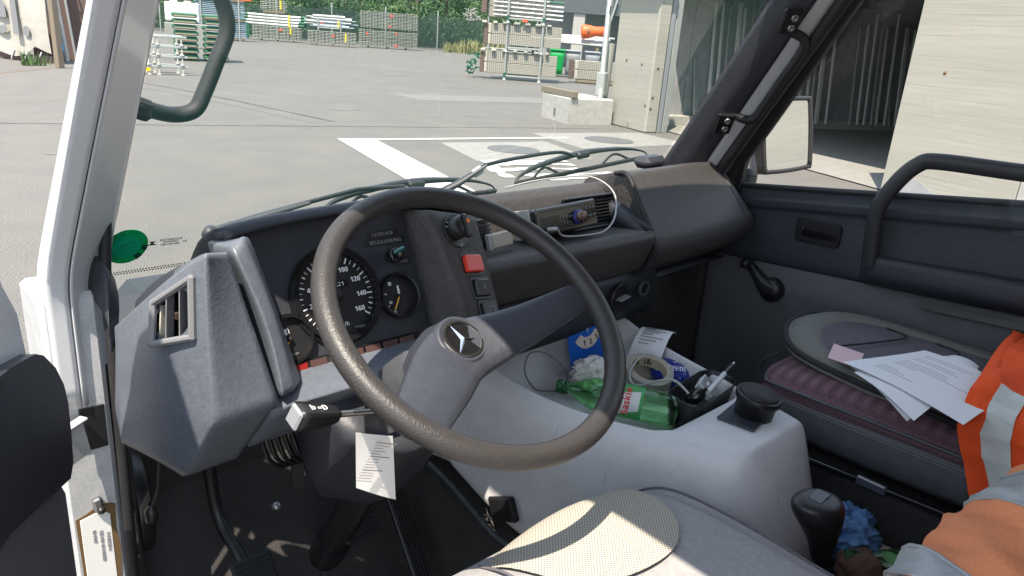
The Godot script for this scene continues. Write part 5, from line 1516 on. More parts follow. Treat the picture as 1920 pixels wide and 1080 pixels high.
func instruments(d: Node3D):
	var z := DIAL_N
	# speedometer
	for g in [["speedometer", 0.5655, 1.345, 0.073], ["fuel_gauge", 0.474, 1.300, 0.036], ["temperature_gauge", 0.676, 1.327, 0.036]]:
		var c := on_dial(g[1], g[2])
		var f := frame(c, Vector3.RIGHT, Vector3(0, z.z, -z.y))
		var r: float = g[3]
		var body := ns()
		ring(body, r * 0.9, r, 0.0, 0.012, f, 48)
		ring(body, r, r * 1.07, 0.0, 0.006, f, 48)
		var o := part(g[0], body, M.black_gloss, d)
		part("dial_face", prisms(disc2(r * 0.905, 48), 0, 0.002, f), M.dial, o)
		var rel := func(a: float, q: float) -> Vector3: return f * Vector3(cos(a) * q * r, sin(a) * q * r, 0.0032)
		if g[0] == "speedometer":
			for i in 33:
				var a := deg_to_rad(225.0 - i * 8.2)
				var big := i % 4 == 0
				var mid := i % 2 == 0
				part("tick", boxf(frame(f * Vector3(cos(a) * r * (0.80 if big else 0.82), sin(a) * r * (0.80 if big else 0.82), 0.003), f.basis * Vector3(cos(a), sin(a), 0), f.basis * Vector3(-sin(a), cos(a), 0)), Vector3(r * (0.13 if big else 0.09), 0.0021 if mid else 0.0009, 0.0008)), M.print_white, o)
				if big and i > 0: lettering("number", str(i * 5), 0.0075, Transform3D(f.basis, rel.call(a, 0.60)), M.print_white, o, true)
			lettering("unit", "km/h", 0.0065, Transform3D(f.basis, f * Vector3(0.0, -0.046, 0.0032)), M.print_white, o)
			part("odometer", boxf(Transform3D(f.basis, f * Vector3(0.003, 0.017, 0.0026)), Vector3(0.042, 0.011, 0.001), 0.0003), M.black_gloss, o)
			lettering("odometer_count", "12221", 0.0062, Transform3D(f.basis, f * Vector3(0.003, 0.017, 0.0032)), M.print_white, o, false, 1.25)
			lettering("maker_print", "O-mgm", 0.0035, Transform3D(f.basis, f * Vector3(0.028, -0.054, 0.0032)), M.print_grey, o)
			gauge_needle(o, f, deg_to_rad(228), 0.050, 0.009)
		elif g[0] == "fuel_gauge":
			gauge_needle(o, f, deg_to_rad(232), 0.024, 0.0045)
			part("pump_symbol", boxf(Transform3D(f.basis, f * Vector3(-0.004, 0.012, 0.003)), Vector3(0.006, 0.009, 0.0008), 0.0003), M.print_white, o)
			part("pump_hose", pipe([f * Vector3(0.0, 0.010, 0.003), f * Vector3(0.0022, 0.009, 0.003), f * Vector3(0.0022, 0.014, 0.003), f * Vector3(0.0005, 0.0165, 0.003)], 0.0004, 4), M.print_white, o)
			lettering("maker_print", "mgm", 0.003, Transform3D(f.basis, f * Vector3(0.004, -0.022, 0.0032)), M.print_grey, o)
		else:
			gauge_needle(o, f, deg_to_rad(236), 0.026, 0.003)
			for a in [[120.0, 0.7], [165.0, 0.7], [212.0, 0.75], [238.0, 0.8], [244.0, 0.8]]: part("tick", boxf(frame(rel.call(deg_to_rad(a[0]), a[1]), f.basis * Vector3(cos(deg_to_rad(a[0])), sin(deg_to_rad(a[0])), 0), f.basis * Vector3(-sin(deg_to_rad(a[0])), cos(deg_to_rad(a[0])), 0)), Vector3(0.005, 0.0014, 0.0006)), M.print_white, o)
			part("thermometer_symbol", boxf(Transform3D(f.basis, f * Vector3(0.002, 0.010, 0.003)), Vector3(0.004, 0.014, 0.0008), 0.0003), M.print_white, o)
			lettering("number", "80", 0.004, Transform3D(f.basis, rel.call(deg_to_rad(205), 0.55)), M.print_white, o)
			part("zone_mark", boxf(Transform3D(f.basis, f * Vector3(-0.012, 0.022, 0.003)), Vector3(0.006, 0.006, 0.0008), 0.0003), M.print_white, o)
	# idle knob and its embossed tape
	var kf := frame(on_dial(0.676, 1.386), Vector3.RIGHT, Vector3(0, z.z, -z.y))
	part("idle_knob", turned([Vector2(0.008, 0), Vector2(0.008, 0.012), Vector2(0.013, 0.014), Vector2(0.013, 0.026), Vector2(0.010, 0.028), Vector2(0, 0.028)], 20, kf * Transform3D(Basis(Vector3.RIGHT, PI / 2), Vector3.ZERO)), M.black_gloss, d)
	part("knob_cap", boxf(kf * Transform3D(Basis(Vector3.BACK, 0.25), Vector3(0.004, 0.006, 0.03)), Vector3(0.024, 0.007, 0.008), 0.003), M.teal_gloss, d)
	for t in [["LEERLAUF", 0.0, 0.040], ["REGULIERUNG", 0.002, 0.027], ["AUS", 0.028, -0.010]]:
		part("label_tape", boxf(kf * Transform3D(Basis(), Vector3(t[1] - 0.002, t[2], 0.001)), Vector3(0.010 + 0.0062 * t[0].length(), 0.011, 0.0012), 0.0003), M.black_plastic, d)
		lettering("label_text", t[0], 0.0058, kf * Transform3D(Basis(), Vector3(t[1] - 0.002, t[2], 0.0022)), M.print_grey, d, false, 1.15)
	# warning lamp strip
	var wf := frame(on_dial(0.575, 1.2585) + z * 0.004, Vector3(1, 0.0, 0), Vector3(0, z.z, -z.y))
	var ws := part("warning_strip", boxf(wf, Vector3(0.24, 0.024, 0.006), 0.0015), M.black_gloss, d)
	for i in 7: part("warning_lamp", boxf(wf * Transform3D(Basis(), Vector3(-0.098 + i * 0.032, 0, 0.0036)), Vector3(0.027, 0.017, 0.002), 0.0006), M.lamp_red if i == 0 else M.lamp_strip, ws)

func gauge_needle(o: Node3D, f: Transform3D, a: float, long: float, cap: float):
	var dir := f.basis * Vector3(cos(a), sin(a), 0)
	part("needle", boxf(frame(f * Vector3(cos(a) * long / 2, sin(a) * long / 2, 0.0065), dir, f.basis * Vector3(-sin(a), cos(a), 0)), Vector3(long, 0.0022, 0.0014), 0.0004), M.needle, o)
	part("needle_cap", turned([Vector2(cap, 0), Vector2(cap, 0.004), Vector2(cap * 0.8, 0.006), Vector2(0, 0.006)], 20, f * Transform3D(Basis(Vector3.RIGHT, PI / 2), Vector3(0, 0, 0.0032))), M.black_plastic, o)

func switches(d: Node3D):
	# padded column between instruments and centre
	var tl := Vector3(0.740, 1.464, -0.972)
	var tr := Vector3(0.866, 1.436, -0.985)
	var br := Vector3(0.845, 1.255, -0.868)
	var bl := Vector3(0.768, 1.262, -0.860)
	var col := part("switch_column", loft([[tl, Vector3(0.716, 1.456, -1.022), Vector3(0.85, 1.43, -1.1), tr], [tl.lerp(bl, 0.5) + Vector3(0.002, 0.004, 0.004), Vector3(0.716, 1.36, -0.98), Vector3(0.86, 1.34, -1.08), tr.lerp(br, 0.5) + Vector3(0, 0.004, 0.004)], [bl, Vector3(0.716, 1.262, -0.93), Vector3(0.86, 1.24, -1.0), br]], true, true, [2.2, 1.5, 1, 1.8], [2.5, 0, 2.5], 3), M.dash_skin, d)
	var n := (br - bl).cross(tl - bl).normalized()
	var up := (tl - bl).normalized()
	var at := func(u: float, v: float) -> Vector3: return bl.lerp(br, u).lerp(tl.lerp(tr, u), v) + n * 0.002
	var right := (tr.lerp(br, 0.5) - tl.lerp(bl, 0.5)).normalized()
	var f := frame(at.call(0.40, 0.845), right, up)
	var lk := part("light_switch", prisms(disc2(0.030, 36), 0, 0.004, f, 0.001), M.black_plastic, col)
	part("knob", turned([Vector2(0.020, 0), Vector2(0.019, 0.016), Vector2(0.016, 0.019), Vector2(0, 0.019)], 24, f * Transform3D(Basis(Vector3.RIGHT, PI / 2), Vector3(-0.003, 0.003, 0.004))), M.black_plastic, lk)
	part("knob_bar", boxf(f * Transform3D(Basis(Vector3.BACK, 0.12), Vector3(0.004, 0.003, 0.022)), Vector3(0.011, 0.042, 0.012), 0.003), M.black_plastic, lk)
	part("knob_dot", prisms(disc2(0.004, 16), 0, 0.001, f * Transform3D(Basis(), Vector3(0.005, 0.010, 0.0282))), M.orange_dot, lk)
	part("symbol", boxf(f * Transform3D(Basis(), Vector3(0.004, -0.0255, 0.004)), Vector3(0.006, 0.006, 0.001), 0.0002), M.print_grey, lk)
	for s in [[-0.02, 0.014], [-0.025, 0.006]]: part("symbol", boxf(f * Transform3D(Basis(), Vector3(s[0], s[1], 0.004)), Vector3(0.004, 0.0012, 0.001)), M.print_white, lk)
	var k := 0
	for s in [[0.50, 0.575, 0.044, 0.034, "hazard_switch", "hazard_red"], [0.56, 0.385, 0.040, 0.034, "rocker_switch", "black_plastic"], [0.585, 0.195, 0.040, 0.034, "rocker_switch", "black_plastic"], [0.6, 0.03, 0.040, 0.030, "blank_plate", "dash_dark"]]:
		f = frame(at.call(s[0], s[1]), right, up)
		var o := part(s[4], prisms(rounded(s[2] + 0.008, s[3] + 0.008, 0.005), 0, 0.003, f, 0.001), M.black_plastic if k < 3 else M.dash_dark, col)
		part("button", prisms(rounded(s[2] - 0.003, s[3] - 0.004, 0.004), 0.003, 0.012 if k == 0 else (0.009 if k < 3 else 0.0045), f * Transform3D(Basis(Vector3.RIGHT, 0.08 if k == 1 else -0.05), Vector3.ZERO), 0.002), M[s[5]], o)
		if k == 1: lettering("symbol", "D", 0.007, f * Transform3D(Basis(), Vector3(0.0, 0.0, 0.0105)), M.print_grey, o)
		if k == 2:
			for b in [[0, 0.006, 0.012, 0.0012], [0, -0.006, 0.012, 0.0012], [0.006, 0, 0.0012, 0.012]]: part("symbol", boxf(f * Transform3D(Basis(), Vector3(b[0], b[1], 0.0098)), Vector3(b[2], b[3], 0.001)), M.print_grey, o)
		k += 1

# ---------------------------------------------------------------- steering wheel and column
func wheel():
	var n := Vector3(0, 0.8192, 0.5736)
	var c := Vector3(0.629, 1.391, -0.70)
	var w := Transform3D(Basis(Vector3.RIGHT, n, Vector3(0, -0.5736, 0.8192)), c)
	var o := thing("steering_wheel", "large worn dark steering wheel with two grey spokes and star emblem", "steering wheel", c)
	var pts := []
	var rad := []
	for k in 96:
		var a := TAU * k / 96
		pts.append(w * Vector3(cos(a) * 0.2135, 0, sin(a) * 0.2135))
	part("rim", pipe(pts, 0.0157, 20, true, Vector2(1, 1)), M.rim_skin, o)
	# spokes and hub pad as one curved moulding: centre line [x, height, z, half width, thickness]
	var line := [[0.212, -0.004, 0.006, 0.020, 0.012], [0.175, -0.014, 0.009, 0.026, 0.016], [0.11, -0.036, 0.012, 0.031, 0.022], [0.05, -0.055, 0.010, 0.040, 0.030], [0.0, -0.066, 0.006, 0.050, 0.034], [-0.045, -0.060, 0.034, 0.050, 0.034], [-0.085, -0.042, 0.062, 0.045, 0.028], [-0.135, -0.018, 0.095, 0.038, 0.020], [-0.172, -0.004, 0.122, 0.032, 0.012]]
	var sec := []
	for i in line.size():
		var q: Array = line[i]
		var a: Array = line[maxi(i - 1, 0)]
		var b: Array = line[mini(i + 1, line.size() - 1)]
		var dir := Vector3(b[0] - a[0], b[1] - a[1], b[2] - a[2]).normalized()
		var side := dir.cross(Vector3.UP).normalized()
		var m := Vector3(q[0], q[1], q[2])
		var hw: float = q[3]
		var th: float = q[4]
		sec.append([w * (m - side * hw + Vector3(0, -th, 0)), w * (m - side * hw * 1.0 + Vector3(0, -th * 0.25, 0)), w * (m - side * hw * 0.72), w * (m + Vector3(0, 0.004, 0)), w * (m + side * hw * 0.72), w * (m + side * hw + Vector3(0, -th * 0.25, 0)), w * (m + side * hw + Vector3(0, -th, 0)), w * (m + Vector3(0, -th * 1.3, 0))])
	part("spoke_pad", loft(sec, true, true, [1, 1.2, 1.4, 0.3, 1.4, 1.2, 1, 0.5], [2, 0, 0, 0, 0, 0, 0, 0, 2], 2), M.hub_plastic, o)
	var hub := ns()
	lathe(hub, [Vector2(0.055, -0.15), Vector2(0.052, -0.10), Vector2(0.042, -0.075), Vector2(0.038, -0.0605), Vector2(0.0335, -0.0585), Vector2(0.032, -0.0615), Vector2(0, -0.062)], 40, w)
	part("hub", hub, M.hub_plastic, o)
	# emblem: chrome ring, black disc, three-pointed star
	var e := w * Transform3D(Basis(Vector3.UP, 0.30), Vector3(0, -0.0612, 0.002))
	var ef := e * Transform3D(Basis(Vector3.RIGHT, -PI / 2), Vector3.ZERO)
	var rg := ns()
	ring(rg, 0.0272, 0.0302, 0.0, 0.0045, ef, 48)
	var em := part("emblem", rg, M.chrome, o)
	part("emblem_disc", prisms(disc2(0.0274, 48), 0, 0.0018, ef), M.black_gloss, em)
	var star := ns(false)
	for k in 3:
		var t := PI / 2 + TAU * k / 3
		var tip := Vector3(cos(t) * 0.0275, sin(t) * 0.0275, 0.0022)
		var l := Vector3(cos(t + PI / 3) * 0.0044, sin(t + PI / 3) * 0.0044, 0.0018)
		var r := Vector3(cos(t - PI / 3) * 0.0044, sin(t - PI / 3) * 0.0044, 0.0018)
		var m := Vector3(0, 0, 0.0055)
		tri(star, ef * m, ef * tip, ef * l)
		tri(star, ef * m, ef * r, ef * tip)
	part("emblem_star", star, M.chrome, em)

	# column with its covers
	var col := thing("steering_column", "grey steering column shroud with lower tube and indicator stalk", "steering column", Vector3(0.629, 0.9, -1.03))
	var ax := func(t: float, x: float, h: float) -> Vector3: return w * Vector3(x, -0.075 - t, h)
	var sh := []
	for q in [[0.055, 0.040, -0.042, 0.040], [0.09, 0.055, -0.055, 0.050], [0.16, 0.060, -0.062, 0.055], [0.24, 0.062, -0.060, 0.058]]:
		sh.append([ax.call(q[0], -q[1], q[2]), ax.call(q[0], q[1], q[2]), ax.call(q[0], q[1], q[3] * 0.4), ax.call(q[0], q[1] * 0.6, q[3]), ax.call(q[0], -q[1] * 0.6, q[3]), ax.call(q[0], -q[1], q[3] * 0.4)])
	part("upper_shroud", loft(sh, true, true, 1.2, [1.5, 0, 0, 2], 2), M.column_plastic, col)
	sh = []
	for q in [[0.17, 0.078, -0.10, 0.066], [0.25, 0.080, -0.11, 0.072], [0.36, 0.062, -0.09, 0.070], [0.40, 0.045, -0.05, 0.055]]:
		sh.append([ax.call(q[0], -q[1] - 0.06, q[2]), ax.call(q[0], q[1] * 0.7, q[2]), ax.call(q[0], q[1] * 0.7, q[3] * 0.4), ax.call(q[0], q[1] * 0.3, q[3]), ax.call(q[0], -q[1] * 0.6, q[3]), ax.call(q[0], -q[1] - 0.05, q[3] * 0.2)])
	part("lower_cover", loft(sh, true, true, [1.5, 1.5, 1, 1, 1.5, 2], [2, 0, 0, 2], 2), M.dash_dark, col)
	part("tube", pipe([ax.call(0.36, 0.01, 0.0), ax.call(0.60, 0.01, 0.02), ax.call(0.74, 0.01, 0.03)], 0.030, 18), M.black_plastic, col)
	part("tube_collar", pipe([ax.call(0.66, 0.01, 0.024), ax.call(0.72, 0.01, 0.028)], 0.036, 18), M.black_plastic, col)
	# cover frame left of the column
	part("cover_edge", slabs([Vector3(0.497, 1.01, -0.99), Vector3(0.516, 1.005, -0.985), Vector3(0.514, 1.105, -0.985), Vector3(0.495, 1.11, -0.99)], 0.01), M.black_plastic, col)
	# stalk
	var sb := Vector3(0.555, 1.224, -0.80)
	var sm := Vector3(0.470, 1.243, -0.80)
	var se := Vector3(0.402, 1.263, -0.795)
	part("stalk_rod", pipe([sb, sm], 0.0048, 8), M.steel, col)
	var sf := frame((sm + se) / 2, se - sm, Vector3(0, 1, 0.3))
	part("stalk_grip", loft([[sf * Vector3(-0.036, -0.007, -0.007), sf * Vector3(-0.036, -0.007, 0.007), sf * Vector3(-0.036, 0.007, 0.007), sf * Vector3(-0.036, 0.007, -0.007)], [sf * Vector3(-0.02, -0.011, -0.011), sf * Vector3(-0.02, -0.011, 0.011), sf * Vector3(-0.02, 0.011, 0.011), sf * Vector3(-0.02, 0.011, -0.011)], [sf * Vector3(0.032, -0.015, -0.014), sf * Vector3(0.032, -0.015, 0.014), sf * Vector3(0.032, 0.015, 0.014), sf * Vector3(0.032, 0.015, -0.014)]], true, true, 2.0, [2, 0, 2], 2), M.black_plastic, col)
	part("stalk_end", boxf(sf * Transform3D(Basis(), Vector3(0.0335, 0, 0)), Vector3(0.006, 0.029, 0.027), 0.003), M.bin_grey, col)
	var tf := frame(sf * Vector3(0.012, 0.0142, 0.002), -(se - sm), Vector3(0, 0.1, -1))
	lettering("stalk_print", "=D", 0.009, frame(sf * Vector3(-0.004, 0.0135, 0.0), sm - se, Vector3(0, 0.3, -1)), M.print_white, col)
	lettering("stalk_print", "b", 0.009, frame(sf * Vector3(0.012, 0.0148, 0.0), sm - se, Vector3(0, 0.3, -1)), M.print_white, col)
	# key fob tag
	var tg := thing("key_tag", "white printed paper tag hanging on a string below the steering wheel", "tag", Vector3(0.48, 1.27, -0.72))
	var q0 := Vector3(0.450, 1.258, -0.722)
	var q1 := Vector3(0.508, 1.232, -0.722)
	var q2 := Vector3(0.523, 1.121, -0.735)
	var q3 := Vector3(0.459, 1.166, -0.735)
	part("card", sheet(func(u: float, v: float) -> Vector3:
		return q3.lerp(q2, u).lerp(q0.lerp(q1, u), v) + Vector3(-0.2, 0.2, 0.9).normalized() * (0.006 * sin(u * 2.6) * (1.0 - v) - 0.003 * u), 10, 10, 0.0006), M.tag_paper, tg)
	var pf := frame(q3.lerp(q1, 0.5) + Vector3(0, 0, 0.0035), q1 - q0, q0 - q3)
	rng.seed = 4
	for i in 15:
		var wd := rng.randf_range(0.012, 0.026) if i % 5 else 0.034
		part("print_line", boxf(pf * Transform3D(Basis(), Vector3(-0.022 + wd / 2 + 0.0, 0.034 - i * 0.0042, 0.0046)), Vector3(wd, 0.0008 if i % 5 else 0.0014, 0.0003)), M.print_grey, tg)
	part("string", pipe(spline([Vector3(0.492, 1.252, -0.72), Vector3(0.487, 1.262, -0.722), Vector3(0.500, 1.275, -0.73), Vector3(0.53, 1.262, -0.76)], 5), 0.0012, 6), M.black_plastic, tg)

# ---------------------------------------------------------------- doors, mirrors, pillar handle
func sill(z: float) -> float: return 1.382 + 0.13 * (z + 1.046)
func trim_low(z: float) -> float: return 1.197 + 0.073 * (z + 0.97)

func doors():
	var d := thing("passenger_door", "closed passenger door with dark blue grey trim and window crank", "door", Vector3(1.92, 0.6, -0.4))
	var up := []
	var low := []
	for z in [-1.16, -0.9, -0.5, -0.1, 0.42]:
		var s := sill(z)
		var t := trim_low(z)
		up.append([Vector3(1.95, s + 0.012, z), Vector3(1.916, s + 0.014, z), Vector3(1.905, s - 0.004, z), Vector3(1.893, s - 0.016, z), Vector3(1.895, s - 0.038, z), Vector3(1.902, s - 0.046, z), Vector3(1.896, t + 0.02, z), Vector3(1.902, t, z), Vector3(1.95, t, z)])
		low.append([Vector3(1.95, t - 0.001, z), Vector3(1.9045, t - 0.001, z), Vector3(1.905, 0.9, z), Vector3(1.91, 0.58, z), Vector3(1.95, 0.58, z)])
	part("upper_trim", loft(up, true, true, [1, 1.5, 1.2, 1.2, 1.2, 1.2, 0.8, 1.5, 1], [3, 0, 0, 0, 3], 2), M.door_trim, d)
	part("lower_trim", loft(low, true, true, 2, [3, 0, 0, 0, 3], 2), M.door_lower, d)
	part("skin", box(Vector3(1.975, 0.95, -0.37), Vector3(0.03, 0.8, 1.62), 0.01), M.paint, d)
	var g := ns(false)
	quad(g, Vector3(1.912, 1.33, -1.15), Vector3(1.912, 1.42, 0.42), Vector3(1.74, 2.08, 0.42), Vector3(1.74, 2.08, -0.70))
	part("window", g, M.side_glass, d)
	part("window_frame", pipe(spline([Vector3(1.90, 1.34, -1.07), Vector3(1.89, 1.40, -1.085), Vector3(1.877, 1.47, -1.06), Vector3(1.85, 1.57, -0.99), Vector3(1.73, 2.0, -0.70), Vector3(1.73, 2.05, -0.6), Vector3(1.74, 2.06, 0.2)], 6), 0.021, 10), M.rubber, d)
	part("window_seal", pipe([Vector3(1.903, sill(-1.08) + 0.016, -1.08), Vector3(1.903, sill(0.4) + 0.016, 0.4)], 0.008, 8), M.rubber, d)
	part("corner_panel", slabs([Vector3(1.89, 1.36, -1.14), Vector3(1.89, 1.36, -1.06), Vector3(1.868, 1.50, -1.035), Vector3(1.862, 1.52, -1.06)], 0.02), M.rubber, d)
	# inside handle in its recess
	var hf := frame(Vector3(1.8985, 1.318, -0.815), Vector3(0, 0.08, 1), Vector3(0, 1, -0.08))
	hf = frame(hf.origin, Vector3(0, 0.03, 1), Vector3(0, 1, 0)) * Transform3D(Basis(Vector3.UP, PI), Vector3.ZERO)
	var n := hf.basis.z
	if n.x > 0: hf = hf * Transform3D(Basis(Vector3.UP, PI), Vector3.ZERO)
	var esc := part("handle_surround", prisms(rounded(0.122, 0.064, 0.014), 0, 0.006, hf, 0.002), M.black_plastic, d)
	part("handle_recess", prisms(rounded(0.106, 0.050, 0.010), 0.006, 0.0068, hf), M.black_plastic, esc)
	part("handle_lever", boxf(hf * Transform3D(Basis(), Vector3(0.004, -0.004, 0.010)), Vector3(0.088, 0.020, 0.006), 0.003), M.black_gloss, esc)
	part("handle_pivot", turned([Vector2(0.005, 0), Vector2(0.005, 0.012), Vector2(0, 0.012)], 12, hf * Transform3D(Basis(Vector3.RIGHT, PI / 2), Vector3(-0.034, 0.004, 0.006))), M.black_gloss, esc)
	# armrest with painted slot shade, and the long grab rail above
	var ar := []
	for q in [[-0.685, 1.300, 0.006], [-0.655, 1.296, 0.03], [-0.4, 1.318, 0.042], [0.1, 1.355, 0.042], [0.25, 1.36, 0.01]]:
		ar.append([Vector3(1.905, q[1] + 0.004, q[0]), Vector3(1.897 - q[2], q[1], q[0]), Vector3(1.893 - q[2], q[1] - 0.05, q[0]), Vector3(1.90, q[1] - 0.085, q[0])])
	part("armrest", loft(ar, true, true, [1, 1.6, 1.0, 1], [2, 0.4, 0, 0, 2], 2), M.door_trim, d)
	part("armrest_slot_shade", slabs([Vector3(1.886, 1.228, -0.12), Vector3(1.886, 1.20, -0.54), Vector3(1.89, 1.215, -0.54), Vector3(1.89, 1.246, -0.12)], 0.004), M.black_plastic, d)  # dark slab; the shade of an open slot is put into its colour
	part("grab_rail", pipe(spline([Vector3(1.878, 1.27, -0.664), Vector3(1.868, 1.34, -0.668), Vector3(1.856, 1.42, -0.666), Vector3(1.85, 1.49, -0.635), Vector3(1.85, 1.535, -0.600), Vector3(1.85, 1.549, -0.56), Vector3(1.85, 1.553, -0.40), Vector3(1.85, 1.56, -0.1), Vector3(1.85, 1.53, 0.0), Vector3(1.865, 1.40, 0.05)], 6), 0.017, 10, false, Vector2(0.72, 1.12), Vector3(1, 0, 0)), M.vinyl_dark, d)
	# window crank
	var cr := part("window_crank", loft([
		[Vector3(1.895, 1.205, -0.985), Vector3(1.895, 1.178, -0.995), Vector3(1.872, 1.180, -0.990), Vector3(1.872, 1.203, -0.980)],
		[Vector3(1.895, 1.185, -0.955), Vector3(1.895, 1.158, -0.965), Vector3(1.862, 1.160, -0.96), Vector3(1.862, 1.182, -0.952)],
		[Vector3(1.895, 1.165, -0.918), Vector3(1.895, 1.112, -0.940), Vector3(1.866, 1.118, -0.934), Vector3(1.866, 1.158, -0.918)],
		[Vector3(1.895, 1.155, -0.885), Vector3(1.895, 1.105, -0.895), Vector3(1.872, 1.112, -0.895), Vector3(1.872, 1.148, -0.889)]], true, true, 0.8, 0.4, 3), M.black_plastic, d)
	part("crank_boss", turned([Vector2(0.034, -0.02), Vector2(0.034, 0.004), Vector2(0.028, 0.012), Vector2(0, 0.014)], 28, frame(Vector3(1.888, 1.132, -0.908), Vector3(0, 0, 1), Vector3(-1, 0, 0))), M.black_plastic, cr)
	part("crank_screw", turned([Vector2(0.005, 0), Vector2(0.005, 0.003), Vector2(0, 0.003)], 12, frame(Vector3(1.874, 1.138, -0.914), Vector3(0, 0, 1), Vector3(-1, 0, 0))), M.steel, cr)
	part("crank_knob", turned([Vector2(0.012, -0.01), Vector2(0.014, 0.012), Vector2(0.010, 0.022), Vector2(0, 0.024)], 20, frame(Vector3(1.874, 1.192, -0.984), Vector3(0, 0, 1), Vector3(-1, 0, 0))), M.black_plastic, cr)

	# handle on the right pillar
	var h := thing("grab_handle", "black grab handle bolted to the right windscreen pillar", "handle", Vector3(1.76, 1.65, -0.98))
	part("bar", pipe(spline([Vector3(1.744, 1.605, -1.04), Vector3(1.760, 1.590, -1.015), Vector3(1.772, 1.588, -0.992), Vector3(1.772, 1.605, -0.972), Vector3(1.757, 1.680, -0.925), Vector3(1.742, 1.750, -0.878), Vector3(1.732, 1.785, -0.868), Vector3(1.712, 1.802, -0.895), Vector3(1.70, 1.81, -0.915)], 6), 0.0110, 12), M.rubber, h)
	for q in [[1.737, 1.572, -1.045], [1.682, 1.822, -0.885]]:
		var bf := frame(Vector3(q[0], q[1], q[2]), Vector3(0.75, 0, 0.62), Vector3(-0.08, 0.84, 0.53))
		var bp := part("mount", boxf(bf, Vector3(0.044, 0.06, 0.012), 0.004), M.black_plastic, h)
		for s in [-0.012, 0.012]:
			part("bolt", turned([Vector2(0.008, 0), Vector2(0.008, 0.004), Vector2(0.005, 0.005), Vector2(0.003, 0.002), Vector2(0, 0.002)], 16, bf * Transform3D(Basis(Vector3.RIGHT, PI / 2), Vector3(0.004, s, 0.006))), M.steel, bp)

	# right wing mirror outside the glass
	var m := thing("wing_mirror", "rectangular black framed wing mirror outside the passenger window", "mirror", Vector3(2.0, 1.40, -1.07))
	var a := Vector3(2.02, 1.620, -1.098)
	var b := Vector3(2.195, 1.636, -1.050)
	var mf := frame((a + b) / 2 + Vector3(0, -0.10, 0.016), b - a, Vector3(0.0, 1, -0.17))
	part("housing", prisms(rounded(0.196, 0.216, 0.026), -0.055, 0.004, mf, 0.006), M.rubber, m)
	part("mirror_glass", prisms(rounded(0.172, 0.192, 0.018), 0.004, 0.0055, mf), M.mirror, m)
	var fr := pipe(spline([mf * Vector3(-0.07, 0.10, 0.006), mf * Vector3(0.07, 0.10, 0.006), mf * Vector3(0.092, 0.08, 0.006), mf * Vector3(0.092, -0.08, 0.006), mf * Vector3(0.07, -0.10, 0.006), mf * Vector3(-0.07, -0.10, 0.006), mf * Vector3(-0.092, -0.08, 0.006), mf * Vector3(-0.092, 0.08, 0.006)], 4, true), 0.0065, 8, true)
	part("mirror_rim", fr, M.rubber, m)
	part("stem", pipe(spline([Vector3(1.945, 1.372, -1.075), Vector3(1.965, 1.43, -1.085), Vector3(1.985, 1.50, -1.11), Vector3(2.03, 1.55, -1.12)], 5), [0.030, 0.030, 0.031, 0.032, 0.032, 0.030, 0.028, 0.026, 0.024, 0.022, 0.022, 0.022, 0.022, 0.02, 0.02, 0.02], 14), M.black_plastic, m)
	for i in 5: part("bellows", turned([Vector2(0.026, -0.003), Vector2(0.030, 0), Vector2(0.026, 0.003)], 16, Transform3D(Basis(Vector3.BACK, -0.2), Vector3(1.950 + i * 0.0018, 1.39 + i * 0.007, -1.077))), M.rubber, m)
	part("door_foot", box(Vector3(1.955, 1.35, -1.07), Vector3(0.05, 0.06, 0.07), 0.02), M.rubber, m)

	# open driver's door, a third of the way out, hinged at the left pillar; l runs along it from the hinge
	var o := thing("driver_door", "open driver's door edge with black upper and grey lower trim", "door", Vector3(0.17, 0.5, -1.07))
	var th := deg_to_rad(31.0)
	var df := frame(Vector3(0.197, 0, -1.075), Vector3(sin(th), 0, -cos(th)), Vector3.UP)
	var flip := func(list: Array) -> Array:
		var r := []
		for q in list: r.append(Vector2(-q[0], q[1]))
		return r
	part("skin", prisms(flip.call([[0.0, 0.42], [0.95, 0.42], [0.95, 1.30], [0.05, 1.30], [0.0, 1.20]]), -0.065, -0.035, df, 0.006), M.paint, o)
	part("hinge_edge", prisms(flip.call([[0.006, 0.44], [0.03, 0.44], [0.03, 1.24], [0.006, 1.20]]), -0.05, -0.012, df, 0.004), M.paint_jamb, o)
	part("upper_trim", prisms(flip.call([[0.026, 1.120], [0.123, 1.146], [0.21, 1.168], [0.93, 1.17], [0.93, 1.37], [0.30, 1.360], [0.148, 1.348], [0.08, 1.334], [0.058, 1.322], [0.026, 1.290], [0.006, 1.255], [0.0, 1.225], [0.003, 1.18], [0.010, 1.135]]), -0.03, 0.012, df, 0.010), M.dash_dark, o)
	part("lower_trim", prisms(flip.call([[0.016, 0.50], [0.93, 0.50], [0.93, 1.166], [0.21, 1.164], [0.123, 1.142], [0.027, 1.116], [0.014, 1.093]]), -0.03, 0.0, df, 0.005), M.door_lower, o)
	part("window_frame", prisms(flip.call([[0.062, 1.31], [0.072, 1.384], [0.10, 1.43], [0.14, 1.56], [0.225, 1.79], [0.32, 1.95], [0.345, 1.968], [0.39, 1.974], [0.39, 1.785], [0.35, 1.784], [0.295, 1.775], [0.237, 1.637], [0.19, 1.48], [0.165, 1.31]]), -0.05, -0.005, df, 0.010), M.paint, o)
	part("window_frame", prisms(flip.call([[0.3905, 1.974], [0.90, 1.974], [0.93, 1.95], [0.93, 1.34], [0.86, 1.34], [0.86, 1.785], [0.3905, 1.785]]), -0.05, -0.005, df, 0.010), M.paint, o)
	var dg := ns(false)
	quad(dg, df * Vector3(-0.13, 1.31, -0.03), df * Vector3(-0.88, 1.31, -0.03), df * Vector3(-0.88, 1.80, -0.03), df * Vector3(-0.31, 1.80, -0.03))
	part("window", dg, M.side_glass, o)

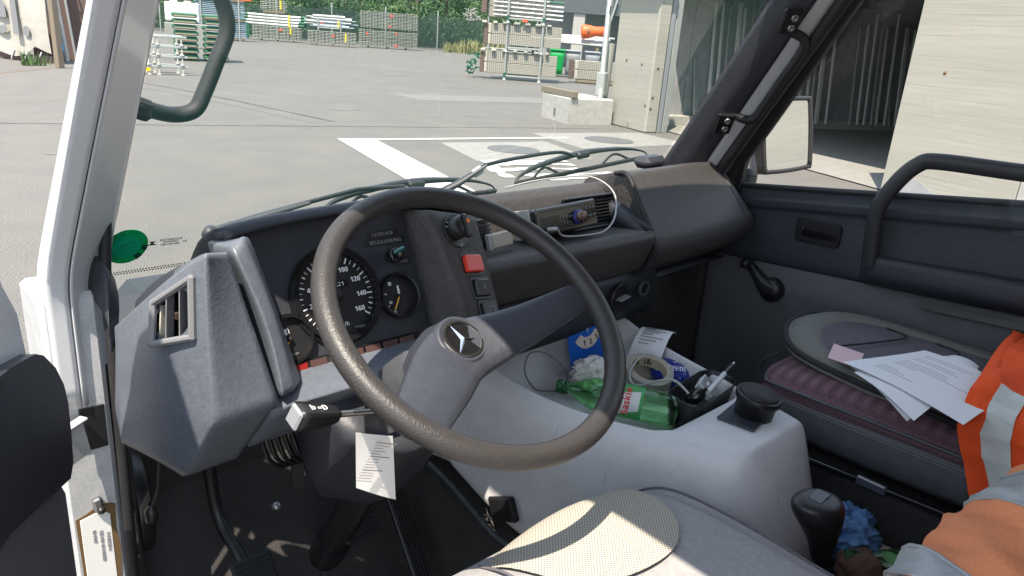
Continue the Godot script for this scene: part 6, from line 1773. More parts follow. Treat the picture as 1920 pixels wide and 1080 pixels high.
# ---------------------------------------------------------------- seats
func seats():
	var s := thing("driver_seat", "light grey driver's seat cushion with cream mesh front", "seat", Vector3(0.66, 0.6, -0.25))
	var C := [   # x across: left to right; rows front to back: [z, edge drop, height]
		[-0.665, 1.005], [-0.640, 1.043], [-0.57, 1.066], [-0.42, 1.064], [-0.15, 1.052], [0.02, 1.05]]
	var sec := []
	for q in C:
		var z: float = q[0]
		var y: float = q[1]
		var cut := 0.03 if z < -0.64 else 0.0
		sec.append([Vector3(0.42 + cut, y - 0.16, z + 0.01), Vector3(0.41 + cut, y - 0.05, z), Vector3(0.45 + cut, y + 0.005, z), Vector3(0.56, y, z), Vector3(0.68, y - 0.002, z), Vector3(0.80, y, z), Vector3(0.90 - cut, y + 0.012, z + 0.02), Vector3(0.985 - cut * 2, y - 0.01, z + 0.05), Vector3(1.025 - cut * 2, y - 0.07, z + 0.07), Vector3(1.02 - cut * 2, y - 0.17, z + 0.07)])
	part("cushion", loft(sec, true, true, 0.0, [1.0, 0, 0, 0, 0, 1], 3), M.seat_cloth, s)
	# mesh panel on the cushion's front, rounded at its corners, and the seams
	part("mesh_panel", loft([
		[Vector3(0.600, 1.0145, -0.648), Vector3(0.690, 1.0245, -0.655), Vector3(0.790, 1.0295, -0.655), Vector3(0.860, 1.0365, -0.635)],
		[Vector3(0.578, 1.0465, -0.617), Vector3(0.677, 1.0625, -0.634), Vector3(0.781, 1.0665, -0.640), Vector3(0.876, 1.0645, -0.614)],
		[Vector3(0.600, 1.0675, -0.590), Vector3(0.690, 1.0745, -0.580), Vector3(0.790, 1.0775, -0.575), Vector3(0.892, 1.0775, -0.562)],
		[Vector3(0.630, 1.0705, -0.520), Vector3(0.700, 1.0745, -0.520), Vector3(0.790, 1.0775, -0.520), Vector3(0.876, 1.0785, -0.498)],
		[Vector3(0.672, 1.0705, -0.476), Vector3(0.730, 1.0725, -0.458), Vector3(0.780, 1.0745, -0.452), Vector3(0.828, 1.0755, -0.458)]], false, false, 0.0, 0.0, 3), M.seat_mesh, s)
	part("seam", pipe(spline([Vector3(0.88, 1.038, -0.620), Vector3(0.928, 1.070, -0.56), Vector3(0.945, 1.073, -0.45), Vector3(0.950, 1.066, -0.30), Vector3(0.95, 1.059, -0.1)], 6), 0.0022, 6), M.cover_grey, s)
	part("seam", pipe(spline([Vector3(0.585, 1.05, -0.62), Vector3(0.590, 1.068, -0.57), Vector3(0.60, 1.066, -0.50), Vector3(0.615, 1.062, -0.35)], 6), 0.0022, 6), M.cover_grey, s)
	part("base", box(Vector3(0.71, 0.70, -0.25), Vector3(0.46, 0.4, 0.55), 0.02), M.rubber, s)
	part("backrest", loft([[Vector3(0.43, 1.0, 0.05), Vector3(0.98, 1.0, 0.05), Vector3(0.98, 1.0, 0.2), Vector3(0.43, 1.0, 0.2)], [Vector3(0.43, 1.4, 0.14), Vector3(0.98, 1.4, 0.14), Vector3(0.98, 1.4, 0.27), Vector3(0.43, 1.4, 0.27)], [Vector3(0.48, 1.72, 0.24), Vector3(0.93, 1.72, 0.24), Vector3(0.93, 1.72, 0.33), Vector3(0.48, 1.72, 0.33)]], true, true, 0.6, [1, 0, 0.6], 3), M.seat_cloth, s)
	# high-visibility jacket over the seat's inner edge
	var j := thing("work_jacket", "pale orange work jacket with grey reflective bands on the driver's seat", "jacket", Vector3(0.78, 1.1, -0.05))
	var a0 := Vector3(0.715, 1.232, -0.107)
	var a1 := Vector3(0.93, 1.318, -0.025)
	var crease_j := noise(89, 0.03, FastNoiseLite.TYPE_SIMPLEX_SMOOTH, 4)
	crease_j.fractal_type = FastNoiseLite.FRACTAL_RIDGED
	var jx := (a1 - a0).normalized()
	var e1 := Vector3.UP.slide(jx).normalized()
	var e2 := jx.cross(e1)
	var f := func(u: float, v: float) -> Vector3:
		var a := TAU * v
		var r := 0.058 + 0.02 * u + 0.0028 * sin(u * 26.0 + a * 2.0) + 0.010 * crease_j.get_noise_2d(u * 90.0, absf(v - 0.5) * 120.0)
		return a0.lerp(a1, u) + (e1 * cos(a) + e2 * sin(a) * 1.25) * r
	part("cuff", sheet(func(u: float, v: float) -> Vector3: return f.call(u * 0.14, v), 10, 30), M.reflective, j)
	part("sleeve", sheet(func(u: float, v: float) -> Vector3: return f.call(0.14 + u * 0.42, v), 18, 30), M.jacket_orange, j)
	part("band", sheet(func(u: float, v: float) -> Vector3: return f.call(0.56 + u * 0.24, v), 10, 30), M.reflective, j)
	part("shoulder", sheet(func(u: float, v: float) -> Vector3: return f.call(0.80 + u * 0.20, v), 8, 30), M.jacket_orange, j)
	for t in [0.14, 0.56, 0.80]:
		var lp := []
		for k in 30: lp.append((f.call(t, k / 30.0) as Vector3))
		part("seam", pipe(lp, 0.0022, 5, true), M.reflective, j)
	part("body", crumple(Vector3(0.84, 1.115, 0.0), Vector3(0.15, 0.085, 0.12), 61, 0.12, 3, 2.0), M.jacket_orange, j)

	# passenger seat
	var p := thing("passenger_seat", "passenger seat in dark vinyl with plum striped cloth edge", "seat", Vector3(1.66, 0.6, -0.3))
	var ps := []
	for q in [[-0.70, 0.03, 1.065], [-0.665, 0.0, 1.085], [-0.4, 0.0, 1.095], [-0.1, 0.0, 1.10], [0.1, 0.0, 1.10]]:
		ps.append([Vector3(1.452 + q[1], q[2] - 0.015, q[0]), Vector3(1.475 + q[1], q[2] + 0.018, q[0]), Vector3(1.66, q[2] + 0.015, q[0]), Vector3(1.84 - q[1], q[2] + 0.005, q[0]), Vector3(1.86 - q[1], q[2] - 0.03, q[0]), Vector3(1.86 - q[1], q[2] - 0.06, q[0]), Vector3(1.452 + q[1], q[2] - 0.06, q[0])])
	part("cushion_top", loft(ps, true, true, 0.6, [1.2, 0, 0, 0, 1.2], 2), M.plum_cloth, p)
	var sd := []
	for q in [[-0.685, 0.02], [-0.655, 0.0], [-0.3, 0.0], [0.1, 0.0]]:
		sd.append([Vector3(1.446 + q[1], 1.068, q[0]), Vector3(1.870, 1.068, q[0]), Vector3(1.870, 0.95, q[0] + 0.02), Vector3(1.456 + q[1], 0.945 + (q[0] + 0.66) * 0.05, q[0] + 0.02)])
	part("cushion_side", loft(sd, true, true, [1.6, 1.6, 1.6, 1.2], [1.5, 0.5, 0, 1.5], 2), M.vinyl, p)
	part("piping", pipe(spline([Vector3(1.50, 1.073, -0.69), Vector3(1.462, 1.074, -0.674), Vector3(1.451, 1.075, -0.64), Vector3(1.449, 1.078, -0.4), Vector3(1.449, 1.08, 0.0)], 5), 0.004, 6), M.vinyl, p)
	for y in [1.062, 1.056]: part("stitching", pipe([Vector3(1.4455, y - 0.01, -0.64), Vector3(1.4445, y - 0.006, 0.0)], 0.0009, 4), M.print_grey, p)
	part("seat_box", box(Vector3(1.66, 0.74, -0.28), Vector3(0.41, 0.39, 0.72), 0.01), M.carpet, p)
	part("slide_rail", pipe([Vector3(1.452, 0.935, -0.60), Vector3(1.450, 0.955, -0.30), Vector3(1.450, 0.97, -0.05)], 0.007, 6), M.black_gloss, p)
	part("rail_catch", box(Vector3(1.449, 0.948, -0.41), Vector3(0.012, 0.02, 0.06), 0.003), M.steel, p)
	part("backrest", loft([[Vector3(1.46, 1.05, 0.1), Vector3(1.86, 1.05, 0.1), Vector3(1.86, 1.05, 0.25), Vector3(1.46, 1.05, 0.25)], [Vector3(1.48, 1.7, 0.3), Vector3(1.84, 1.7, 0.3), Vector3(1.84, 1.7, 0.38), Vector3(1.48, 1.7, 0.38)]], true, true, 0.6, [1, 0.6], 3), M.plum_cloth, p)
	# padded cover lying on it
	var c := thing("seat_cover", "olive and grey padded seat cover with black binding on passenger seat", "seat cover", Vector3(1.66, 1.11, -0.4))
	var rim := [Vector3(1.535, 1.128, -0.645), Vector3(1.585, 1.138, -0.705), Vector3(1.67, 1.148, -0.735), Vector3(1.78, 1.148, -0.715), Vector3(1.845, 1.145, -0.64), Vector3(1.862, 1.142, -0.5), Vector3(1.87, 1.140, -0.3), Vector3(1.865, 1.138, -0.1), Vector3(1.60, 1.130, -0.08), Vector3(1.495, 1.116, -0.20), Vector3(1.498, 1.118, -0.35), Vector3(1.510, 1.122, -0.52)]
	var loop := spline(rim, 5, true)
	part("binding", pipe(loop, 0.007, 8, true), M.binding, c)
	var mid := Vector3(1.67, 1.15, -0.42)
	var inner := []
	for q in loop: inner.append(mid + (q - mid) * 0.78 + Vector3(0, 0.012, 0))
	var inner2 := []
	for q in loop: inner2.append(mid + (q - mid) * 0.75 + Vector3(0, 0.008, 0))
	var brd := ns()
	var pad := ns()
	for i in loop.size():
		var k := (i + 1) % loop.size()
		var m1: Vector3 = loop[i].lerp(inner[i], 0.5) + Vector3(0, 0.012, 0)
		var m2: Vector3 = loop[k].lerp(inner[k], 0.5) + Vector3(0, 0.012, 0)
		quad(brd, loop[i], m1, m2, loop[k])
		quad(brd, m1, inner[i], inner[k], m2)
		quad(brd, inner[i], inner2[i], inner2[k], inner[k])
		var n1: Vector3 = inner2[i].lerp(mid, 0.35) + Vector3(0, 0.012, 0)
		var n2: Vector3 = inner2[k].lerp(mid, 0.35) + Vector3(0, 0.012, 0)
		quad(pad, inner2[i], n1, n2, inner2[k])
		tri(pad, n1, mid + Vector3(0, 0.010, 0), n2)
		quad(brd, loop[i], loop[k], loop[k] - Vector3(0, 0.014, 0), loop[i] - Vector3(0, 0.014, 0))
	part("border", brd, M.cover_olive, c)
	part("padding", pad, M.cover_grey, c)
	for z in [-0.53, -0.42]: part("quilt_seam", pipe(spline([Vector3(1.57, 1.160, z - 0.05), Vector3(1.64, 1.170, z), Vector3(1.74, 1.170, z + 0.03), Vector3(1.79, 1.160, z - 0.03)], 5), 0.0022, 5), M.binding, c)
	var str := ns()
	for i in 6: tube(str, spline([Vector3(1.512, 1.128, -0.675), Vector3(1.49 - i * 0.003, 1.10, -0.70), Vector3(1.485 - i * 0.004, 1.06, -0.705 + i * 0.004), Vector3(1.478 - i * 0.004, 1.03, -0.70)], 4), 0.002, 4)
	part("tie_cords", str, M.binding, c)
	# papers
	var k := 0
	for q in [[[1.473, 1.166, -0.514], [1.692, 1.172, -0.401], [1.701, 1.176, -0.340], [1.314, 1.166, -0.343]], [[1.428, 1.170, -0.486], [1.710, 1.176, -0.392], [1.665, 1.180, -0.329], [1.311, 1.170, -0.332]], [[1.449, 1.174, -0.518], [1.664, 1.182, -0.437], [1.606, 1.186, -0.254], [1.361, 1.174, -0.270]]]:
		var sh := thing("paper_sheet", ["white paper sheet under the others on the passenger seat cover", "white paper sheet between two others on the passenger seat cover", "printed white letter on top of the papers on the passenger seat"][k], "paper", V3(q[0]), "papers on the passenger seat")
		var a := V3(q[0]); var b := V3(q[1]); var e := V3(q[2]); var g := V3(q[3])
		part("sheet", sheet(func(u: float, v: float) -> Vector3: return a.lerp(b, u).lerp(g.lerp(e, u), v) + Vector3(0, 0.003 * sin(u * 3.0 + k) + 0.006 * sin(v * 3.1) - 0.008 * pow(u * v, 3.0), 0), 12, 12, 0.0005), M.paper, sh)
		if k == 2:
			rng.seed = 12
			for i in 15:
				if i in [3, 4, 9, 12]: continue
				var v := 0.2 + i * 0.048
				var u0 := 0.14
				var u1 := rng.randf_range(0.55, 0.9) if i > 4 else rng.randf_range(0.3, 0.5)
				if i in [5]: u1 = 0.35
				var ln := []
				for t in 9:
					var u := lerpf(u0, u1, t / 8.0)
					ln.append(a.lerp(g, u).lerp(b.lerp(e, u), v) + Vector3(0, 0.003 * sin(v * 3.0 + k) + 0.006 * sin(u * 3.1) - 0.008 * pow(u * v, 3.0) + 0.0006, 0))
				part("print_line", pipe(ln, 0.0011, 4, false, Vector2(1, 0.3), Vector3.ZERO), M.print_grey, sh)
		k += 1
	var fol := thing("pink_slip", "small pink slip poking out under the papers", "paper", Vector3(1.53, 1.165, -0.56))
	part("sheet", sheet(func(u: float, v: float) -> Vector3: return Vector3(lerpf(1.49, 1.56, u), 1.158 + 0.008 * u, lerpf(-0.565, -0.50, v) - 0.02 * u), 3, 3, 0.0005), mat("pink_paper", lin(0.62, 0.42, 0.45), 0.85), fol)
	# hi-vis vest
	var ve := thing("safety_vest", "bright orange safety vest with white band draped off the passenger seat", "vest", Vector3(1.5, 1.0, -0.2))
	var path := spline([Vector3(1.85, 1.200, 0), Vector3(1.72, 1.207, 0), Vector3(1.60, 1.203, 0), Vector3(1.50, 1.192, 0), Vector3(1.452, 1.165, 0), Vector3(1.434, 1.11, 0), Vector3(1.428, 1.03, 0), Vector3(1.424, 0.955, 0)], 5)
	var crease_n := noise(88, 0.05, FastNoiseLite.TYPE_SIMPLEX_SMOOTH, 4)
	crease_n.fractal_type = FastNoiseLite.FRACTAL_RIDGED
	var vf := func(u: float, v: float) -> Vector3:
		var t := u * (path.size() - 1)
		var i := mini(int(t), path.size() - 2)
		var q: Vector3 = (path[i] as Vector3).lerp(path[i + 1], t - i)
		var fold := 0.010 * sin(v * 15.0 + u * 3.0) + 0.014 * crease_n.get_noise_2d(u * 60.0, v * 34.0)
		var out := Vector3(-1, 0.15, 0) if u > 0.62 else Vector3(0, 1, 0)
		var z := lerpf(-0.330 + 0.085 * u, 0.12, v) + 0.015 * sin(u * 8.0) + (0.06 * (u - 0.7) if u > 0.7 else 0.0)
		return Vector3(q.x, q.y, z) + out * (fold + 0.008)
	part("cloth", sheet(vf, 70, 50, 0.0025), M.vest_orange, ve)
	part("band", sheet(func(u: float, v: float) -> Vector3: return (vf.call(0.42 + u * 0.40, 0.09 + v * 0.11) as Vector3) + (Vector3(-0.004, 0.001, 0) if 0.42 + u * 0.40 > 0.62 else Vector3(0, 0.004, 0)), 36, 5, 0.001), M.label_white, ve)
	part("collar_fold", pipe(spline([Vector3(1.85, 1.212, -0.318), Vector3(1.72, 1.22, -0.308), Vector3(1.60, 1.215, -0.296), Vector3(1.50, 1.20, -0.285), Vector3(1.445, 1.165, -0.275)], 5), 0.013, 8, false, Vector2(1, 0.7)), M.vest_orange, ve)

# ---------------------------------------------------------------- engine cover, its tray and what lies about
func crumple(c: Vector3, r: Vector3, sd: int, rough: float, levels := 3, freq := 5.0) -> SurfaceTool:
	var vs := [Vector3(-1, -1, -1), Vector3(1, -1, -1), Vector3(1, -1, 1), Vector3(-1, -1, 1), Vector3(-1, 1, -1), Vector3(1, 1, -1), Vector3(1, 1, 1), Vector3(-1, 1, 1)]
	var F := []
	for f in [[0, 1, 2, 3], [7, 6, 5, 4], [0, 4, 5, 1], [1, 5, 6, 2], [2, 6, 7, 3], [3, 7, 4, 0]]: F.append(PackedInt32Array(f))
	var q := [PackedVector3Array(vs), F, {}]
	for i in levels + 1: q = subdivide(q[0], q[1], q[2])
	var n := noise(sd, 1.0, FastNoiseLite.TYPE_CELLULAR, 2)
	var n2 := noise(sd + 1, 1.0, FastNoiseLite.TYPE_SIMPLEX_SMOOTH, 3)
	var V := PackedVector3Array()
	for p in q[0]:
		var d: Vector3 = p.normalized()
		var k: float = 1.0 + rough * (n.get_noise_3dv(d * freq) + n2.get_noise_3dv(d * freq * 0.45))
		V.append(c + Vector3(d.x * r.x, d.y * r.y, d.z * r.z) * k)
	var s := ns()
	for f in q[1]: quad(s, V[f[0]], V[f[1]], V[f[2]], V[f[3]])
	return s

func bottle(o: Node3D, cap: Vector3, foot: Vector3, r: float):
	var ax := (foot - cap).normalized()
	var L := cap.distance_to(foot)
	var f := Transform3D(Basis(ax.cross(Vector3.UP).normalized(), ax, ax.cross(ax.cross(Vector3.UP)).normalized() * -1.0), cap)
	f.basis.z = f.basis.x.cross(f.basis.y)
	var out := [Vector2(0.0115, 0.012), Vector2(0.0115, 0.03), Vector2(0.014, 0.035), Vector2(r * 0.75, 0.055), Vector2(r * 0.97, 0.075), Vector2(r, 0.09), Vector2(r, 0.100)]
	var y := 0.100
	while y < L - 0.05:
		out.append(Vector2(r * 0.985, y + 0.003)); out.append(Vector2(r, y + 0.006))
		y += 0.007
	out.append_array([Vector2(r, L - 0.035), Vector2(r * 0.94, L - 0.028), Vector2(r, L - 0.020), Vector2(r * 0.9, L - 0.004), Vector2(r * 0.7, L), Vector2(0.004, L - 0.006)])
	var inn := []
	for p in out: inn.append(Vector2(maxf(p.x - 0.0011, 0.0), p.y + (0.0 if p.y < L - 0.01 else -0.0012)))
	inn.reverse()
	var s := ns()
	var prof := out + inn
	prof.append(out[0])
	lathe(s, prof, 36, f)
	part("bottle_body", s, M.pet_green, o)
	part("cap", turned([Vector2(0.0, 0.0), Vector2(0.0135, 0.0), Vector2(0.0145, 0.002), Vector2(0.0145, 0.016), Vector2(0.0125, 0.016)], 24, f), M.cap_green, o)
	part("cap_ring", turned([Vector2(0.0125, 0.0185), Vector2(0.0145, 0.0185), Vector2(0.0145, 0.022), Vector2(0.0125, 0.022)], 24, f), M.cap_green, o)

func console_and_clutter():
	var c := thing("engine_cover", "pale grey plastic engine cover with open tray between the seats", "engine cover", Vector3(1.13, 0.8, -0.8))
	var sec := []
	for q in [
		[-1.200, [0.8400, 0.8600], [0.8600, 0.9800], [0.8800, 1.1000], [0.9300, 1.1450], [1.0000, 1.1600], [1.3600, 1.1600], [1.3950, 1.1550], [1.4250, 1.1400], [1.4425, 0.9450], [1.4600, 0.7500]],
		[-1.055, [0.8720, 0.8600], [0.8860, 0.9750], [0.9000, 1.0900], [0.9450, 1.1300], [1.0000, 1.1450], [1.3500, 1.1500], [1.3850, 1.1450], [1.4100, 1.1300], [1.4300, 0.9350], [1.4500, 0.7400]],
		[-1.025, [0.8760, 0.8500], [0.8905, 0.9650], [0.9050, 1.0800], [0.9500, 1.1150], [1.0000, 1.0300], [1.3450, 1.0350], [1.3780, 1.1250], [1.4050, 1.1100], [1.4250, 0.9250], [1.4450, 0.7400]],
		[-0.900, [0.8800, 0.8000], [0.8975, 0.9340], [0.9150, 1.0680], [0.9570, 1.0960], [0.9850, 1.0220], [1.3400, 1.0220], [1.3650, 1.0950], [1.3920, 1.0850], [1.4135, 0.9075], [1.4350, 0.7300]],
		[-0.780, [0.8920, 0.7900], [0.9185, 0.9290], [0.9450, 1.0680], [0.9850, 1.0940], [1.0100, 1.0220], [1.3250, 1.0220], [1.3480, 1.0950], [1.3730, 1.0850], [1.3990, 0.9025], [1.4250, 0.7200]],
		[-0.668, [0.9250, 0.7700], [0.9575, 0.9200], [0.9900, 1.0700], [1.0350, 1.0960], [1.0550, 1.0300], [1.2920, 1.0300], [1.3140, 1.0980], [1.3400, 1.0880], [1.3700, 0.8990], [1.4000, 0.7100]],
		[-0.645, [0.9320, 0.7650], [0.9660, 0.9185], [1.0000, 1.0720], [1.0460, 1.0990], [1.0660, 1.1010], [1.2830, 1.1030], [1.3080, 1.1010], [1.3350, 1.0890], [1.3650, 0.8995], [1.3950, 0.7100]],
		[-0.515, [0.9850, 0.7400], [1.0250, 0.9060], [1.0650, 1.0720], [1.1000, 1.0980], [1.1200, 1.1020], [1.2550, 1.1040], [1.2820, 1.1010], [1.3080, 1.0880], [1.3390, 0.8940], [1.3700, 0.7000]],
		[-0.500, [0.9900, 0.7350], [1.0310, 0.8950], [1.0720, 1.0550], [1.1050, 1.0850], [1.1250, 1.0900], [1.2520, 1.0920], [1.2790, 1.0880], [1.3040, 1.0700], [1.3355, 0.8800], [1.3670, 0.6900]],
		[-0.425, [1.0200, 0.7000], [1.0575, 0.7800], [1.0950, 0.8600], [1.1200, 0.8850], [1.1400, 0.8900], [1.2400, 0.8900], [1.2650, 0.8850], [1.2900, 0.8650], [1.3175, 0.7625], [1.3450, 0.6600]]]:
		var row := []
		for k in 10: row.append(Vector3(q[k + 1][0], q[k + 1][1], q[0]))
		sec.append(row)
	part("shell", loft(sec, true, true, [1, 0, 1.2, 1.4, 1.0, 1.0, 1.4, 1.6, 0, 1], [2, 0.4, 1.0, 0, 0, 1.0, 1.0, 1.5, 0, 1], 3), M.console, c)
	part("edge_trim", pipe([Vector3(0.868, 0.865, -1.10), Vector3(0.874, 0.845, -1.03), Vector3(0.878, 0.80, -0.90), Vector3(0.888, 0.79, -0.80), Vector3(0.925, 0.768, -0.66)], 0.006, 8), M.column_plastic, c)
	part("cover_plate", box(Vector3(1.208, 1.1055, -0.582), Vector3(0.105, 0.004, 0.072), 0.0015, 0.15), M.door_trim, c)
	var t := thing("transmission_tunnel", "dark carpeted tunnel below the engine cover", "floor tunnel", Vector3(1.1, 0.53, -0.6))
	part("carpet", loft([[Vector3(0.80, 0.53, -1.36), Vector3(0.86, 0.86, -1.36), Vector3(1.44, 0.86, -1.36), Vector3(1.47, 0.53, -1.36)], [Vector3(0.82, 0.53, -0.9), Vector3(0.895, 0.82, -0.9), Vector3(1.42, 0.80, -0.9), Vector3(1.46, 0.53, -0.9)], [Vector3(0.90, 0.53, -0.3), Vector3(0.99, 0.78, -0.3), Vector3(1.40, 0.78, -0.3), Vector3(1.45, 0.53, -0.3)], [Vector3(0.90, 0.53, 0.6), Vector3(0.99, 0.78, 0.6), Vector3(1.40, 0.78, 0.6), Vector3(1.45, 0.53, 0.6)]], true, true, 1.0, [3, 0, 0, 3], 2), M.carpet, t)
	# radio
	var r := thing("car_radio", "black and copper car radio pulled out of the dash slot", "radio", Vector3(1.13, 1.37, -1.04))
	var rf := frame(Vector3(1.133, 1.397, -1.018), Vector3(1, 0.03, -0.02), Vector3(0, 0.95, -0.30))
	part("case", boxf(rf * Transform3D(Basis(), Vector3(0, 0, -0.035)), Vector3(0.184, 0.052, 0.07), 0.003), M.black_plastic, r)
	var fc := part("front", prisms(rounded(0.186, 0.056, 0.006), 0, 0.010, rf, 0.003), M.radio_face, r)
	part("slot", boxf(rf * Transform3D(Basis(), Vector3(-0.004, 0.020, 0.0102)), Vector3(0.155, 0.0035, 0.001), 0.0003), M.black_gloss, fc)  # thin dark bar painted as the shade in the disc opening
	part("display", boxf(rf * Transform3D(Basis(), Vector3(-0.055, -0.002, 0.0104)), Vector3(0.056, 0.022, 0.001), 0.0004), M.black_gloss, fc)
	part("knob_ring", turned([Vector2(0.0155, 0), Vector2(0.0155, 0.006), Vector2(0.012, 0.007)], 28, rf * Transform3D(Basis(Vector3.RIGHT, PI / 2), Vector3(0.030, -0.004, 0.010))), M.blue_ring, fc)
	part("knob", turned([Vector2(0.0125, 0.004), Vector2(0.0118, 0.018), Vector2(0.010, 0.019), Vector2(0, 0.019)], 28, rf * Transform3D(Basis(Vector3.RIGHT, PI / 2), Vector3(0.030, -0.004, 0.010))), M.knob_copper, fc)
	for i in 3:
		for k in 2:
			part("button", boxf(rf * Transform3D(Basis(), Vector3(-0.014 + i * 0.011, 0.006 - k * 0.012 - 0.006, 0.0112)), Vector3(0.008, 0.006, 0.003), 0.001), M.black_gloss, fc)
			part("button", boxf(rf * Transform3D(Basis(), Vector3(0.058 + i * 0.012, 0.010 - k * 0.016, 0.0112)), Vector3(0.009, 0.006, 0.003), 0.001), M.black_gloss, fc)
			part("button_mark", boxf(rf * Transform3D(Basis(), Vector3(0.058 + i * 0.012, 0.010 - k * 0.016, 0.0129)), Vector3(0.004, 0.0015, 0.0004)), M.print_grey, fc)
	lettering("print", "CD", 0.004, rf * Transform3D(Basis(), Vector3(-0.078, 0.013, 0.0106)), M.print_grey, fc)
	part("mount_plate", boxf(rf * Transform3D(Basis(), Vector3(-0.105, 0.0, -0.02)), Vector3(0.004, 0.06, 0.05), 0.001), M.galvanised, r)
	var cb := thing("audio_cable", "grey cable looping from the radio over the dash top", "cable", Vector3(1.2, 1.38, -1.0))
	part("plug", pipe([rf * Vector3(-0.066, -0.016, 0.012), rf * Vector3(-0.062, -0.017, 0.034)], 0.004, 10), M.cable_white, cb)
	part("lead", pipe(spline([rf * Vector3(-0.062, -0.017, 0.034), Vector3(1.10, 1.369, -0.985), Vector3(1.17, 1.362, -0.985), Vector3(1.235, 1.362, -0.99), Vector3(1.290, 1.382, -1.01), Vector3(1.335, 1.415, -1.05), Vector3(1.345, 1.437, -1.09), Vector3(1.325, 1.449, -1.13), Vector3(1.25, 1.448, -1.15), Vector3(1.17, 1.443, -1.16), Vector3(1.10, 1.432, -1.17)], 7), 0.0020, 8), M.cable_white, cb)
	var cd := thing("card_packet", "cream card packet stuck behind the steering wheel rim on the shelf", "packet", Vector3(0.95, 1.37, -1.0))
	part("packet", boxf(frame(Vector3(0.952, 1.375, -1.012), Vector3(1, 0, -0.15), Vector3(0, 0.95, -0.3)), Vector3(0.06, 0.030, 0.010), 0.003), M.cream, cd)
	part("flap", boxf(frame(Vector3(0.912, 1.375, -1.003), Vector3(1, 0, -0.15), Vector3(0, 0.95, -0.3)), Vector3(0.008, 0.034, 0.014), 0.003), M.cable_white, cd)

	# ---- things in the tray
	var b := thing("water_bottle", "green plastic water bottle lying in the grey tray", "bottle", Vector3(1.12, 1.03, -0.82))
	var ca := Vector3(1.046, 1.076, -0.915)
	var ft := Vector3(1.166, 1.070, -0.700)
	bottle(b, ca, ft, 0.0345)
	var ax := (ft - ca).normalized()
	var up := (Vector3(-0.45, 0.62, 0.62) - ax * ax.dot(Vector3(-0.45, 0.62, 0.62))).normalized()
	var sidev := ax.cross(up)
	var lab := func(u: float, v: float, rr: float) -> Vector3: return ca + ax * u + (up * cos(v) + sidev * sin(v)) * rr
	part("label", sheet(func(u: float, v: float) -> Vector3: return lab.call(lerpf(0.118, 0.178, u), lerpf(-1.5, 1.35, v), 0.0351), 4, 16), M.label_green, b)
	part("label_field", sheet(func(u: float, v: float) -> Vector3: return lab.call(lerpf(0.126, 0.172, u), lerpf(-0.15 - 0.3 * u, 1.2 - 0.5 * u, v), 0.0354), 6, 12), M.label_white, b)
	lettering("label_text", "Saskia", 0.013, Transform3D(frame(lab.call(0.147, 0.30, 0.0362), -sidev * 1.0, ax * -1.0).basis, lab.call(0.147, 0.25, 0.0365)), M.label_red, b, true)
	var pd := thing("parking_disc", "blue cardboard parking disc leaning in the tray", "parking disc", Vector3(1.22, 1.03, -0.98))
	var df := frame(Vector3(1.222, 1.130, -0.998), Vector3(1.0, 0.10, 0.02), Vector3(-0.02, 0.97, -0.20))
	part("card", prisms([Vector2(-0.062, -0.098), Vector2(0.066, -0.098), Vector2(0.066, 0.083), Vector2(0.045, 0.083), Vector2(0.0, 0.070), Vector2(-0.062, 0.034)], 0, 0.0018, df), M.disc_blue, pd)
	var fan := []
	for i in 12: fan.append(Vector2(cos(lerpf(3.6, 5.9, i / 11.0)) * 0.046, sin(lerpf(3.6, 5.9, i / 11.0)) * 0.046 + 0.005))
	for i in 12: fan.append(Vector2(cos(lerpf(5.9, 3.6, i / 11.0)) * 0.024, sin(lerpf(5.9, 3.6, i / 11.0)) * 0.020 + 0.005))
	part("dial_window", prisms(fan, 0.0018, 0.0024, df), M.disc_beige, pd)
	part("pointer", prisms([Vector2(-0.008, 0.048), Vector2(0.006, 0.048), Vector2(0.001, -0.008)], 0.0018, 0.0026, df), M.disc_beige, pd)
	lettering("print", "1", 0.012, df * Transform3D(Basis(Vector3.BACK, -0.2), Vector3(-0.014, -0.026, 0.0027)), M.print_black, pd, true)
	lettering("print", "2", 0.012, df * Transform3D(Basis(Vector3.BACK, 0.1), Vector3(0.006, -0.028, 0.0027)), M.print_black, pd, true)
	lettering("print", "3", 0.012, df * Transform3D(Basis(Vector3.BACK, 0.4), Vector3(0.026, -0.022, 0.0027)), M.print_black, pd, true)
	lettering("print", "Ora di", 0.010, df * Transform3D(Basis(), Vector3(-0.012, 0.056, 0.002)), M.print_white, pd, true)
	tag(part("tissue_ball", crumple(Vector3(1.165, 1.068, -0.922), Vector3(0.054, 0.038, 0.047), 21, 0.30, 4, 4.0), M.tissue), "crumpled white tissue in front of the blue parking disc", "tissue")
	var tp := thing("tape_roll", "roll of masking tape with printed core leaning in the tray", "tape", Vector3(1.26, 1.05, -0.83))
	var tf := frame(Vector3(1.262, 1.073, -0.846), Vector3(0.80, -0.12, 0.58), Vector3(-0.5, 0.35, 0.0).cross(Vector3(0.80, -0.12, 0.58)))
	tf = Transform3D(Basis(Vector3(0.80, -0.14, 0.58).normalized(), Vector3.UP, Vector3.BACK), tf.origin)
	var ny := Vector3(-0.16, 0.95, 0.22)
	tf = frame(tf.origin, Vector3(0.80, -0.05, 0.60), (ny.cross(Vector3(0.80, -0.05, 0.60))))
	var rg := ns()
	ring(rg, 0.042, 0.0535, -0.012, 0.012, tf, 48)
	part("roll", rg, M.tape, tp)
	var core := ns()
	ring(core, 0.0385, 0.0422, -0.0125, 0.0125, tf, 48)
	var cp := part("core", core, M.tape_core, tp)
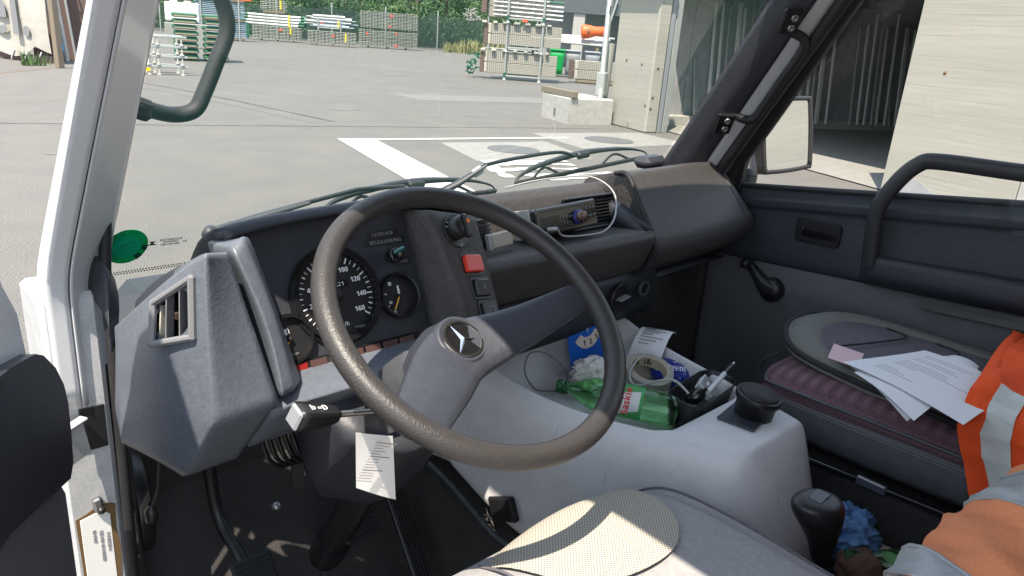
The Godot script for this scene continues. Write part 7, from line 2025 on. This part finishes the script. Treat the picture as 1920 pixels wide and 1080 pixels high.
	for k in 3:
		var a := 1.35 + k * 0.75
		lettering("core_text", "3M", 0.015, tf * Transform3D(Basis(Vector3(-sin(a), cos(a), 0) * -1.0, Vector3(0, 0, 1), Vector3(-cos(a), -sin(a), 0)), Vector3(cos(a) * 0.0380, sin(a) * 0.0380, 0.0)), M.print_black, cp, true)
	var sn := thing("snack_packet", "dark blue foil packet with white script behind the tape roll", "packet", Vector3(1.34, 1.03, -0.82))
	part("foil", crumple(Vector3(1.345, 1.055, -0.835), Vector3(0.052, 0.030, 0.055), 31, 0.07, 3, 3.0), M.foil_blue, sn)
	lettering("print", "Prem", 0.012, frame(Vector3(1.318, 1.083, -0.812), Vector3(0.8, -0.05, 0.6), Vector3(0.3, 0.8, -0.5)), M.print_white, sn, false, 1.0, true)
	lettering("print", "Solo", 0.012, frame(Vector3(1.350, 1.088, -0.825), Vector3(0.8, -0.05, 0.6), Vector3(0.3, 0.8, -0.5)), M.print_white, sn, false, 1.0, true)
	var rc := thing("receipt", "curled white till receipt at the back of the tray", "receipt", Vector3(1.36, 1.05, -0.93))
	var rcf := func(u: float, v: float) -> Vector3: return Vector3(1.30 + 0.10 * u + 0.02 * v, 1.062 + 0.055 * sin(u * 2.2) + 0.008 * v, -0.935 + 0.075 * v - 0.03 * u)
	part("paper", sheet(rcf, 12, 6, 0.0004), M.paper, rc)
	for i in 9: part("print_line", pipe([(rcf.call(0.30 + i * 0.07, 0.15) as Vector3) + Vector3(-0.001, 0.0015, 0), (rcf.call(0.30 + i * 0.07, 0.5 + 0.35 * ((i * 7) % 3) / 2.0) as Vector3) + Vector3(-0.001, 0.0015, 0)], 0.0010, 4), M.print_grey, rc)
	tag(part("brown_envelope", boxf(frame(Vector3(1.325, 1.045, -0.90), Vector3(0.9, 0.05, 0.4), Vector3(0.1, 0.2, -1)), Vector3(0.11, 0.07, 0.003), 0.001), M.tape_core), "folded beige paper under the receipt", "envelope")
	# case with pen and card box
	var bx2 := thing("glasses_case", "open black case with pen and small carton at the tray's rear", "case", Vector3(1.27, 1.03, -0.70))
	var cf := frame(Vector3(1.252, 1.078, -0.704), Vector3(1.0, 0, -0.12), Vector3.UP)
	cf = Transform3D(Basis(cf.basis.x, cf.basis.y, cf.basis.z), cf.origin)
	var wall := []
	for z in [[-0.040, 0.90], [0.020, 1.0], [0.024, 0.985], [0.020, 0.95], [-0.018, 0.90]]:
		var row := []
		for p in rounded(0.190 * z[1], 0.082 * z[1], 0.03, 4): row.append(cf * Vector3(p.x, z[0], p.y))
		wall.append(row)
	part("shell", loft(wall, true, true, 0.0, [1.5, 1.2, 1, 1, 1.5], 1), M.black_plastic, bx2)
	var pk := thing("small_carton", "small grey and white carton lying in the black case", "carton", Vector3(1.30, 1.08, -0.70))
	var kf := frame(Vector3(1.272, 1.092, -0.708), Vector3(0.93, 0.0, -0.36), Vector3(0.3, 0.5, -0.8))
	part("carton", boxf(kf, Vector3(0.052, 0.038, 0.016), 0.0015), M.label_white, pk)
	part("carton_print", boxf(kf * Transform3D(Basis(), Vector3(0, 0, 0.0084)), Vector3(0.048, 0.034, 0.0006)), M.print_grey, pk)
	part("print_bar", boxf(kf * Transform3D(Basis(), Vector3(0, 0.004, 0.009)), Vector3(0.016, 0.006, 0.0004)), M.print_white, pk)
	var pn := thing("ballpoint_pen", "white ballpoint pen with black grip lying across the case", "pen", Vector3(1.30, 1.115, -0.69))
	part("barrel", pipe([Vector3(1.235, 1.103, -0.682), Vector3(1.315, 1.117, -0.696)], 0.0052, 12), M.white_tube, pn)
	part("grip", pipe([Vector3(1.315, 1.117, -0.696), Vector3(1.352, 1.1235, -0.7025)], 0.0058, 12), M.black_plastic, pn)
	part("tip", pipe([Vector3(1.352, 1.1235, -0.7025), Vector3(1.366, 1.126, -0.705)], [0.0052, 0.0012], 12), M.white_tube, pn)
	tag(part("lighter_plug", turned([Vector2(0.0, -0.02), Vector2(0.012, -0.02), Vector2(0.014, 0.0), Vector2(0.012, 0.016), Vector2(0.004, 0.022), Vector2(0.004, 0.028), Vector2(0, 0.028)], 18, Transform3D(Basis(Vector3.RIGHT, 0.5).rotated(Vector3.BACK, -0.6), Vector3(1.205, 1.098, -0.690))), M.black_gloss), "black car charger plug at the end of the case", "charger")
	var cup := thing("cup_ashtray", "round black lidded ashtray cup standing on the engine cover", "ashtray", Vector3(1.235, 1.10, -0.595))
	var uf := Transform3D(Basis(Vector3.RIGHT, 0.10).rotated(Vector3.BACK, -0.06).scaled(Vector3(1.02, 1.25, 1.02)), Vector3(1.222, 1.076, -0.578))
	part("cup", turned([Vector2(0, 0), Vector2(0.033, 0), Vector2(0.0365, 0.045), Vector2(0.041, 0.048), Vector2(0.042, 0.056), Vector2(0.040, 0.059), Vector2(0.036, 0.0575)], 36, uf), M.black_plastic, cup)
	part("lid", turned([Vector2(0.0365, 0.052), Vector2(0.0365, 0.060), Vector2(0.033, 0.063), Vector2(0, 0.0635)], 36, uf), M.rubber, cup)
	var ch := thing("charging_cable", "white charging cable winding over tape roll and case", "cable", Vector3(1.2, 1.05, -0.8))
	part("lead", pipe(spline([Vector3(1.30, 1.092, -0.88), Vector3(1.25, 1.098, -0.87), Vector3(1.20, 1.085, -0.85), Vector3(1.185, 1.075, -0.82), Vector3(1.20, 1.10, -0.775), Vector3(1.205, 1.112, -0.74), Vector3(1.20, 1.09, -0.69), Vector3(1.185, 1.06, -0.668), Vector3(1.21, 1.055, -0.664), Vector3(1.23, 1.056, -0.668)], 7), 0.0027, 8), M.cable_white, ch)
	var lp := thing("cable_loop", "thin grey cable loop beside the bottle cap", "cable", Vector3(1.05, 1.06, -0.95))
	part("lead", pipe(spline([Vector3(1.10, 1.035, -0.94), Vector3(1.075, 1.038, -0.955), Vector3(1.035, 1.05, -0.965), Vector3(1.02, 1.085, -0.985), Vector3(1.045, 1.115, -1.0), Vector3(1.085, 1.11, -0.99), Vector3(1.115, 1.08, -0.965), Vector3(1.12, 1.05, -0.95)], 7), 0.0018, 7), M.cable_grey, lp)
	# black box clipped to the cover's side
	var bb := thing("remote_box", "small black box clipped to the side of the engine cover", "remote", Vector3(0.90, 0.86, -0.89))
	var xf := frame(Vector3(0.889, 0.862, -0.885), Vector3(0, 0.45, 0.9), Vector3(0, 1, -0.35))
	part("case", boxf(xf, Vector3(0.072, 0.050, 0.016), 0.004), M.black_plastic, bb)
	part("lead", pipe(spline([xf * Vector3(-0.03, -0.02, -0.005), xf * Vector3(-0.055, -0.026, -0.005), xf * Vector3(-0.07, -0.012, -0.01), xf * Vector3(-0.055, 0.012, -0.008), xf * Vector3(-0.03, 0.018, -0.004)], 5), 0.0022, 6), M.rubber, bb)
	part("lead_end", pipe(spline([xf * Vector3(-0.062, -0.02, -0.006), xf * Vector3(-0.085, -0.022, -0.01), xf * Vector3(-0.09, -0.034, -0.012)], 4), 0.002, 6), M.rubber, bb)
	# gear lever
	var gl := thing("gear_lever", "black gear lever knob rising beside the driver's seat", "gear lever", Vector3(1.12, 0.85, -0.36))
	part("stick", pipe([Vector3(1.14, 0.80, -0.335), Vector3(1.098, 0.98, -0.358)], 0.010, 10), M.black_plastic, gl)
	part("knob", loft([
		[Vector3(1.0834, 0.9698, -0.3732), Vector3(1.1194, 0.9698, -0.3732), Vector3(1.1194, 0.9698, -0.3396), Vector3(1.0834, 0.9698, -0.3396)],
		[Vector3(1.0666, 1.0184, -0.3804), Vector3(1.1170, 1.0184, -0.3804), Vector3(1.1170, 1.0184, -0.3348), Vector3(1.0666, 1.0184, -0.3348)],
		[Vector3(1.0167, 1.0778, -0.4140), Vector3(1.1113, 1.0778, -0.4050), Vector3(1.1142, 1.0778, -0.3210), Vector3(1.0242, 1.0778, -0.3270)],
		[Vector3(1.0078, 1.1026, -0.4081), Vector3(1.0937, 1.1102, -0.3984), Vector3(1.0985, 1.1102, -0.3271), Vector3(1.0143, 1.1026, -0.3368)]], true, true, 0.0, [1, 0, 0, 0.6], 3), M.black_plastic, gl)
	part("shift_plate", boxf(frame(Vector3(1.060, 1.1065, -0.367), Vector3(1, 0.13, 0), Vector3(0, 0, -1)), Vector3(0.030, 0.022, 0.002), 0.0008), M.black_gloss, gl)
	# rubbish between the seats
	tag(part("disposable_glove", crumple(Vector3(1.345, 0.885, -0.405), Vector3(0.078, 0.058, 0.07), 41, 0.34, 4, 3.2), M.glove_blue), "crumpled blue disposable glove between the seats", "glove")
	tag(part("plastic_bag", crumple(Vector3(1.37, 0.835, -0.335), Vector3(0.07, 0.035, 0.10), 45, 0.16, 3, 2.5), M.tissue), "white plastic bag under the crumpled blue glove", "bag")
	tag(part("brown_wrapper", crumple(Vector3(1.265, 0.88, -0.335), Vector3(0.055, 0.045, 0.05), 47, 0.2, 3, 2.0), M.bread_brown), "dark brown crumpled wrapper beside the green bottles", "wrapper")
	var b2 := thing("green_bottle", "green plastic bottle lying in the rubbish between the seats", "bottle", Vector3(1.33, 0.86, -0.30))
	bottle(b2, Vector3(1.245, 0.905, -0.365), Vector3(1.36, 0.90, -0.17), 0.033)

func _ready():
	light_and_camera()
	materials()
	ground()
	hall()
	yard_things()
	cab()
	dashboard()
	wheel()
	doors()
	seats()
	console_and_clutter()
